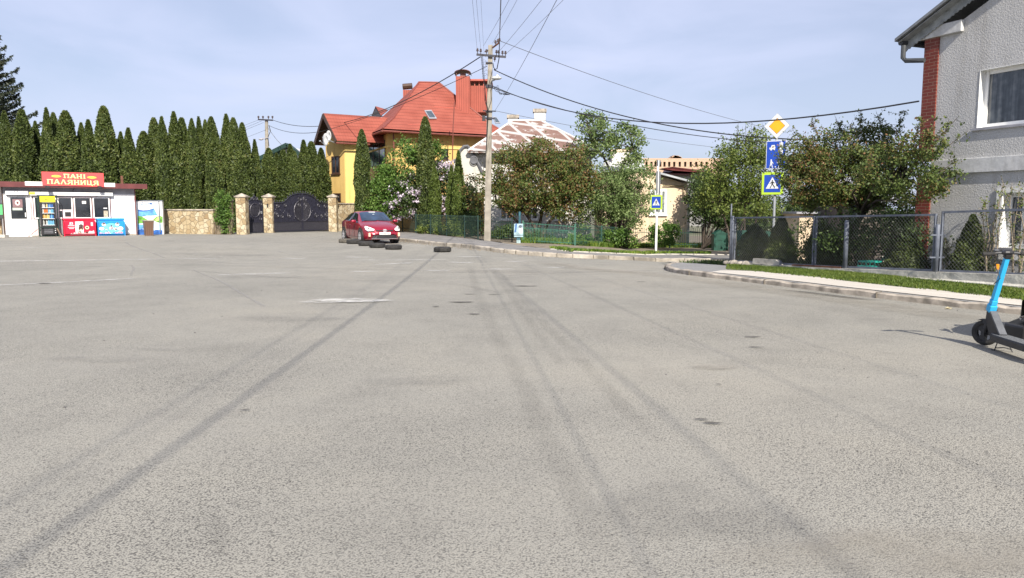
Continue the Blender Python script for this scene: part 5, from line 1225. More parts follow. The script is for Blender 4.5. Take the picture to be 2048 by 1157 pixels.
for a, b in ((C0, Rl), (C1, Rr), (Rl, Rr), (Pk, Pk2 - wdn * 5)): 
    if a is C0 or a is C1:
        m1 = a.lerp(b, .28) - Vector((0, 0, .22)); rc_.tube([a, m1, b], .07, 6)
    else: rc_.tube([a, b], .08, 6)
rc_.build('ridge_cap', M('ridge_red', (.20, .05, .035), .5, .1), rf)
# walls: main body inset from eaves
ctr = (C0 + C1 + C2 + C3) / 4
def inset(p, q1, q2, d=.75):
    a = (q1 - p).normalized(); b = (q2 - p).normalized(); return p + (a + b) * d
M0 = inset(C0, C1, C3); M1 = inset(C1, C0, C2); M2 = inset(C2, C1, C3); M3 = inset(C3, C0, C2)
# the corner is chamfered: M0 cut into two points
c1_ = M0 + (M1 - M0).normalized() * .9; c0_ = M0 + (M3 - M0).normalized() * .9
foot = [c0_, c1_, M1, M2, M3]
wl = MB(); wl.prism([Vector((p.x, p.y, .0)) for p in foot], (0, 0, ZE - .15)); wl.build('wall', YELLOW, yh)
def side_rect(a, b, px0, py0, px1, py1, proud, th):      # rectangle on vertical wall a->b (world)
    f = Face((a.x, a.y), math.atan2(b.y - a.y, b.x - a.x), 0)
    mb = MB(); pm = (py0 + py1) / 2; pxm = (px0 + px1) / 2; u0 = f.uv(px0, pm)[0]; u1 = f.uv(px1, pm)[0]; z1 = f.uv(pxm, py0)[1]; z0 = f.uv(pxm, py1)[1]
    P = [f.p + f.t * u + f.n * -proud + Vector((0, 0, z)) for u, z in ((u0, z0), (u1, z0), (u1, z1), (u0, z1))]
    mb.prism(P, f.n * th); return mb, f, (u0, u1, z0, z1)
def hwin(a, b, px0, py0, px1, py1, root, frame_m=BROWNF, mull=2, w=.08, glass=GLASSD, sill=None, trans=0):
    _, f, (u0, u1, z0, z1) = side_rect(a, b, px0, py0, px1, py1, 0, .01); mb = MB()
    def bx(u0, u1, z0, z1, p0, p1): mb.prism([f.p + f.t * u - f.n * p0 + Vector((0, 0, z)) for u, z in ((u0, z0), (u1, z0), (u1, z1), (u0, z1))], f.n * (p0 - p1))
    bx(u0, u0 + w, z0, z1, .05, .004); bx(u1 - w, u1, z0, z1, .05, .004); bx(u0 + w, u1 - w, z0, z0 + w, .05, .004); bx(u0 + w, u1 - w, z1 - w, z1, .05, .004)
    for k in range(1, mull): um = u0 + (u1 - u0) * k / mull; bx(um - w * .4, um + w * .4, z0 + w, z1 - w, .048, .004)
    if trans: zm = z1 - (z1 - z0) * trans; bx(u0 + w, u1 - w, zm - w * .4, zm + w * .4, .046, .004)
    wf = mb.build('window', frame_m, root); mb = MB(); bx(u0 + w, u1 - w, z0 + w, z1 - w, .02, .003); mb.build('pane', glass, wf)
    if sill: mb = MB(); bx(u0 - .05, u1 + .05, z0 - .07, z0 - .002, .12, .004); mb.build('sill', sill, wf)
    return wf
WING = [G(652, 463.5), G(689, 463.5)]
W1 = A(652.5, 350, Lf.y - .9); W0 = A(689, 350, Rf.y + .95); W2_ = W0 + Vector((1.55, 1.6, 0)); W3 = W1 + wdn * 4
dwl = (W1 - W0); dwl.z = 0; cutl = wdn.cross(Vector((0, 0, 1)))
def colpx(p): return 1024 + F * p.x / (p.y * math.cos(PITCH) - (4 - CZ) * math.sin(PITCH))
WLn = 1.0
while colpx(W0 + wdn * WLn) < 730 and WLn < 8: WLn += .05
wwm = MB(); wt = zwe - .0
P4 = [W1, W0, W0 + wdn * WLn, W1 + wdn * WLn]
wwm.prism([Vector((p.x, p.y, 0)) for p in P4], (0, 0, zwe + .05))
gpk = (W0 + W1) / 2
wwm.prism([Vector((W1.x, W1.y, zwe + .05)), Vector((W0.x, W0.y, zwe + .05)), Vector((gpk.x, gpk.y, Pk.z - .45))], wdn * WLn)
wwm.build('wing_wall', YELLOW, yh)
hwin(W1, W0, 664, 313, 680, 348, yh, sill=BROWNF); hwin(W1, W0, 667, 387, 682, 404, yh)
# wing side right of the corner, sunlight painted in by a paler yellow
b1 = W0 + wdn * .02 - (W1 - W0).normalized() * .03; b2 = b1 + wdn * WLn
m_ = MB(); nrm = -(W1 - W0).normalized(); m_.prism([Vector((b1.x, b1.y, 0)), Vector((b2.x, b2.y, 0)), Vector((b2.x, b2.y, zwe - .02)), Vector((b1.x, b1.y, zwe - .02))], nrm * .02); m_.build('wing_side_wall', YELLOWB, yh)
hwin(M3, c0_, 737, 286, 771, 333, yh, mull=3, w=.09)
for (a, b) in ((c1_, M1), (c0_, c1_), (c0_, M3)):
    d_ = (b - a).normalized(); n_ = Vector((d_.y, -d_.x, 0)); n_ = n_ if n_.y < 0 else -n_
    m_ = MB(); a2 = Vector((a.x, a.y, ZE - 1.05)) + n_ * .004; b2_ = Vector((b.x, b.y, ZE - 1.05)) + n_ * .004; m_.prism([a2, b2_, b2_ + Vector((0, 0, .12)), a2 + Vector((0, 0, .12))], n_ * .06); m_.build('cornice', YELLOWB, yh)
hwin(c1_, M1, 882, 294.5, 896, 321, yh, mull=1)
hwin(c1_, M1, 815, 295, 835, 325, yh, mull=2)
def pipe(px, y0, y1, a, b):
    f = Face((a.x, a.y), math.atan2(b.y - a.y, b.x - a.x), 0); u, z1 = f.uv(px, y0, -.1); _, z0 = f.uv(px, y1, -.1); p = f.p + f.t * u - f.n * .1
    MB().tube([(p.x, p.y, z0), (p.x, p.y, z1)], .05, 8).build('downpipe', M('gutter_brown', (.17, .05, .035)), yh)
pipe(787, 264, 470, c1_, M1)
def on_slope(px, py, a, b, c, lift=.05):
    n_ = (b - a).cross(c - a).normalized(); 
    if n_.z < 0: n_ = -n_
    r = Vector(ray(px, py)); k = (a - Vector((0, 0, CZ))).dot(n_) / r.dot(n_); return Vector((0, 0, CZ)) + r * k + n_ * lift, n_
f0 = C0.lerp(Rl, .28) - Vector((0, 0, .22)); f1 = C1.lerp(Rr, .28) - Vector((0, 0, .22))
# chimneys
def rooftop(px0, px1, py0, py1, Yd, depth): a = A(px0, py1, Yd); b = A(px1, py0, Yd); return a, b
yc_ = on_slope(925, 226, f0, f1, Rl)[0].y + .05; a = A(912, 226, yc_); b = A(939, 153, yc_)
ch = B(a.x, b.x, yc_, yc_ + 1.3, a.z - .15, b.z).build('chimney', REDRIB, rf)
m_ = MB(); n = 10; cx = (a.x + b.x) / 2; w = (b.x - a.x) / 2
for k in range(4): x = (a.x + .05, b.x - .05)[k % 2]; y = (yc_ + .05, yc_ + 1.25)[k // 2]; m_.box(x - .02, x + .02, y - .02, y + .02, b.z, b.z + .22)
pts = [(cx + (w + .1) * math.cos(t), b.z + .20 + .24 * math.sin(t)) for t in np.linspace(math.pi, 0, n)]
for i in range(n - 1): m_.prism([(pts[i][0], yc_ - .1, pts[i][1]), (pts[i + 1][0], yc_ - .1, pts[i + 1][1]), (pts[i + 1][0], yc_ + 1.4, pts[i + 1][1]), (pts[i][0], yc_ + 1.4, pts[i][1])], (0, 0, .03))
m_.box(cx - .2, cx + .2, yc_ + .3, yc_ + .7, b.z, b.z + .25); m_.build('cowl', M('cowl_brown', (.14, .05, .04), .5, .2), ch)
yd_ = on_slope(958, 216, f0, f1, Rl)[0].y; a = A(938, 222, yd_); b = A(976, 172, yd_)
B(a.x, b.x + .1, yd_, yd_ + 2.4, a.z - .1, b.z).build('dormer_box', REDRIB, rf); m_ = MB()
for k in range(5): x = a.x + .1 + (b.x - a.x - .1) * k / 4; m_.box(x - .03, x + .03, yd_ + .05, yd_ + .1, b.z, b.z + .32)
m_.box(a.x - .1, b.x + .3, yd_ - .2, yd_ + 2.6, b.z + .32, b.z + .44); m_.build('dormer_cap', M('cap_red', (.40, .09, .06), .5, .1), rf)
a = A(806, 185, 57); b = A(822, 176, 57); c2 = B(a.x, b.x, 57, 57.6, a.z - 1.5, b.z - .15).build('chimney', REDRIB, rf); m_ = MB()
m_.tube([((a.x + b.x) / 2 - .35, 57.3, b.z + .12), ((a.x + b.x) / 2 + .35, 57.3, b.z + .18)], .22, 8); m_.build('cowl', BROWNF, c2)
# roof windows and gablet (lie on the front slope)
for quad, nm in (([(848, 223.5), (862, 223), (873, 240), (858, 240)], 'left'), ([(985, 236), (992, 237), (1000, 249), (990, 249)], 'right')):
    P = [on_slope(x, y, f0, f1, Rl, .06)[0] for x, y in quad]; n_ = on_slope(860, 230, f0, f1, Rl)[1]
    rw = MB().prism([p for p in P], n_ * .05).build('roof_window', GREYW, yh); c = sum(P, Vector()) / 4
    MB().prism([c + (p - c) * .78 + n_ * .052 for p in P], n_ * .01).build('pane', M('skylight_glass', (.06, .08, .10), .3, .3), rw)
P = [on_slope(x, y, C3, C0, Rl, .0)[0] for x, y in ((741, 239), (762, 233), (752, 214))]; tp_ = P[2]
tp2 = on_slope(783, 213, C3, C0, Rl, .0)[0]; g_ = MB(); bl, br_ = P[0], P[1]; apex = A(751, 214, (bl.y + br_.y) / 2 - .0); back = A(776, 216, (bl.y + br_.y) / 2 + 2.2); back.z = apex.z
g_.prism([bl, apex, back], (0, 0, .05)); g_.prism([apex, br_, back], (0, 0, .05)); g_.build('gablet_roof', ROOFR, yh); MB().prism([bl, br_, apex - Vector((0, 0, .08))], (.1, .2, 0)).build('gablet_face', BROWNF, yh)
MB().tube([A(909, 205, 49.2), A(906, 260, 48.9), A(905, 320, 48.9)], .035, 5).build('cable_duct', M('gutter_brown', (.17, .05, .035)), yh)
# snow guard line
MB().tube([on_slope(868, 217, f0, f1, Rl, .1)[0], on_slope(911, 219, f0, f1, Rl, .1)[0]], .04, 4).build('snow_guard', M('cap_red', (.4, .09, .06)), rf)
MB().tube([on_slope(815, 253, f0, f1, Rl, .1)[0], on_slope(850, 254, f0, f1, Rl, .1)[0]], .04, 4).build('snow_guard', M('cap_red', (.4, .09, .06)), rf)
# dishes
for i, (px, py, r_, lab) in enumerate([(652, 280, .42, 'white satellite dish on the gable of the yellow house, front one'), (658, 273, .38, 'white satellite dish tucked behind the front dish under the gable eave')]):
    p = A(px, py, Lf.y - 2.6 + i * .4 if i else Lf.y - 3.0); root = thing('satellite_dish', lab, 'satellite dish', p, R(-52), 'satellite dishes')
    m_ = MB(); prof = [(0.001, .10), (r_ * .5, .07), (r_ * .85, .02), (r_, -.03), (r_ * .98, -.05), (r_ * .5, .05), (0.001, .08)]; m_.lathe(prof, seg=18, axis='y'); L_(m_, 'dish', WHITEP, root, smooth=True)
    L_(MB().tube([(0, .1, 0), (.1, .7, -.2)], .03, 5).tube([(0, -.03, -r_), (0, -.4, -.1)], .012, 4).box(-.04, .04, -.46, -.38, -.14, -.06), 'arm', GALV, root)

# ================================================================== old white house with rusty roof
oh = thing('old_house', 'old white house with patchy rusty white hip roof behind the bronze tree', 'house', (3, 48, 0))
ze = A(940, 300, 44).z
e0 = A(935, 302, 43.2); e1 = A(1200, 300, 43.2); e1.z = e0.z; z_e = e0.z
rl = A(1025, 247, 47.5); rr2 = A(1081, 236.5, 47.5); rr2.z = rl.z = (rl.z + rr2.z) / 2
e2 = Vector((e1.x + .2, 52, z_e)); e3 = Vector((e0.x + .6, 52, z_e))
m_ = MB(); m_.poly([e0, e1, rr2, rl]); m_.poly([e1, e2, rr2]); m_.poly([e2, e3, rl, rr2]); m_.poly([e3, e0, rl]); m_.prism([e0 - Vector((0, 0, .1)), e1 - Vector((0, 0, .1)), e2 - Vector((0, 0, .1)), e3 - Vector((0, 0, .1))], (0, 0, .05)); orf = m_.build('roof', RUSTY, oh)
m_ = MB(); 
for a, b in ((e1, rr2), (e0, rl), (rl, rr2)): m_.tube([a, b], .07, 5)
m_.build('ridge_cap', M('flaking_white', (.62, .60, .58), .7, .2, 4), orf)
for (x0, x1, yt, yb, Yd) in ((1016, 1036, 230, 262, 48), (1068.5, 1091, 218, 246, 47.6)):
    a = A(x0, yb, Yd); b = A(x1, yt, Yd); c = B(a.x, b.x, Yd, Yd + .6, a.z - .6, b.z - .2).build('chimney', WHITEW, orf); B(a.x - .07, b.x + .07, Yd - .07, Yd + .67, b.z - .198, b.z).build('chimney_cap', CONCD, c)
B(e0.x + .9, e1.x - .4, 44, 51.5, 0, z_e - .1).build('wall', WHITEW, oh)
for (x0, x1) in ((1000, 1026), (1052, 1076), (1110, 1134)): hwin(Vector((e0.x + .9, 44, 0)), Vector((e1.x, 44, 0)), x0, 395, x1, 440, oh, WHITEP, sill=WHITEP)
# curved parapet gable to the left
ph = 43.6; pts = [(905, 385), (908, 322), (915, 318), (921, 300), (928, 293), (935, 292.5), (940, 297), (944, 306), (949, 312), (953, 322), (958, 330), (965, 345), (968, 385)]
m_ = MB(); m_.prism([A(x, y, ph) for x, y in pts], (0, .3, 0)); m_.build('curved_gable', stucco('grey_cream_render', (.50, .48, .43), (.56, .54, .49), 20, .3, .01), oh)
m_ = MB(); m_.tube([A(x, y, ph - .08) for x, y in pts[1:-1]], .085, 6); m_.build('gable_moulding', M('moulding_grey', (.12, .12, .13), .8, .2, 5), oh)
m_ = MB(); c = A(948, 320, ph - .16); m_.lathe([(.001, -.03), (.17, -.03), (.17, .03)], (c.x, c.y, c.z), 16, 'y'); m_.lathe([(.17, -.06), (.23, -.06), (.23, .03)], (c.x, c.y, c.z), 16, 'y'); m_.build('round_ornament', M('moulding_grey', (.12, .12, .13), .8, .2, 5), oh)
m_ = MB(); m_.prism([A(x, y, ph + .6) for x, y in ((925, 305), (985, 300), (985, 350), (925, 350))], (0, .3, 0)); m_.build('white_attic_wall', WHITEP, oh)
# small white chimney block and dark lean-to near tree
a = A(1224, 330, 46); b = A(1257, 299, 46); r_ = thing('roof_chimney_house', 'low house part with a cream chimney block behind the bushes', 'house', (a.x, 46, 0))
B(a.x, b.x, 46, 46.8, a.z - .5, b.z - .15).build('chimney', WHITEW, r_); B(a.x - .08, b.x + .08, 45.95, 46.9, b.z - .148, b.z).build('chimney_cap', CREAM, r_)
m_ = MB(); m_.prism([A(1200, 342, 44.5), A(1292, 345, 44.5), A(1285, 318, 47.5), A(1215, 318, 47.5)], (0, 0, .08)); m_.build('roof', M('white_flaking_roof', (.5, .5, .5), .7, .3, 3), r_)
B(A(1205, 340, 45).x, A(1292, 340, 45).x, 45, 49, -.5, A(1250, 344, 45).z).build('wall', CREAM, r_)
# cream house
cr = thing('cream_house', 'cream plastered single storey house wall with white framed window and grey lean roof', 'house', (8, 44, -.5))
cy = 42.0; p0 = A(1255, 352, cy); p1 = A(1377, 372, cy); zb_ = -.8; zt0 = A(1318, 347, cy).z
pts = [Vector((A(1255, 400, cy).x, cy, zb_)), Vector((p1.x, cy, zb_)), A(1377, 370, cy), A(1320, 352, cy), A(1255, 345, cy)]
MB().prism(pts, (0, 5, 0)).build('wall', CREAM, cr)
m_ = MB(); m_.bar(A(1316, 346.5, cy - .35), A(1389, 366, cy - .35), .5, .10); m_.build('roof_edge', GALV, cr)
m_ = MB(); ra = A(1316, 346.5, cy - .3); rb_ = A(1390, 366, cy - .3); m_.prism([ra, rb_, rb_ + Vector((.0, 5.4, .0)), ra + Vector((0, 5.4, 0))], (0, 0, .06)); m_.build('roof', M('slate_roof', (.17, .17, .17), .8, .3, 3), cr)
hwin(Vector((p0.x, cy, 0)), Vector((p1.x, cy, 0)), 1300, 379, 1333, 430, cr, WHITEP, 3, .12, M('curtained_glass', (.20, .22, .22), .2, .4, 10), WHITEP)
a = A(1378, 376, cy - .15); m_ = MB(); m_.tube([A(1389, 368, cy - .3), A(1388, 377, cy - .2), (a.x, a.y, a.z)], .07, 8); m_.tube([(a.x, a.y, a.z), (a.x, a.y, -.7)], .085, 8); m_.build('downpipe', M('peeling_pipe', (.42, .40, .38), .8, .35, 12), cr)
m_ = MB(); m_.tube([A(1326, 372, cy - .1), A(1366, 372.5, cy - .1), A(1367, 391, cy - .1), A(1375, 395, cy - .1)], .03, 5); m_.build('gas_pipe', M('gas_pipe', (.22, .17, .09), .7, .2), cr)
# far buildings
fb = thing('unfinished_brick_block', 'unfinished pale brick block with a row of empty window openings far behind', 'building', (30, 140, 0))
Yf = 140; a = A(1284, 345, Yf); b = A(1420, 318, Yf); zt2 = A(1300, 317, Yf).z; zt3 = A(1420, 321, Yf).z
m_ = MB(); zo1 = A(1300, 324, Yf).z; zo0 = A(1300, 334, Yf).z; xs = [1293, 1303, 1311, 1320.5, 1329, 1338.5, 1348.5, 1359.5, 1370.5, 1381.5, 1392.5, 1403, 1413]
m_.box(a.x, b.x + 3, Yf, Yf + 10, 0, zo0); m_.box(a.x, b.x + 3, Yf, Yf + 10, zo1, zt2)
prev = a.x
for x in xs:
    xa = A(x - 2.3, 330, Yf).x; xb = A(x + 2.3, 330, Yf).x; m_.box(prev, xa, Yf, Yf + 1, zo0, zo1); prev = xb
m_.box(prev, b.x + 3, Yf, Yf + 1, zo0, zo1); m_.build('wall', FARBRICK, fb)
for x in xs: xa = A(x - 2.3, 330, Yf).x; xb = A(x + 2.3, 330, Yf).x; B(xa, xb, Yf + .6, Yf + .8, zo0, zo1).build('window_opening', M('dark_opening', (.04, .025, .02), .9, .2), fb)
m_ = MB(); rr = random.Random(3)
for k in range(26): x = A(1340 + k * .9, 316, Yf).x; m_.box(x, x + .5, Yf + 1, Yf + 4, zt2, zt2 + rr.uniform(.1, .75) * (1 - abs(k - 14) / 20))
m_.build('brick_stack', FARBRICK, fb)
mr = thing('maroon_roofed_house', 'low house with a dark maroon sheet roof in front of the brick block', 'house', (25, 75, 0)); Yr = 75
m_ = MB(); m_.prism([A(1324, 350, Yr), A(1425, 352, Yr), A(1425, 343, Yr + 3), A(1330, 340, Yr + 3)], (0, 0, .15)); m_.prism([A(1324, 337, Yr - 1), A(1345, 334, Yr - 1), A(1425, 343, Yr), A(1425, 347, Yr), A(1345, 341, Yr - 1)], (0, 2, 0)); m_.build('roof', MAROON, mr)
B(A(1328, 350, Yr).x, A(1425, 350, Yr).x, Yr + .5, Yr + 7, 0, A(1350, 350, Yr).z).build('wall', M('grey_slate_wall', (.22, .22, .21), .9, .2), mr)
# green-white gabled house behind the gate
gh = thing('green_roofed_house', 'white gabled house with dark green roof edge between the thujas behind the gates', 'house', (-20, 70, 0)); Yg = 70
gpts = [A(x, y, Yg) for x, y in ((521, 470), (521, 318), (575, 292), (599, 310), (599, 470))]
MB().prism(gpts, (0, 8, 0)).build('wall', WHITEP, gh)
m_ = MB(); m_.bar(A(516, 321, Yg - .4), A(576, 290.5, Yg - .4), 1.0, .35); m_.bar(A(576, 290.5, Yg - .4), A(601, 310, Yg - .4), 1.0, .3); m_.build('roof_edge', DGREEN, gh)
m_ = MB(); m_.prism([A(x, y, Yg - .05) for x, y in ((521, 322), (570, 300), (570, 322), (521, 343))], (0, -.1, 0)); m_.build('gable_cladding', M('sage_cladding', (.14, .22, .17), .7, .1), gh)
# ================================================================== grey house at the right
HA = A(1866, 323, 17.6); hang = math.atan2(-1.94, .81); H = Face((HA.x, HA.y), hang, 0)
u_l = H.uv(1838, 300)[0]
gr = thing('grey_house', 'grey roughcast two storey house with red brick corner pilaster at the right edge', 'house', (HA.x, HA.y, 0), hang)
uL = H.uv(1840, 300)[0]; slope_ = .475
zc = H.uv(1864, 78)[1]
Wf = 9.0
# window openings are real recesses: build the front wall from pieces
w1 = (H.uv(1957, 200)[0], None, H.uv(1985, 254)[1], H.uv(1985, 137)[1]); w1 = (w1[0], w1[0] + 1.55, w1[2], w1[3])
w2u0 = H.uv(2003, 450)[0]; w2 = (w2u0, w2u0 + 1.9, H.uv(2030, 497)[1], H.uv(2020, 386)[1])
bz1 = H.uv(1950, 316.5)[1]; bz0 = H.uv(1950, 346)[1]
m_ = MB(); T = .35
def wallpiece(mb, z0, z1, win=None):
    if not win: mb.box(0, Wf, 0, T, z0, z1); return
    a, b, c, d_ = win
    mb.box(0, a, 0, T, z0, z1); mb.box(b, Wf, 0, T, z0, z1); mb.box(a, b, 0, T, z0, c); mb.box(a, b, 0, T, d_, z1)
zeave = zc + slope_ * 0
wallpiece(m_, -.3, bz0, w2); L_(m_, 'lower_wall', GREYSTUC, gr)
m_ = MB(); wallpiece(m_, bz1, zeave, w1); m_.prism([(0, 0, zeave), (Wf, 0, zeave), (Wf / 2, 0, zeave + slope_ * Wf / 2)], (0, T, 0)); L_(m_, 'upper_wall', GREYSTUC, gr)
L_(MB().box(-.02, Wf, -.06, T, bz0 + .002, bz1 - .002), 'band', SMOOTHG, gr, bev=.01)
L_(MB().box(0, .3, T, 9, -.3, zeave).box(Wf - .3, Wf, T, 9, -.3, zeave).box(.3, Wf - .3, 8.7, 9, -.3, zeave), 'side_wall', GREYSTUC, gr)
L_(MB().box(.3, Wf - .3, T, 8.7, 2.6, 2.7), 'floor_slab', SMOOTHG, gr)
L_(MB().box(uL, 0.0, -.04, .5, -.3, bz0).box(uL, 0.0, -.04, .5, bz1, zc), 'brick_pilaster', BRICK, gr)
m_ = MB(); a0 = H.P(1833, 101, -.12); a1 = H.P(1919, 84, -.12); u1 = a1.x; zb0 = (zc + .0); m_.box(uL - .09, u1, -.10, -.001, zb0 - .0, zb0 + .25); L_(m_, 'gable_beam', SMOOTHG, gr, bev=.01)
def gwin(win, nm, mull):
    a, b, c, d_ = win; m_ = MB(); y0 = .16
    for (x0, x1, z0, z1) in ((a, a + .09, c, d_), (b - .09, b, c, d_), (a + .09, b - .09, c, c + .09), (a + .09, b - .09, d_ - .09, d_)): m_.box(x0 + .012, x1 - .012 if x1 == b else x1, y0, y0 + .07, z0 + (.012 if z0 == c else 0), z1 - (.012 if z1 == d_ else 0))
    for k in mull: m_.box(k - .05, k + .05, y0 + .002, y0 + .068, c + .09, d_ - .09)
    wf = L_(m_, 'window', WHITE, gr)
    L_(MB().box(a + .09, b - .09, y0 + .03, y0 + .04, c + .09, d_ - .09), 'pane', CURT, wf)
    rv = MB().box(a, a + .011, -.01, y0 + .07, c, d_).box(b - .011, b, -.01, y0 + .07, c, d_).box(a + .011, b - .011, -.01, y0 + .07, d_ - .011, d_).box(a + .011, b - .011, -.01, y0 + .07, c, c + .011)
    L_(rv, 'reveal', WHITEP, wf)
    L_(MB().box(a - .1, b + .05, -.05, -.012, c - .05, c), 'sill', GREYW, wf)
    return wf
def curtain_mat():
    m, nt, b = nodes('lace_behind_glass'); co = coord(nt, scl=(9, 1, .6)); n = tex(nt, 'ShaderNodeTexNoise', 1.6, co, Detail=3.0)
    n2 = tex(nt, 'ShaderNodeTexNoise', 9, coord(nt), Detail=3.0)
    f = math_(nt, 'ADD', math_(nt, 'MULTIPLY', n.outputs['Fac'], .7), math_(nt, 'MULTIPLY', n2.outputs['Fac'], .3))
    nt.links.new(ramp(nt, f, [(.35, (.02, .026, .032)), (.5, (.055, .065, .075)), (.65, (.13, .14, .15))]), b.inputs['Base Color']); b.inputs['Roughness'].default_value = .05; b.inputs['Specular IOR Level'].default_value = .7
    return m
CURT = curtain_mat()
gwin(w1, 'w', [w1[0] + 1.12]); g2 = gwin(w2, 'w', [w2[0] + .36])
m_ = MB(); a, b, c, d_ = w2; L_(MB().box(a - .13, a - .003, -.03, -.004, c - .1, d_ + .1).box(a - .003, b, -.03, -.004, d_ + .003, d_ + .1).box(a - .003, b, -.03, -.012, c - .25, c - .055), 'surround', WHITEP, g2)
L_(MB().box(a + .42, a + .5, .10, .155, c + .09, d_ - .09).box(a + .5, b - .1, .10, .155, c + .09, c + .17).box(a + .5, b - .1, .10, .155, d_ - .17, d_ - .09), 'inner_frame', BROWNF, g2)
# roof
ov = .42; sl = Vector((1, 0, slope_)).normalized(); 
ro = MB(); e_u = H.uv(1789, 84, -ov)[0]; ez = H.uv(1789, 84, -ov)[1]
rt_ = Vector((Wf / 2, 0, ez + slope_ * (Wf / 2 - e_u)))
for (y0, y1) in ((-ov, 9.5),):
    ro.prism([(e_u, y0, ez), (Wf / 2, y0, rt_.z), (Wf / 2, y1, rt_.z), (e_u, y1, ez)], (0, 0, .07)); ro.prism([(Wf - e_u, y0, ez), (Wf / 2, y0, rt_.z), (Wf / 2, y1, rt_.z), (Wf - e_u, y1, ez)], (0, 0, .07))
L_(ro, 'roof', M('grey_slate_sheet', (.16, .17, .18), .6, .25, 3), gr)
e_u0, ez0 = e_u, ez; ub0 = H.uv(1803, 88, -.14)[0]; m_ = MB(); n = 60
for s_ in (0, 1):
    for i in range(n):      # scalloped bargeboard
        ua = ub0 + (Wf / 2 - ub0) * i / n; ub = ub0 + (Wf / 2 - ub0) * (i + 1) / n; za = ez + slope_ * (ua - e_u); zb2 = ez + slope_ * (ub - e_u)
        if s_: X = lambda u: Wf - u
        else: X = lambda u: u
        um = (ua + ub) / 2; zm = (za + zb2) / 2
        m_.prism([(X(ua), -.14, za - .035), (X(ua), -.14, za - .235), (X(um), -.14, zm - .265), (X(ub), -.14, zb2 - .235), (X(ub), -.14, zb2 - .035)], (0, .025, 0))
L_(m_, 'bargeboard', M('weathered_bargeboard', (.27, .29, .30), .7, .25, 5), gr)
L_(MB().prism([(e_u + .05, -ov + .06, ez - .03), (e_u + .05 + (Wf / 2 - e_u), -ov + .06, rt_.z - .03), (Wf / 2, 0, rt_.z - .03), (e_u + .05, 0, ez - .03)], (0, 0, .02)), 'soffit', M('soffit_grey', (.22, .23, .24), .8, .2), gr)
m_ = MB(); p0_ = Vector((e_u + .2, -.35, ez - .12)); m_.tube([(e_u + .08, -ov + .1, ez - .03), (e_u + .08, 8, ez - .03)], .065, 8); m_.tube([p0_, p0_ + Vector((0, 0, -.28)), p0_ + Vector((.08, 0, -.36)), p0_ + Vector((.50, .1, -.42))], .055, 8); L_(m_, 'gutter_elbow', M('gutter_dark', (.05, .055, .06), .6, .2), gr)

# ================================================================== chain link fence on its plinth
def ztop_pl(t): 
    tt = [FX(2048), FX(1870), FX(1640), FX(1465), FX(1400)]; return float(np.interp(t, tt, [.40, .31, .17, .085, .08]))
def plinth():
    root_p = FL(0); mb = MB(); ts = np.arange(-12, FX(1466) + .01, .25); th = .28; rnd = random.Random(4); vs = []
    for t in ts:
        p = FL(t); q = FL(t, th); z = ztop_pl(t); j = rnd.uniform(-.012, .012)
        vs += [(p.x - FN.x * .03, p.y - FN.y * .03, -.2), (p.x - FN.x * (.05 + j), p.y - FN.y * .05, z * .45), (p.x + FN.x * j, p.y, z * .55), (p.x, p.y, z), (q.x, q.y, z), (q.x, q.y, -.2)]
    n = len(ts); k = 6; fs = [(i * k + j, (i + 1) * k + j, (i + 1) * k + j + 1, i * k + j + 1) for i in range(n - 1) for j in range(k - 1)] + [tuple((n - 1) * k + j for j in range(k)), tuple(range(k))]
    return tag(mb.add(vs, fs).build('concrete_plinth', PLINTH), 'long stained grey concrete plinth under the chain link fence', 'plinth')
plinth()
WIRE = M('fence_wire', (.24, .24, .235), .6, .15, 4, metal=.3)
def panel(label, px0, px1, dn=.14, py_top0=None, py_top1=None, bottom=.03):
    t0 = FX(px0, dn); t1 = FX(px1, dn); a = FL(t0, dn); b = FL(t1, dn); za = up(px0, py_top0, a); zb = up(px1, py_top1, b); ba = ztop_pl(t0) + bottom; bb = ztop_pl(t1) + bottom
    root = thing('chain_link_fence', label, 'fence panel', (a.x, a.y, ba), 0, 'chain link fence panels')
    A0 = Vector((a.x, a.y, ba)); A1 = Vector((a.x, a.y, za)); B0 = Vector((b.x, b.y, bb)); B1 = Vector((b.x, b.y, zb))
    MB().bar(A1, B1, .04, .045).bar(A0, B0, .04, .045).bar(A0 - Vector((0, 0, .02)), A1 + Vector((0, 0, .022)), .045, .045).bar(B0 - Vector((0, 0, .02)), B1 + Vector((0, 0, .022)), .045, .045).build('frame', STEELG, root)
    L0 = (Vector((b.x, b.y)) - Vector((a.x, a.y))).length; hh = min(za - ba, zb - bb); s = .088; n = int((L0 + hh) / s); mb = MB(); d_ = (B0 - A0) / L0; 
    def pt(u, v): f = u / L0; lo = A0.lerp(B0, f); hi = A1.lerp(B1, f); return lo.lerp(hi, v)
    for i in range(n + 1):
        for dr in (1, -1):
            u0 = i * s - hh if dr > 0 else i * s; u1 = u0 + hh * dr; v0, v1 = 0., 1.
            if dr > 0:
                if u0 < 0: v0 = -u0 / hh; u0 = 0
                if u1 > L0: v1 = 1 - (u1 - L0) / hh; u1 = L0
            else:
                if u0 > L0: v0 = (u0 - L0) / hh; u0 = L0
                if u1 < 0: v1 = 1 + u1 / hh; u1 = 0
            if v1 - v0 < .02: continue
            off_ = FN * (.003 * dr); mb.tube([pt(u0, v0) + off_, pt(u1, v1) + off_], .0026, 3, False)
    mb.build('wire_mesh', WIRE, root)
panel('chain link fence panel at the far left end, in front of the sign post', 1470, 1627, .14, 436, 434)
panel('longest chain link panel, tree trunk behind it, brick corner at its right end', 1632, 1868, .14, 434, 430)
panel('chain link fence panel in front of the grey wall, left part', 1882, 2120, .14, 425, 417)
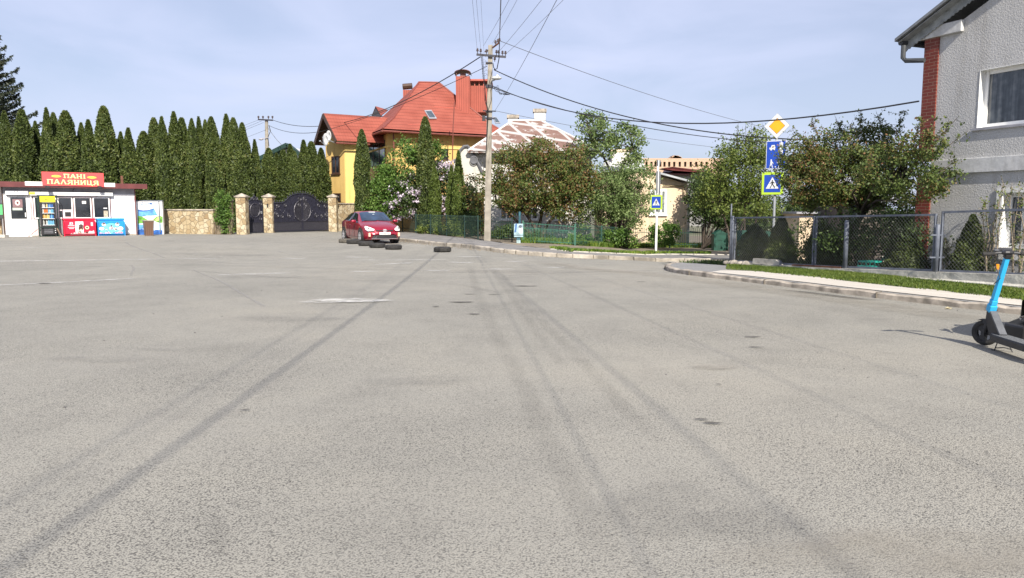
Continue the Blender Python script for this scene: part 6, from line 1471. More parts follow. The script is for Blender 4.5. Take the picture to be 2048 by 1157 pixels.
def fpost(px, pyt, r, lab, dn=.07, extra=None):
    t = FX(px, dn); p = FL(t, dn); z = ztop_pl(t); root = thing('fence_post', lab, 'fence post', (p.x, p.y, z - .02), 0, 'round fence posts on the plinth'); h = up(px, pyt, p) - z + .02
    L_(MB().lathe([(0, 0), (r, 0), (r, h - r * .5), (r * .7, h), (0, h)], seg=14), 'pole', STEELG, root, smooth=True)
    if extra: L_(extra(p, z, h), 'bracket', STEELG, root)
    return root
fpost(1465, 432, .042, 'round grey post at the left end of the chain link fence')
fpost(1461, 408, .022, 'thin taller rod standing beside the left end fence post', .02)
fpost(1692, 441, .055, 'round blue grey post before the leaning tree trunk')
fpost(1873.5, 449, .05, 'round blue grey post in the gap between the fence panels at the brick corner', .07, lambda p, z, h: MB().bar((-.16, -.02 + .4 * .0, h * .78), (.16, -.02, h * .78), .03, .03).bar((-.16, -.02, h * .32), (.16, -.02, h * .32), .03, .03))
t = FX(1560); p = FL(t, .05); root = thing('stub_post', 'short cut off steel post stub on the plinth', 'post stub', (p.x, p.y, ztop_pl(t) - .01)); L_(MB().lathe([(0, 0), (.035, 0), (.035, .13), (0, .13)], seg=12), 'tube', STEELG, root)
t0, t1 = FX(1503), FX(1563); a = FL(t0, .05); b = FL(t1, .05); za, zb = ztop_pl(t0), ztop_pl(t1)
m_ = MB(); dd = (b - a); Ls = dd.length; dn_ = dd / Ls; q0 = a; m_.prism([q0 + Vector((0, 0, za)), q0 + dn_ * Ls + Vector((0, 0, zb)), q0 + dn_ * Ls * .78 + Vector((0, 0, zb + .13)), q0 + dn_ * Ls * .03 + Vector((0, 0, za + .14))], FN * .12); tag(m_.build('concrete_slab', CONC), 'loose tapered concrete slab lying on the left end of the plinth', 'slab')
t0, t1 = FX(1585), FX(1682); a = FL(t0, .04); b = FL(t1, .04); m_ = MB().bar(a + Vector((0, 0, ztop_pl(t0) + .02)), b + Vector((0, 0, ztop_pl(t1) + .02)), .06, .04); tag(m_.build('rusty_rail', RUST), 'rusty steel angle bar lying on the plinth', 'bar')
t0, t1 = FX(1420), FX(1502); m_ = MB(); a = FL(FX(1452), .05); 
for k in range(7): q = FL(FX(1455) - k * .16, .02 + .05 * (k % 2)); m_.ell((q.x, q.y, .05), .14, .11, .07 + .02 * (k % 3), 7, 5)
tag(m_.build('rubble_stones', M('rubble', (.30, .27, .23), .95, .3, 9)), 'rough rubble stones at the left end of the plinth beside the end post', 'stones')
q = FL(FX(1462), .3)
# things inside the garden
def ink(px, py, dn): q = FL(FX(px, dn), dn); return Vector((q.x, q.y, up(px, py, q)))
m_ = MB(); a = ink(1655, 532, 1.2); b = ink(1702, 478, 1.6); m_.tube([a, a.lerp(b, .5) + Vector((0, 0, .03)), b], [.05, .06, .05], 8); m_.tube([b, ink(1735, 452, 1.8)], [.04, .03], 6); tag(m_.build('cut_log', BARKL), 'pale cut log leaning from the ground behind the round blue grey post', 'log')
m_ = MB(); a = ink(1772, 500, 1.4); b = ink(1808, 466, 1.9); m_.tube([a, b], [.06, .05], 8); tag(m_.build('cut_log', BARKL), 'pale grey cut log leaning above the turquoise crate', 'log')
for (x0, x1, y0, y1, dn, lab, mm, nm, cat) in [(1726, 1742, 523, 536, .6, 'turquoise plastic crate, left of the pair behind the fence', M('turquoise_plastic', (.02, .38, .30), .4, .2, 9), 'plastic_crate', 'crate'), (1744, 1758, 523, 536, .6, 'turquoise plastic crate, right of the pair behind the fence', M('turquoise_plastic', (.02, .38, .30)), 'plastic_crate', 'crate'),]:
    a = ink(x0, y1, dn); b = ink(x1, y0, dn); w = max(.14, (b - a).xy.length / 2); cx = (a + b) / 2; root = thing(nm, lab, cat, (cx.x, cx.y, .06), math.atan2(FD.y, FD.x)); h = b.z - .06; m2 = MB()
    m2.box(-w, w, -.12, .12, 0, .02)
    for z in np.linspace(.04, h - .03, 3): m2.box(-w, w, -.125, -.11, z, z + .04); m2.box(-w, w, .11, .125, z, z + .04); m2.box(-w, -w + .015, -.11, .11, z, z + .04); m2.box(w - .015, w, -.11, .11, z, z + .04)
    for x in (-w, 0, w - .015): m2.box(x, x + .015, -.128, -.126, 0, h); m2.box(x, x + .015, .126, .128, 0, h)
    L_(m2, 'basket', mm, root)
m_ = MB(); a = ink(1762, 522, 1.3); b = ink(1790, 502, 1.3); m_.prism([a, Vector((b.x, b.y, a.z + .02)), b, a.lerp(b, .4) + Vector((0, 0, .1))], FN * .3); tag(m_.build('green_tray', M('sea_green_plastic', (.03, .25, .17), .5, .2)), 'tilted sea green plastic tray behind the fence right of the crates', 'tray')
gs = thing('green_sheet_fence', 'plain green metal sheet fence behind the chain link fence', 'fence', (0, 0, 0)); yv = 29.5
for (x0, x1, yt) in ((1472, 1502, 461), (1520, 1548, 463)):
    a = A(x0, 530, yv); b = A(x1, yt, yv); B(a.x, b.x, yv, yv + .04, ter(a.x, yv) - .1, b.z).build('sheet', GREENF, gs)
m_ = MB(); m_.tube([A(1600, 510, 33), A(1598, 434, 33)], .03); ws = thing('shed', 'small pale shed glimpsed behind the fence between bushes', 'shed', A(1606, 500, 31)); a = A(1596, 510, 31); b = A(1622, 428, 31); B(a.x, b.x + .1, 31, 33, -.5, b.z).build('wall', CREAM, ws); MB().box(a.x - .2, b.x + .3, 30.8, 33.2, b.z + .002, b.z + .08).build('roof', GREYW, ws)
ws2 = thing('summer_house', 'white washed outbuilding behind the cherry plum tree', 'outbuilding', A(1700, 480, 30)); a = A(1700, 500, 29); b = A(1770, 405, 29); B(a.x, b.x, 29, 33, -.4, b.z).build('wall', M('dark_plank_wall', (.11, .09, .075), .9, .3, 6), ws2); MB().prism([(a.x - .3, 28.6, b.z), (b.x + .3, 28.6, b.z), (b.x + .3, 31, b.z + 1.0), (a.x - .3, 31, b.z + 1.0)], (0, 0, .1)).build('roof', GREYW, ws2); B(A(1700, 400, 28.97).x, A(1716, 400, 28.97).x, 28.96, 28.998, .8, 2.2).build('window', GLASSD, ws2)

# ================================================================== green picket fences
def picket(label, pts, h, m, sp=.12, rings=False, hpix=None):
    P = [Vector(p) for p in pts]; root = thing('picket_fence', label, 'fence', (P[0].x, P[0].y, ter(P[0].x, P[0].y) + .1)); pk = MB(); ra = MB(); rg = MB()
    for s_i, (a, b) in enumerate(zip(P[:-1], P[1:])):
        a = Vector((a.x, a.y, ter(a.x, a.y) + .1)); b = Vector((b.x, b.y, ter(b.x, b.y) + .1)); Ls = (b - a).xy.length; n = max(1, int(Ls / 2.5))
        for k in range(n):
            u = a.lerp(b, k / n); v = a.lerp(b, (k + 1) / n); MB().box(u.x - .03, u.x + .03, u.y - .03, u.y + .03, u.z - .15, u.z + h + .06).build('post', m, root)
            for z in ((.22, h - .2) if not rings else (.14, h - .28, h - .06)): ra.bar(u + Vector((0, 0, z)), v + Vector((0, 0, z)), .025, .03)
            c = int((v - u).xy.length / sp)
            for i in range(1, c):
                q = u.lerp(v, i / c); hh = h * (.99 if i % 2 else (.99 if not rings else .80)); pk.bar(q + Vector((0, -.02, .08)), q + Vector((0, -.02, hh)), .014, .014)
                if not rings: pk.add([(q.x - .02, q.y - .02, q.z + hh), (q.x + .02, q.y - .02, q.z + hh), (q.x, q.y - .02, q.z + hh + .06)], [(0, 1, 2)])
                elif i % 2 == 0: rg.tube([q + Vector((.045 * math.cos(t), -.02, h - .36 + .045 * math.sin(t))) for t in np.linspace(0, 6.283, 9)], .008, 3, False)
    e_ = Vector(P[-1]); z = ter(e_.x, e_.y) + .1; MB().box(e_.x - .03, e_.x + .03, e_.y - .03, e_.y + .03, z - .1, z + h + .06).build('post', m, root)
    pk.build('pickets', m, root); ra.build('rail', m, root)
    if rings: rg.build('ring_row', m, root)
    return root
sh = Vector((0, .12, 0))
picket('dark green picket fence running back from the concrete pole to the red car', [G(757, 462.5) + sh, G(805, 467.8) + sh, G(861, 473.3) + sh, G(929, 481.8) + sh, G(956, 485.3) + sh, G(1024, 490.5) + sh], 1.12, DGREEN, .13)
picket('light green ring pattern fence right of the pedestal box', [G(1046, 491.7) + sh, G(1150, 497) + sh], 1.0, GREENL, .085, True)
picket('mid green picket fence in front of the hazel bush and cream house', [G(1151, 497) + sh, G(1250, 500) + sh, G(1340, 501.5) + sh, G(1424, 502) + sh], 1.05, GREENF, .11)
picket('mid green picket fence right of the green meter cabinet', [G(1449, 502) + sh, G(1560, 503) + sh, G(1700, 503) + sh], 1.1, GREENF, .11)
# pedestal box
g_ = G(1037, 492); pb = thing('pedestal_box', 'grey blue scribbled utility box on a pedestal beside the concrete pole', 'utility box', g_)
w = .21; zt_ = up(1037, 448, g_) - g_.z; zb_ = up(1037, 474.5, g_) - g_.z
bm2 = stain_mat
L_(MB().box(-w, w, -.14, .14, zb_, zt_), 'cabinet', M('box_blue_grey', (.28, .40, .45), .5, .35, 5), pb, bev=.01)
L_(MB().box(-w - .01, w + .01, -.15, -.141, zb_ + .08, zb_ + .095), 'door_gap', BLACK, pb); L_(MB().box(.02, w - .03, -.146, -.1405, zb_ + .18, zb_ + .42), 'notice', WHITEP, pb)
L_(MB().prism([(-.17, -.1445, zb_ + .30), (-.10, -.1445, zb_ + .28), (-.06, -.1445, zb_ + .62), (-.15, -.1445, zb_ + .58)], (0, .004, 0)).prism([(-.18, -.1446, zb_ + .2), (-.1, -.1446, zb_ + .24), (-.12, -.1446, zb_ + .33), (-.19, -.1446, zb_ + .3)], (0, .004, 0)), 'graffiti', M('graffiti_blue', (.04, .11, .28), .6, .3), pb)
L_(MB().lathe([(.001, -.003), (.075, -.003), (.075, .003)], (.08, -.146, zt_ - .12), 14, 'y'), 'round_sticker', M('sticker_dark', (.08, .10, .14), .5, .2), pb)
L_(MB().box(-.08, .08, -.08, .08, .1, zb_), 'pedestal', M('pedestal_blue', (.03, .10, .13), .6, .3), pb); L_(MB().box(-.09, .09, -.09, .09, .10, .26), 'pedestal_foot', M('foot_pale', (.35, .48, .50), .7, .3), pb)
L_(MB().tube([(.05, .05, zt_), (.05, .05, zt_ + .55)], .05, 8), 'conduit', M('pedestal_blue', (.03, .10, .13)), pb)
# green cabinet
g_ = G(1437, 506.5); gc = thing('meter_cabinet', 'green metal meter cabinet with pitched top at the end of the green fence', 'cabinet', g_, R(4)); h = up(1437, 468, g_) - g_.z; w = 12.5 / F * g_.y
L_(MB().box(-w, w, -.2, .2, .06, h), 'body', GREENF, gc, bev=.01); L_(MB().prism([(-w - .03, -.22, h + .002), (w + .03, -.22, h + .002), (0, -.22, h + .2)], (0, .44, 0)), 'roof', GREENF, gc)
L_(MB().box(-w + .06, w - .06, -.212, -.201, .16, h - .38), 'lower_door', GREENF, gc); L_(MB().box(-w + .06, w - .06, -.212, -.201, h - .34, h - .06), 'upper_door', GREENF, gc); L_(MB().box(w + .08, w + .16, -.05, .05, 0, h + .12), 'post', GREENF, gc); L_(MB().box(-w, w, -.18, .18, 0, .06), 'base', BLACK, gc)

# ================================================================== signs
BLUE = M('sign_blue', (.012, .055, .36), .35, .06, 2); SWH = M('sign_white', (.60, .62, .64), .35, .03); LIME = M('sign_lime', (.40, .58, .04), .35, .04); ORG = M('sign_orange', (.80, .36, .015), .35, .05); SBK = M('sign_black', (.02, .02, .02), .5, .1); SBACK = M('sign_back_grey', (.20, .21, .22), .6, .15)
def rot(pts, y): return [(x, y, z) for x, z in pts]
def ped_picto(root, y, s, cz, parent_box):
    tri = [(-.40 * s, cz - .33 * s), (.40 * s, cz - .33 * s), (0, cz + .42 * s)]
    L_(MB().prism(rot(tri, y), (0, -.003, 0)), 'triangle', SWH, parent_box)
    m = MB(); y2 = y - .004; Q = lambda pts: m.prism([(x * s, y2, cz + z * s) for x, z in pts], (0, -.003, 0))
    Q([(-.035 + .035 * 1 + .04 * math.cos(t), .19 + .045 * math.sin(t)) for t in np.linspace(0, 6.28, 9)[:-1]])
    Q([(-.05, .13), (.06, .14), (.05, -.06), (-.05, -.06)]); y2 -= .0005
    Q([(-.04, -.05), (.0, -.06), (-.10, -.30), (-.16, -.30)]); y2 -= .0005; Q([(.0, -.06), (.05, -.05), (.14, -.18), (.17, -.30), (.12, -.30), (.09, -.2)])
    y2 -= .0005; Q([(-.05, .12), (-.02, .1), (-.13, -.03), (-.16, 0)]); y2 -= .0005; Q([(.05, .12), (.03, .08), (.13, .0), (.16, .03)])
    L_(m, 'pedestrian', SBK, parent_box)
# diamond post
Ys = 27.0; b = A(1545, 500, Ys); zg = ter(b.x, Ys); az = R(-28)
sp_ = thing('diamond_sign_post', 'grey post carrying the yellow priority diamond and blue signs beside the tree', 'sign post', (b.x, Ys, zg), az)
zD = A(1543, 252.5, Ys).z - zg; hD = 49.5 / F * Ys / 2; 
L_(MB().tube([(0, .06, -.1), (0, .06, zD + .2)], .045, 10), 'pole', GALV, sp_)
dmd = lambda k: [(0, zD - hD * k), (hD * k * .98, zD), (0, zD + hD * k), (-hD * k * .98, zD)]
bd = L_(MB().prism(rot(dmd(1), 0), (0, .02, 0)), 'priority_sign', SBACK, sp_); L_(MB().prism(rot(dmd(.98), -.003), (0, -.003, 0)), 'white_border', SWH, bd); L_(MB().prism(rot(dmd(.60), -.007), (0, -.003, 0)), 'orange_centre', ORG, bd, bev=.0); L_(MB().prism(rot(dmd(.64), -.0062), (0, -.0008, 0)), 'black_line', SBK, bd)
z1 = A(1543, 282, Ys).z - zg; z0 = A(1543, 338, Ys).z - zg; w = .335
bz = L_(MB().box(-w, w, -.01, .02, z0, z1), 'living_zone_sign', SWH, sp_, bev=.004); L_(MB().box(-w + .02, w - .02, -.0145, -.0105, z0 + .02, z1 - .02), 'blue_field', BLUE, bz)
hz = z1 - z0; m = MB(); y = -.016
def Zp(pts): 
    global y; m.prism([(x * w, y, z0 + hz * z) for x, z in pts], (0, -.003, 0)); y -= .0003
Zp(rc(-.68, .70, -.10, .76)); Zp([(-.55, .76), (-.45, .85), (-.15, .85), (-.05, .76)]); Zp(el(-.5, .69, .09, .035, 8)); Zp(el(-.2, .69, .09, .035, 8))
Zp(rc(.35, .52, .68, .93)); Zp([(.28, .90), (.75, .90), (.5, .97)])
Zp(el(-.45, .31, .08, .03, 8)); Zp([(-.52, .28), (-.36, .28), (-.34, .16), (-.54, .16)]); Zp([(-.54, .16), (-.46, .16), (-.56, .04), (-.64, .04)]); Zp([(-.44, .16), (-.36, .16), (-.25, .04), (-.33, .04)]); Zp([(-.36, .26), (-.2, .2), (-.2, .17), (-.36, .22)])
Zp(el(.4, .25, .07, .027, 8)); Zp([(.32, .22), (.48, .22), (.5, .13), (.34, .13)]); Zp([(.34, .13), (.42, .13), (.30, .03), (.22, .03)]); Zp([(.44, .13), (.5, .13), (.64, .05), (.56, .04)]); Zp([(.32, .2), (.12, .24), (.12, .21), (.32, .17)]); Zp(el(-.02, .07, .06, .025, 8))
L_(m, 'zone_symbols', SWH, bz)
z1 = A(1540, 345, Ys).z - zg; z0 = A(1540, 390, Ys).z - zg; w = .37; ofx = -.08
cb = L_(MB().box(-w + ofx, w + ofx, -.05, .02, z0, z1), 'crossing_sign', LIME, sp_, bev=.015); L_(MB().box(-w + .09 + ofx, w - .09 + ofx, -.056, -.051, z0 + .09, z1 - .09), 'blue_field', BLUE, cb)
mb_ = thing  # noqa
ped_picto(sp_, -.058, .55, (z0 + z1) / 2, cb)
for ch in list(cb.children):
    if ch.name.startswith(('triangle', 'pedestrian')): ch.location.x += ofx
# white post 1312
g_ = G(1311.5, 513); Yp = g_.y; wp = thing('crossing_sign_post', 'slim white post with lime bordered pedestrian crossing sign on the verge', 'sign post', g_)
zt_ = up(1314, 321, g_) - g_.z; L_(MB().tube([(0, 0, -.1), (.02, 0, zt_)], .055, 12), 'pole', WHITEP, wp, smooth=False)
zA = up(1311, 391, g_) - g_.z; zB = up(1311, 419.5, g_) - g_.z; s = R(-30); 
def rotbox(mb, x0, x1, y0, y1, z0, z1, ang, ox=0, oy=0):
    b = mb.n; mb.box(x0, x1, y0, y1, z0, z1)
    for i in range(b, mb.n): x, yy, z = mb.v[i]; mb.v[i] = (x * math.cos(ang) - yy * math.sin(ang) + ox, x * math.sin(ang) + yy * math.cos(ang) + oy, z)
def rotobj(o, ang, ox=0, oy=0): o.rotation_euler = (0, 0, ang); o.location = (ox, oy, 0)
w = .27
cs = L_(MB().box(-w, w, -.0, .10, zB, zA), 'crossing_sign', LIME, wp, bev=.015); rotobj(cs, R(-24), -.06, -.16)
L_(MB().box(-w + .06, w - .06, -.006, -.001, zB + .07, zA - .07), 'blue_field', BLUE, cs); ped_picto(wp, -.008, .42, (zA + zB) / 2, cs)
L_(MB().box(-w + .02, w - .02, .102, .12, zB + .01, zA - .01), 'casing_back', SBACK, cs)
z1 = up(1316, 343, g_) - g_.z; z0 = up(1316, 387, g_) - g_.z; o = L_(MB().box(-.30, .30, .06, .09, z0, z1), 'zone_sign_back', SBACK, wp); rotobj(o, R(62), .12, 0)
z1 = up(1316, 320.5, g_) - g_.z; z0 = up(1316, 338, g_) - g_.z; o = L_(MB().prism([(-.33, .06, z1), (.33, .06, z1), (0, .06, z0)], (0, .025, 0)), 'triangle_sign_back', SBACK, wp); rotobj(o, R(62), .12, 0)

# ================================================================== poles and wires
g_ = G(974.5, 487); PX, PY = g_.x, g_.y; zt_ = up(981, 91, g_); lean = A(981, 91, PY).x - A(974.5, 487, PY).x
cp = thing('utility_pole', 'tall concrete utility pole with black crossarm, insulators and street lamp', 'utility pole', (PX, PY, g_.z)); Hh = zt_ - g_.z
pole = MB(); n = 8; vs = []
for i in range(n + 1):
    f = i / n; w = .155 - .055 * f; d_ = .14 - .04 * f; x = lean * f; z = -.2 + (Hh + .2) * f; vs += [(x - w, -d_, z), (x + w, -d_, z), (x + w, d_, z), (x - w, d_, z)]
L_(pole.add(vs, [(i * 4 + k, i * 4 + (k + 1) % 4, (i + 1) * 4 + (k + 1) % 4, (i + 1) * 4 + k) for i in range(n) for k in range(4)] + [(n * 4, n * 4 + 1, n * 4 + 2, n * 4 + 3)]), 'shaft', POLEC, cp, bev=.02)
def LP(px, py, dy=0): a = A(px, py, PY + dy); return Vector((a.x - PX, dy, a.z - g_.z))
L_(MB().bar(LP(953, 109.5, -.18), LP(1012, 114.5, -.18), .07, .09), 'crossarm', BLACKM, cp)
L_(MB().bar(LP(985, 96, -.1), LP(999, 85.5, -.3), .05, .06), 'upper_arm', RUST, cp); L_(MB().bar(LP(976, 101, .1), LP(970, 104, .3), .05, .05), 'rear_arm', RUST, cp)
ins = [(955, 107), (961.5, 108), (973, 109), (993, 110.5), (997.5, 111), (1005, 112), (1011, 112.5)]
def insulator(mb, p): mb.lathe([(0, 0), (.018, 0), (.018, .08), (.055, .09), (.06, .12), (.04, .15), (.05, .18), (.03, .22), (0, .225)], p, 8)
for (x, y_) in ins: m = MB(); p = LP(x, y_, -.18); insulator(m, p); L_(m, 'insulator', M('insulator_brown', (.08, .06, .06), .25, .2), cp)
for (x, y_) in ((991, 91), (996, 88.5), (999, 86.5), (989.5, 124)): m = MB(); insulator(m, LP(x, y_, -.25)); L_(m, 'insulator', M('insulator_brown', (.08, .06, .06)), cp)
m = MB()
for y_ in (127, 172, 175, 224, 237): a = LP(978, y_, 0); m.box(a.x - .15, a.x + .15, -.15, .15, a.z - .03, a.z + .03)
L_(m, 'clamp_band', BLACKM, cp)
lamp = MB(); a = LP(983, 163, -.1); b = LP(994, 158, -.35); L_(MB().tube([a, b], .03, 6), 'lamp_arm', GALV, cp)
m = MB(); m.ell((b.x - .02, b.y, b.z + .03), .24, .15, .085, 12, 8); L_(m, 'lamp_head', M('lamp_grey', (.45, .46, .46), .4, .1), cp, smooth=True)
L_(MB().ell((b.x + .02, b.y, b.z + .13), .055, .055, .06, 10, 7), 'lamp_globe', WHITEP, cp, smooth=True)
m = MB(); a = LP(968, 238, -.2); m.box(a.x - .08, a.x + .06, -.3, -.16, a.z - .1, a.z + .14); b = LP(969, 323, -.2); m.box(b.x - .06, b.x + .06, -.3, -.16, b.z - .3, b.z + .2); L_(m, 'junction_box', BLACK, cp)
L_(MB().bar(LP(966, 222, -.15), LP(992, 223, -.15), .05, .05).bar(LP(966, 236, -.15), LP(990, 238, -.15), .06, .06), 'bracket', BLACKM, cp)
m = MB(); 
for k, (x0, x1) in enumerate(((968, 976), (970, 977), (982, 976))): m.tube([LP(x0, 176, -.2), LP(x0 + 1, 200, -.2), LP(x1, 222, -.2), LP(x1 - 4, 300, -.18), LP(968 + k, 330, -.18)], .010, 4)
m.tube([LP(963, 110, -.2), LP(966, 150, -.2), LP(970, 180, -.2), LP(975, 222, -.2)], .014, 4); m.tube([LP(965, 110, -.2), LP(969, 160, -.2), LP(972, 205, -.2), LP(976, 235, -.2)], .010, 4)
for k in range(5): c = LP(967 + k * .8, 118 + k * 9, -.25); m.tube([c + Vector((.12 * math.cos(t), 0, .16 * math.sin(t))) for t in np.linspace(.4, 5.6, 9)], .006, 3)
m.tube([LP(999, 86, -.3), LP(998, 118, -.3), LP(994, 138, -.25), LP(988, 140, -.2)], .022, 5); m.tube([LP(986, 127, -.1), LP(987, 135, -.2), LP(991, 141, -.3)], .02, 5)
for k in range(5): m.tube([LP(985, 174 + k, -.1), LP(992 + k, 183 - k * 3, -.2), LP(1000, 186 + (k % 3) * 2, -.25), LP(1008, 190 - k, -.3), LP(1020, 190, -.3)], .009, 3)
L_(m, 'cable_loops', BLACK, cp)
def wire(label, a, b, r, sag=.3, m=BLACK, mid=None):
    a = Vector(a); b = Vector(b); n = 24; pts = [a.lerp(b, i / n) - Vector((0, 0, sag * 4 * (i / n) * (1 - i / n))) for i in range(n + 1)]
    o = MB().tube(pts, r, 5).build('overhead_cable', m); return tag(o, label, 'cable', 'overhead cables')
def W(px, py, Y): return A(px, py, Y)
GW = M('aluminium_wire', (.10, .10, .11), .5, .1)
def over(label, x0, y0, x1, y1, r, drop=.5, m=GW, Ye=-14):   # from the pole up and out over the camera to the next pole
    a = W(x0, y0, PY - .2); r1 = ray(x1, y1); t = (a.z - drop - CZ) / r1[2]; b = Vector((r1[0] * t, r1[1] * t, CZ + r1[2] * t))
    f = (PY - b.y) / (PY - Ye); e = Vector((a.x + (b.x - a.x) / f, Ye, a.z)); return wire(label, a, e, r, drop / (4 * f * (1 - f)), m)
over('leftmost bare wire rising from the crossarm over the road', 955, 105, 945, 0, .005, .5); over('second bare wire rising steeply from the left of the crossarm', 962, 106, 953, 0, .005, .5); over('third bare wire rising from the crossarm beside the pole top', 968, 107, 962, 0, .004, .5)
over('thick black cable rising almost vertically from the pole top', 999, 84, 1002, 0, .019, .5, BLACK)
over('thin wire slanting right from the left of the pole top', 967, 92, 1020, 0, .006, .5); over('thin wire slanting right from just right of the pole top', 985, 87, 1035.6, 0, .006, .5); over('thin wire slanting right from the middle of the crossarm', 1000, 101, 1085, 0, .007, .5)
over('outermost thin wire slanting right from the end of the crossarm', 1013, 107, 1129, 0, .006, .5); over('long straight thin wire rising right from the lower bracket', 989, 223, 1114.7, 0, .006, .5)
wire('thick bundled cable running right from below the crossarm towards the road sign', W(988, 140, PY - .2), W(1660, 281, 26), .022, .75)
wire('thick cable sagging from the lamp level to the brick corner of the grey house', W(984, 172, PY - .2), W(1838, 203, 17.4), .020, 1.0)
wire('second cable below it running right from the pole behind the diamond sign', W(984, 176, PY - .2), W(1640, 290, 30), .016, .55)
wire('faint long wire from the pole top slanting down to the right horizon', W(999, 82, PY), W(1560, 262, 60), .014, .35, GW)
wire('thin wire from the lower bracket across the old house chimney', W(990, 222, PY), W(1540, 305, 50), .010, .25, GW)
wire('black cable from the crossarm down left to the far pole', W(961, 114, PY), W(544, 240, 68), .024, 1.6)
wire('thinner cable from mid pole down left past the yellow house roof', W(974, 133, PY), W(633, 266, 47), .014, .25)
m = MB(); c = A(757, 200, 47); 
# far pole
g2 = Vector((A(531, 300, 70).x, 70, ter(-23, 70))); fp = thing('utility_pole', 'distant concrete utility pole with crossarm behind the gates', 'utility pole', g2); h = A(533, 239, 70).z - g2.z
def L2(px, py, dy=0): a = A(px, py, 70 + dy); return Vector((a.x - g2.x, dy, a.z - g2.z))
L_(MB().tube([(0, 0, 0), (L2(533, 239).x, 0, h)], [.22, .15], 8), 'shaft', POLEC, fp); L_(MB().bar(L2(516, 239.5, -.2), L2(546, 241, -.2), .1, .12), 'crossarm', BLACKM, fp)
for x in (517, 526, 537, 545): m = MB(); p = L2(x, 238.5, -.2); m.lathe([(0, 0), (.04, 0), (.05, .1), (.09, .12), (.09, .25), (0, .3)], p, 6); L_(m, 'insulator', M('insulator_brown', (.08, .06, .06)), fp)
L_(MB().bar(L2(524, 277, -.2), L2(541, 276, -.2), .06, .06).tube([L2(531, 277, -.2), L2(523, 280, -.4)], .05, 6).ell(L2(522, 279, -.4), .22, .15, .1, 8, 6), 'lamp', GREYW, fp); L_(MB().tube([L2(538, 252, -.2), L2(541, 262, -.2), L2(536, 275, -.2), L2(538, 293, -.2)], .03, 4), 'cable_loops', BLACK, fp)
a = W(537, 251, 69.8); wire('cable from the distant pole to the gable of the yellow house', a, W(632, 265, 55), .020, .3)
wire('black drop cable from the distant pole down to the green roofed house', W(536, 256, 69.8), W(566, 293, 69.5), .02, .1)
for i, (x, y_) in enumerate(((483, 252), (486, 258), (486, 263), (488, 276))): wire('thin wire %s from the top running left from the distant pole behind the thujas' % ordn[i], W(519 + i * 4, 239.5 + i * 3 + (12 if i == 3 else 0), 69.8), W(x - 90, y_ + 30, 80), .012, .1, GW)

# ================================================================== tyres on the road
tme = MB().lathe([(.17, .0), (.27, .0), (.31, .03), (.325, .07), (.325, .15), (.31, .19), (.27, .22), (.17, .22), (.16, .20), (.20, .17), (.26, .11), (.20, .05), (.16, .02)], seg=30, close=True)
gv = MB()
for k in range(40):
    a = k / 40 * 6.283
    for z in (.05, .12): gv.box(-.02, .006, -.008, .008, z, z + .05) if False else None
tyre_mesh = mesh_from(tme, 'tyre', BLACKR); tyre_mesh.polygons.foreach_set('use_smooth', [True] * len(tyre_mesh.polygons))
gm2 = MB()
for k in range(44):
    a = k / 44 * 6.283; c_, s_ = math.cos(a), math.sin(a)
    for z0, z1, da in ((.045, .10, .03), (.12, .175, -.03)):
        P = [(r * math.cos(a + o), r * math.sin(a + o), z) for r, o, z in ((.324, 0, z0), (.331, 0, z0), (.331, da, z1), (.324, da, z1))]; gm2.prism(P, (-.016 * s_, .016 * c_, 0))
tread_mesh = mesh_from(gm2, 'tread', BLACKR)
TY = [(690, 486.5, 'worn grey brown tyre, leftmost of the row by the red car', 3), (706, 488.5, 'black tyre, second in the row in front of the car front wheel', 0), (730.5, 492.5, 'tyre lying third from the left at the car front corner', 20), (753, 496.5, 'tyre lying fourth from the left before the car bumper', 50), (785.5, 500, 'tyre lying fifth from the left with a gap before it', 10), (884, 505, 'single tyre lying alone nearest the kerb', 70)]
grey_r = M('dusty_tyre', (.10, .09, .075), .9, .35, 12)
for i, (x, y_, lab, rz) in enumerate(TY):
    p = G(x, y_); root = thing('car_tyre', lab, 'tyre', (p.x, p.y + .2, ter(p.x, p.y + .2)), R(rz), 'old tyres laid on the road'); sc = 1.0
    for nm, me in (('carcass', tyre_mesh), ('tread', tread_mesh)):
        if i == 0: me = me.copy(); me.materials[0] = grey_r
        o = bpy.data.objects.new(nm, me); COL.objects.link(o); o.parent = root; o.scale = (sc, sc, .86)

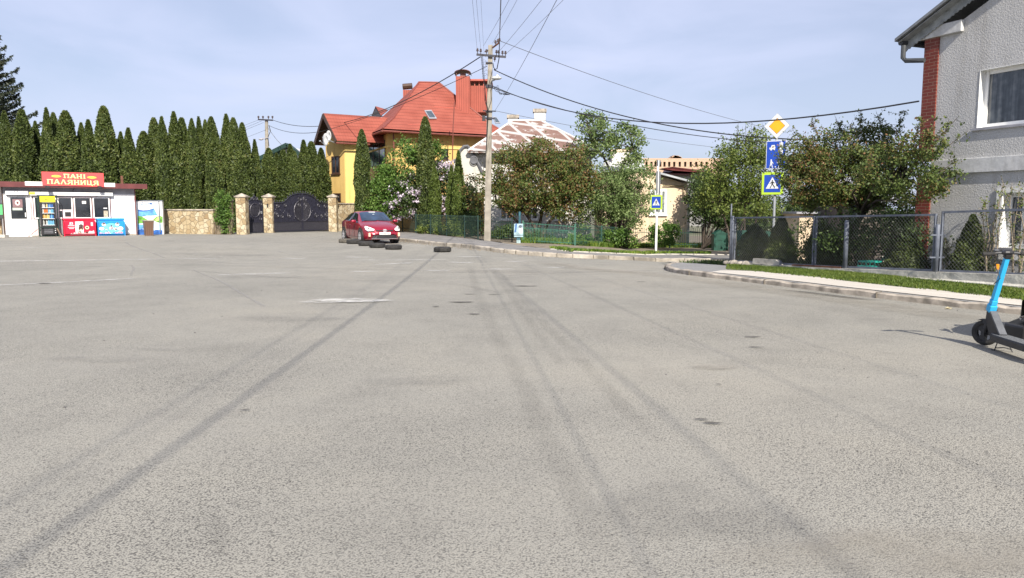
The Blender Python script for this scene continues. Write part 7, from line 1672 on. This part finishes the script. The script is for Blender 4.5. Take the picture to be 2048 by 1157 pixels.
# ================================================================== the red car
def make_car(name, label, paint, loc, rz):
    root = thing(name, label, 'car', loc, rz)
    X = [-2.24, -2.2, -2.1, -1.9, -1.6, -1.3, -.9, -.5, 0, .35, .7, 1.0, 1.18, 1.4, 1.7, 1.95, 2.1, 2.19, 2.24]
    zt = lambda x: float(np.interp(x, [-2.24, -2.2, -2.1, -1.9, -1.3, -.6, -.1, .35, .75, 1.18, 1.3, 1.7, 1.95, 2.12, 2.2, 2.24], [.70, .98, 1.10, 1.20, 1.38, 1.475, 1.49, 1.44, 1.24, 1.01, .98, .88, .80, .70, .60, .45]))
    zb = lambda x: min(float(np.interp(x, [-2.24, -2.0, -1.4, 0, 1.1, 1.7, 2.0, 2.24], [.66, .95, 1.02, .94, .90, .78, .66, .40])), zt(x) - .02)
    w = lambda x: float(np.interp(x, [-2.24, -2.15, -1.9, -1.4, -.8, 0, 1.0, 1.6, 1.9, 2.08, 2.18, 2.24], [.50, .70, .80, .855, .872, .872, .872, .862, .80, .70, .58, .42]))
    wt = lambda x: float(np.interp(x, [-2.24, -1.9, -1.3, -.6, 0, .35, .75, 1.18, 1.7, 2.0, 2.24], [.45, .56, .56, .58, .60, .62, .68, .74, .74, .60, .30]))
    zl = lambda x: float(np.interp(x, [-2.24, -2.0, -1.8, 1.8, 2.1, 2.24], [.42, .25, .19, .17, .20, .32]))
    def sec(x):
        t, b_, W__, T = zt(x), zb(x), w(x), wt(x); T = min(T, W__ * .93)
        return [(0, t), (T * .55, t - .012), (T * .88, t - .035), (T, t - .07 if t - b_ > .12 else t - (t - b_) * .6), (T + (W__ * .95 - T) * .55, b_ + (t - b_ - .07) * .42 if t - b_ > .12 else b_ + (t - b_) * .2), (W__ * .955, b_ + .01), (W__, b_ - .07), (W__ * 1.0, (b_ + zl(x)) * .55), (W__ * .985, zl(x) + .12), (W__ * .94, zl(x)), (0, zl(x))]
    def SP(x, j, f=0):     # interpolated section point, j index
        s = sec(x); i = int(j); fr = j - i
        if i >= len(s) - 1: return s[-1]
        return (s[i][0] + (s[i + 1][0] - s[i][0]) * fr, s[i][1] + (s[i + 1][1] - s[i][1]) * fr)
    vs = []; K_ = 21
    for x in X:
        s = sec(x); full = [(y, z) for y, z in s] + [(-y, z) for y, z in s[-2:0:-1]]; vs += [(x, y, z) for y, z in full]
    K_ = len(full); n = len(X)
    fs = [(i * K_ + k, (i + 1) * K_ + k, (i + 1) * K_ + (k + 1) % K_, i * K_ + (k + 1) % K_) for i in range(n - 1) for k in range(K_)] + [tuple(range(K_)), tuple((n - 1) * K_ + k for k in range(K_ - 1, -1, -1))]
    body = L_(MB().add(vs, fs), 'body', paint, root, smooth=True)
    def patch(x0, x1, j0, j1, m, nm, par, side=0, nx=8, nj=5, lift=.008, xs=None, xf=None):
        for sg in ((1, -1) if side else (1,)):
            V = []; 
            for a in range(nx + 1):
                for c in range(nj + 1):
                    jj = j0 + (j1 - j0) * c / nj; x_ = (x0 + (x1 - x0) * a / nx) if xf is None else xf(a / nx, c / nj)
                    y_, z_ = SP(x_, abs(jj)); yy = y_ * (1 if jj >= 0 else -1) * sg; l = math.hypot(y_, .6) ; V.append((x_ + (lift if x_ > .3 else -lift * (x_ < -1)), yy + sg * (lift if abs(jj) > 2.9 else 0), z_ + lift * (abs(jj) < 3.2)))
            L_(MB().add(V, [(a * (nj + 1) + c, (a + 1) * (nj + 1) + c, (a + 1) * (nj + 1) + c + 1, a * (nj + 1) + c + 1) for a in range(nx) for c in range(nj)]), nm, m, par, smooth=True)
    GL = M('car_glass', (.012, .018, .028), .04, .1, spec=1.0)
    WS = M('windscreen_glass', (.02, .045, .09), .05, .5, 1.2, spec=.9)
    patch(.38, 1.13, -2.7, 2.7, WS, 'windscreen', root, 0, 8, 10, .010)
    # side windows: front door, rear door, quarter
    for (xa, xb, xc, xd) in ((-.33, .38, -.33, .98), (-1.13, -.40, -1.08, -.40), (-1.62, -1.18, -1.55, -1.13)):
        patch(0, 0, 3.15, 4.85, GL, 'side_window', root, 1, 8, 5, .008, xf=lambda a, c, xa=xa, xb=xb, xc=xc, xd=xd: (xa + (xc - xa) * c) + ((xb + (xd - xb) * c) - (xa + (xc - xa) * c)) * a)
    patch(-2.12, -1.35, -2.6, 2.6, GL, 'rear_window', root, 0, 6, 6, .008)
    HLm = M('headlight_glass', (.72, .72, .70), .12, .2, 12, spec=.8)
    for sg in (1, -1):
        P = [(2.215, .50, .585), (2.20, .46, .655), (2.05, .60, .735), (1.82, .745, .80), (1.80, .80, .76), (1.97, .80, .64), (2.11, .735, .575)]
        c = np.mean(P, axis=0); V = [(x + .012, y * sg, z + .004) for x, y, z in P]; V.append((c[0] + .05, (c[1] + .02) * sg, c[2] + .03)); k = len(P)
        hl = L_(MB().add(V, [(i, (i + 1) % k, k) for i in range(k)]), 'headlight', HLm, root, smooth=False)
        L_(MB().ell((c[0] + .055, (c[1] + .02) * sg, c[2] + .02), .03, .05, .03, 8, 6), 'bulb_lens', M('lens_dark', (.10, .11, .12), .1, .2), hl)
        L_(MB().box(2.08, 2.205, sg * .68 - .045, sg * .68 + .045, .33, .50), 'fog_lamp', M('fog_amber_white', (.80, .50, .38), .3, .1), root, bev=.015)
        m = MB(); m.ell((.82, sg * 1.0, 1.0), .07, .13, .075, 12, 8); mr_ = L_(m, 'wing_mirror', paint, root, smooth=True)
        for xw in (1.38, -1.32):
            L_(MB().lathe([(0.001, sg * .872), (.355, sg * .872), (.355, sg * .60)], (xw, 0, .36), 28, 'y'), 'wheel_arch', BLACK, root) if False else None
            m = MB(); m.lathe([(.001, sg * .60), (.37, sg * .60), (.37, sg * .876), (.35, sg * .878), (.001, sg * .874)], (xw, 0, .36), 28, 'y'); ah_ = L_(m, 'wheel_arch', BLACK, root)
            m = MB(); m.lathe([(.20, sg * .70), (.31, sg * .69), (.325, sg * .74), (.325, sg * .86), (.31, sg * .895), (.215, sg * .90), (.205, sg * .885)], (xw, 0, .325), 28, 'y'); wh = L_(m, 'wheel', BLACKR, root, smooth=True)
            m = MB(); m.lathe([(.001, sg * .885), (.05, sg * .892), (.055, sg * .88)], (xw, 0, .325), 14, 'y')
            m.lathe([(.185, sg * .896), (.215, sg * .898), (.215, sg * .88), (.18, sg * .88)], (xw, 0, .325), 24, 'y')
            for k in range(5):
                a = k / 5 * 6.283 + .3; ca, sa = math.cos(a), math.sin(a); q = .035
                m.prism([(xw + ca * r_ - sa * t_, sg * .878, .325 + sa * r_ + ca * t_) for r_, t_ in ((.03, -q), (.2, -q * .9), (.2, q * .9), (.03, q))], (0, sg * .014, 0))
            L_(m, 'rim', M('alloy_rim', (.62, .62, .64), .3, .08, metal=.4), wh)
            m = MB(); m.lathe([(.001, sg * .879), (.19, sg * .879)], (xw, 0, .325), 20, 'y'); L_(m, 'rim_shade_disc', M('rim_shadow', (.06, .06, .065), .6, .2), wh)  # flat dark disc paints the shade seen between the spokes
    # front: grille, bumper intake, plate, badge
    def frx(y): return float(np.interp(abs(y), [0, .42, .58, .70, .80], [2.262, 2.255, 2.205, 2.10, 1.92]))
    ys = np.linspace(-.60, .60, 13); m = MB(); V = [(frx(y) + .014 - .0, y, .235 + .02 * abs(y)) for y in ys] + [(frx(y * .86) + .008, y * .86, .405 - .03 * abs(y)) for y in ys]; L_(m.add(V, [(i, i + 1, 14 + i, 13 + i) for i in range(12)]), 'lower_intake', BLACK, root)
    m = MB(); m.tube([(frx(y) + .02, y, .225 + .02 * abs(y)) for y in ys], .010, 5); L_(m, 'intake_trim', M('trim_chrome', (.6, .55, .55), .2, .1, metal=.7), root)
    ys2 = np.linspace(-.40, .40, 9); m = MB(); V = [(frx(y) - .020, y, .575 + .02 * abs(y)) for y in ys2] + [(frx(y) - .05, y, .61 + .03 * abs(y)) for y in ys2]; L_(m.add(V, [(i, i + 1, 10 + i, 9 + i) for i in range(8)]), 'upper_grille', BLACK, root)
    pl = L_(MB().box(2.27, 2.285, -.26, .26, .415, .525), 'number_plate', WHITEP, root, bev=.004); m = MB()
    for k in range(8):
        if k in (2, 6): continue
        y_ = .20 - k * .057; m.box(2.286, 2.288, y_ - .02, y_ + .02, .445, .462); m.box(2.286, 2.288, y_ - .02, y_ + .02, .478, .495); m.box(2.286, 2.288, y_ - (.02 if k % 2 else -.008), y_ - (.008 if k % 2 else -.02), .445, .495)
    L_(m, 'plate_characters', M('plate_ink', (.45, .10, .12), .5, .1), pl)
    m = MB()
    for (ry, rz_, cz) in ((.085, .055, .60), (.03, .053, .60), (.055, .022, .625)): m.tube([(2.262 - .0 + .012, ry * math.cos(t), cz + rz_ * math.sin(t)) for t in np.linspace(0, 6.283, 17)], .010, 4, False)
    L_(m, 'badge', M('badge_chrome', (.8, .78, .8), .15, .05, metal=.6), root)
    m = MB()
    for sg in (1, -1):
        for xd in (.42, -.37): m.tube([(xd + (z - .3) * .05, sg * (w(xd) + .002), z) for z in np.linspace(.28, .92, 5)], .006, 3)
        m.tube([(x_, sg * (w(x_) + .001), .30) for x_ in np.linspace(-.95, 1.0, 6)], .006, 3)
    L_(m, 'door_gap', BLACK, root)
    for sg in (1, -1):
        for xd in (-.15, -.95): L_(MB().ell((xd, sg * .885, .83), .08, .02, .018, 8, 5), 'door_handle', paint, root)
    L_(MB().tube([(1.16, -.6, 1.035), (1.22, -.1, 1.02), (1.16, .0, 1.05)], .012, 4).tube([(1.16, .05, 1.035), (1.24, .55, 1.01)], .012, 4), 'wiper', BLACK, root)
    L_(MB().box(.42, .5, -.18, .12, 1.395, 1.43).ell((.62, 0, 1.29), .03, .09, .035, 8, 6), 'mirror_sticker', M('sticker_pale', (.55, .60, .62), .5, .1), root)
    L_(MB().tube([(-1.5, 0, 1.33), (-1.62, 0, 1.45)], .008, 4), 'aerial', BLACK, root)
    return root
red = M('metallic_red_paint', (.27, .004, .022), .28, .05, 3, metal=.25, coat=1.0)
fh = (.36, -.933)
cf = G(763, 487.5); cang = math.radians(-62)
make_car('parked_car', 'metallic red hatchback parked by the kerb beside a row of old tyres', red, Vector((cf.x, cf.y, 0)) - Vector((math.cos(cang) * 1.75, math.sin(cang) * 1.75, 0)) + Vector((0, 0, ter(cf.x, cf.y + 1.5))), cang)

# ================================================================== scooter
BLU = M('scooter_blue', (.03, .40, .74), .4, .05, 3); SC_BK = M('scooter_black', (.022, .023, .027), .5, .25, 8); SC_GR = M('scooter_grey', (.09, .095, .105), .55, .2, 10)
wc = G(1969, 694); ang = math.atan2(-1, -.10) + math.pi
s_ = thing('electric_scooter', 'light blue and black electric scooter on its stand at the right edge', 'scooter', (wc.x, wc.y, 0), ang)
# local: +x forward (away from camera), +y left, wheel centre at origin height r
r_ = .155; steer = R(38)
zw = .015
def st(x, y, z=None): return (x * math.cos(steer) - y * math.sin(steer), x * math.sin(steer) + y * math.cos(steer))
def rotz(mb, a, cx=0, cy=0):
    mb.v = [((x - cx) * math.cos(a) - (y - cy) * math.sin(a) + cx, (x - cx) * math.sin(a) + (y - cy) * math.cos(a) + cy, z) for x, y, z in mb.v]; return mb
m = MB().lathe([(.098, -.028), (.135, -.03), (.152, -.018), (.155, 0), (.152, .018), (.135, .03), (.098, .028)], (0, 0, r_ + zw), 32, 'y', close=True); fw = L_(rotz(m, steer), 'front_wheel', BLACKR, s_, smooth=True)
m = MB(); m.lathe([(.001, -.03), (.035, -.032), (.04, -.02), (.04, .02), (.035, .032), (.001, .03)], (0, 0, r_ + zw), 16, 'y')
for k in range(3): a = k / 3 * 6.283 + .9; m.prism([(math.cos(a) * q - math.sin(a) * t, -.02, r_ + zw + math.sin(a) * q + math.cos(a) * t) for q, t in ((.03, -.028), (.1, -.045), (.1, .045), (.03, .028))], (0, .04, 0))
m.lathe([(.090, -.024), (.100, -.024), (.100, .024), (.090, .024)], (0, 0, r_ + zw), 24, 'y', close=True)
L_(rotz(m, steer), 'rim', SC_BK, fw)
m = MB()
for y_ in (-.05, .05): m.tube([(0, y_, r_ + zw), (-.035, y_, .30)], [.022, .026], 10)
m.box(-.07, .01, -.065, .065, .29, .34); m.tube([(-.035, 0, .33), (-.09, 0, .46)], .03, 10)
m.prism([(.10, -.03, .31), (.05, -.03, .335), (-.10, -.03, .335), (-.165, -.03, .27), (-.155, -.03, .262), (-.095, -.03, .32), (.05, -.03, .32)], (0, .06, 0))
m.box(-.02, .02, -.075, -.055, .14, .22); m.box(-.02, .02, .055, .075, .14, .22)
L_(rotz(m, steer), 'fork', SC_BK, s_)
# head tube housing and blue stem (leans back towards the rider)
bx_, tx_ = -.085, -.36
def stem(f): return Vector((bx_ + (tx_ - bx_) * f, 0, .44 + (1.12 - .44) * f))
m = MB(); 
def obl(mb, a, b, wx, wy, wx2=None, wy2=None):
    wx2 = wx2 or wx; wy2 = wy2 or wy; a = Vector(a); b = Vector(b); d_ = (b - a).normalized(); u = Vector((0, 1, 0)); v = d_.cross(u)
    c = [(-1, -1), (1, -1), (1, 1), (-1, 1)]; V = [a + u * i * wy + v * j * wx for i, j in c] + [b + u * i * wy2 + v * j * wx2 for i, j in c]
    mb.add(V, [(3, 2, 1, 0), (4, 5, 6, 7), (0, 1, 5, 4), (1, 2, 6, 5), (2, 3, 7, 6), (3, 0, 4, 7)])
obl(m, stem(.0), stem(.13), .045, .042); L_(m, 'stem_collar', BLU, s_, bev=.012)
m = MB(); obl(m, stem(.132), stem(.22), .035, .034); obl(m, stem(.222), stem(.97), .032, .028, .026, .026); L_(m, 'stem', BLU, s_, bev=.008)
L_(MB().box(-.02, .02, -.046, -.0425, .47, .49), 'latch', BLACK, s_)
# faint lettering on the stem (four pale vertical strokes)
m = MB(); 
for k in range(4): p = stem(.46 + k * .045); m.box(p.x - .010, p.x + .014, -.0305, -.0285, p.z - .010, p.z + .008)
L_(m, 'stem_lettering', M('letter_pale_blue', (.25, .55, .78), .5, .05), s_)
m = MB(); t = stem(1.0); obl(m, stem(.965), stem(1.03), .032, .03); m.ell((t.x, 0, t.z + .04), .05, .07, .035, 10, 6); L_(m, 'display_head', BLACK, s_, bev=.004)
hb = MB(); hb.tube([(t.x, -.26, t.z + .02), (t.x + .01, -.1, t.z + .035), (t.x + .01, .1, t.z + .035), (t.x, .26, t.z + .02)], .014, 8); hbo = L_(hb, 'handlebar', SC_BK, s_)
for sg in (1, -1): L_(MB().tube([(t.x, sg * .14, t.z + .028), (t.x, sg * .27, t.z + .02)], .021, 10), 'grip', BLACKR, s_); L_(MB().tube([(t.x + .02, sg * .11, t.z + .03), (t.x + .06, sg * .16, t.z + .015), (t.x + .05, sg * .24, t.z + .01)], .007, 5), 'brake_lever', SC_BK, s_)
L_(MB().ell((t.x + .01, .12, t.z + .065), .025, .03, .018, 8, 5), 'bell', SC_GR, s_)
L_(MB().tube([(t.x + .03, .1, t.z), (t.x + .06, .09, t.z - .12), (t.x + .02, .05, t.z - .26), (stem(.5).x + .03, .04, stem(.5).z)], .005, 5), 'brake_cable', BLACK, s_)
# neck: black triangular gusset from the deck up to the collar
m = MB(); m.prism([(-.06, -.035, .445), (-.145, -.035, .445), (-.36, -.035, .205), (-.33, -.035, .13), (-.15, -.035, .16), (-.045, -.035, .33)], (0, .07, 0)); L_(m, 'neck', SC_BK, s_, bev=.006)
m = MB(); obl(m, (-.145, 0, .445), (-.385, 0, .205), .012, .04); L_(m, 'neck_strut', SC_GR, s_)
m = MB(); P = []
for x, hw_ in ((-.20, .05), (-.30, .085), (-.45, .09), (-.95, .09), (-1.02, .07)): P.append((x, hw_))
out_ = [(x, h) for x, h in P] + [(x, -h) for x, h in P[::-1]]
m.prism([(x, y_, .115) for x, y_ in out_], (0, 0, .078)); L_(m, 'deck', SC_BK, s_, bev=.01)
m = MB(); m.prism([(x - .01, y_ * .9, .1945) for x, y_ in out_], (0, 0, .006)); L_(m, 'deck_mat', M('deck_grip', (.12, .125, .13), .85, .3, 40, bs=.5), s_)
m = MB().lathe([(.09, -.025), (.125, -.03), (.14, 0), (.125, .03), (.09, .025)], (-1.16, 0, .14), 28, 'y', close=True); rw_ = L_(m, 'rear_wheel', BLACKR, s_, smooth=True); L_(MB().lathe([(.001, -.03), (.095, -.025), (.095, .025), (.001, .03)], (-1.16, 0, .14), 20, 'y'), 'rim', SC_BK, rw_)
L_(MB().prism([(-1.0, -.04, .19), (-1.05, -.04, .26), (-1.16, -.04, .30), (-1.28, -.04, .27), (-1.33, -.04, .2), (-1.28, -.04, .25), (-1.16, -.04, .285), (-1.06, -.04, .24)], (0, .08, 0)), 'rear_mudguard', SC_BK, s_)
m = MB(); m.tube([(-.27, -.01, .12), (-.26, .02, .0)], .007, 6); m.tube([(-.33, -.08, .12), (-.36, -.13, .0)], .007, 6); m.tube([(-.262, .018, .03), (-.31, -.06, .045), (-.357, -.125, .03)], .006, 6); m.tube([(-.26, .02, .004), (-.245, .05, .004)], .007, 6); L_(m, 'kickstand', SC_BK, s_)
# amber reflector on a rod in the garden behind
q = ink(1997, 534, .5); m = MB(); m.box(q.x - .03, q.x + .03, q.y - .01, q.y + .01, q.z - .055, q.z + .055); rf_ = thing('reflector_post', 'low stake with an orange reflector behind the fence by the scooter handlebar', 'reflector', (q.x, q.y, .05)); m.build('reflector', M('amber_reflector', (.75, .28, .01), .3, .1), rf_); MB().tube([(q.x, q.y + .02, .0), (q.x, q.y + .02, q.z)], .012, 6).build('stake', GALV, rf_)
# black low object behind the scooter, and the dark car out of frame that throws the shadow
carb = M('black_car_paint', (.01, .01, .012), .3, .1, metal=.3, coat=1.0)
hd = math.radians(127); noz = Vector((6.77, 9.37, 0)) - Vector((math.cos(hd), math.sin(hd), 0)) * 2.1
suv = make_car('parked_car', 'black car at the right edge beyond the scooter, only its low bumper and shadow showing', carb, noz, hd)
suv.scale = (1, 1, 1.36)
for ch in list(suv.children):
    if ch.name.startswith(('fog_lamp', 'number_plate')):
        for g in list(ch.children): bpy.data.objects.remove(g)
        bpy.data.objects.remove(ch)
m = MB(); m.prism([(2.10, -.80, .05), (2.36, -.66, .05), (2.44, 0, .05), (2.36, .66, .05), (2.10, .80, .05)], (0, 0, .14)); L_(m, 'bumper_lip', BLACK, suv, bev=.02)
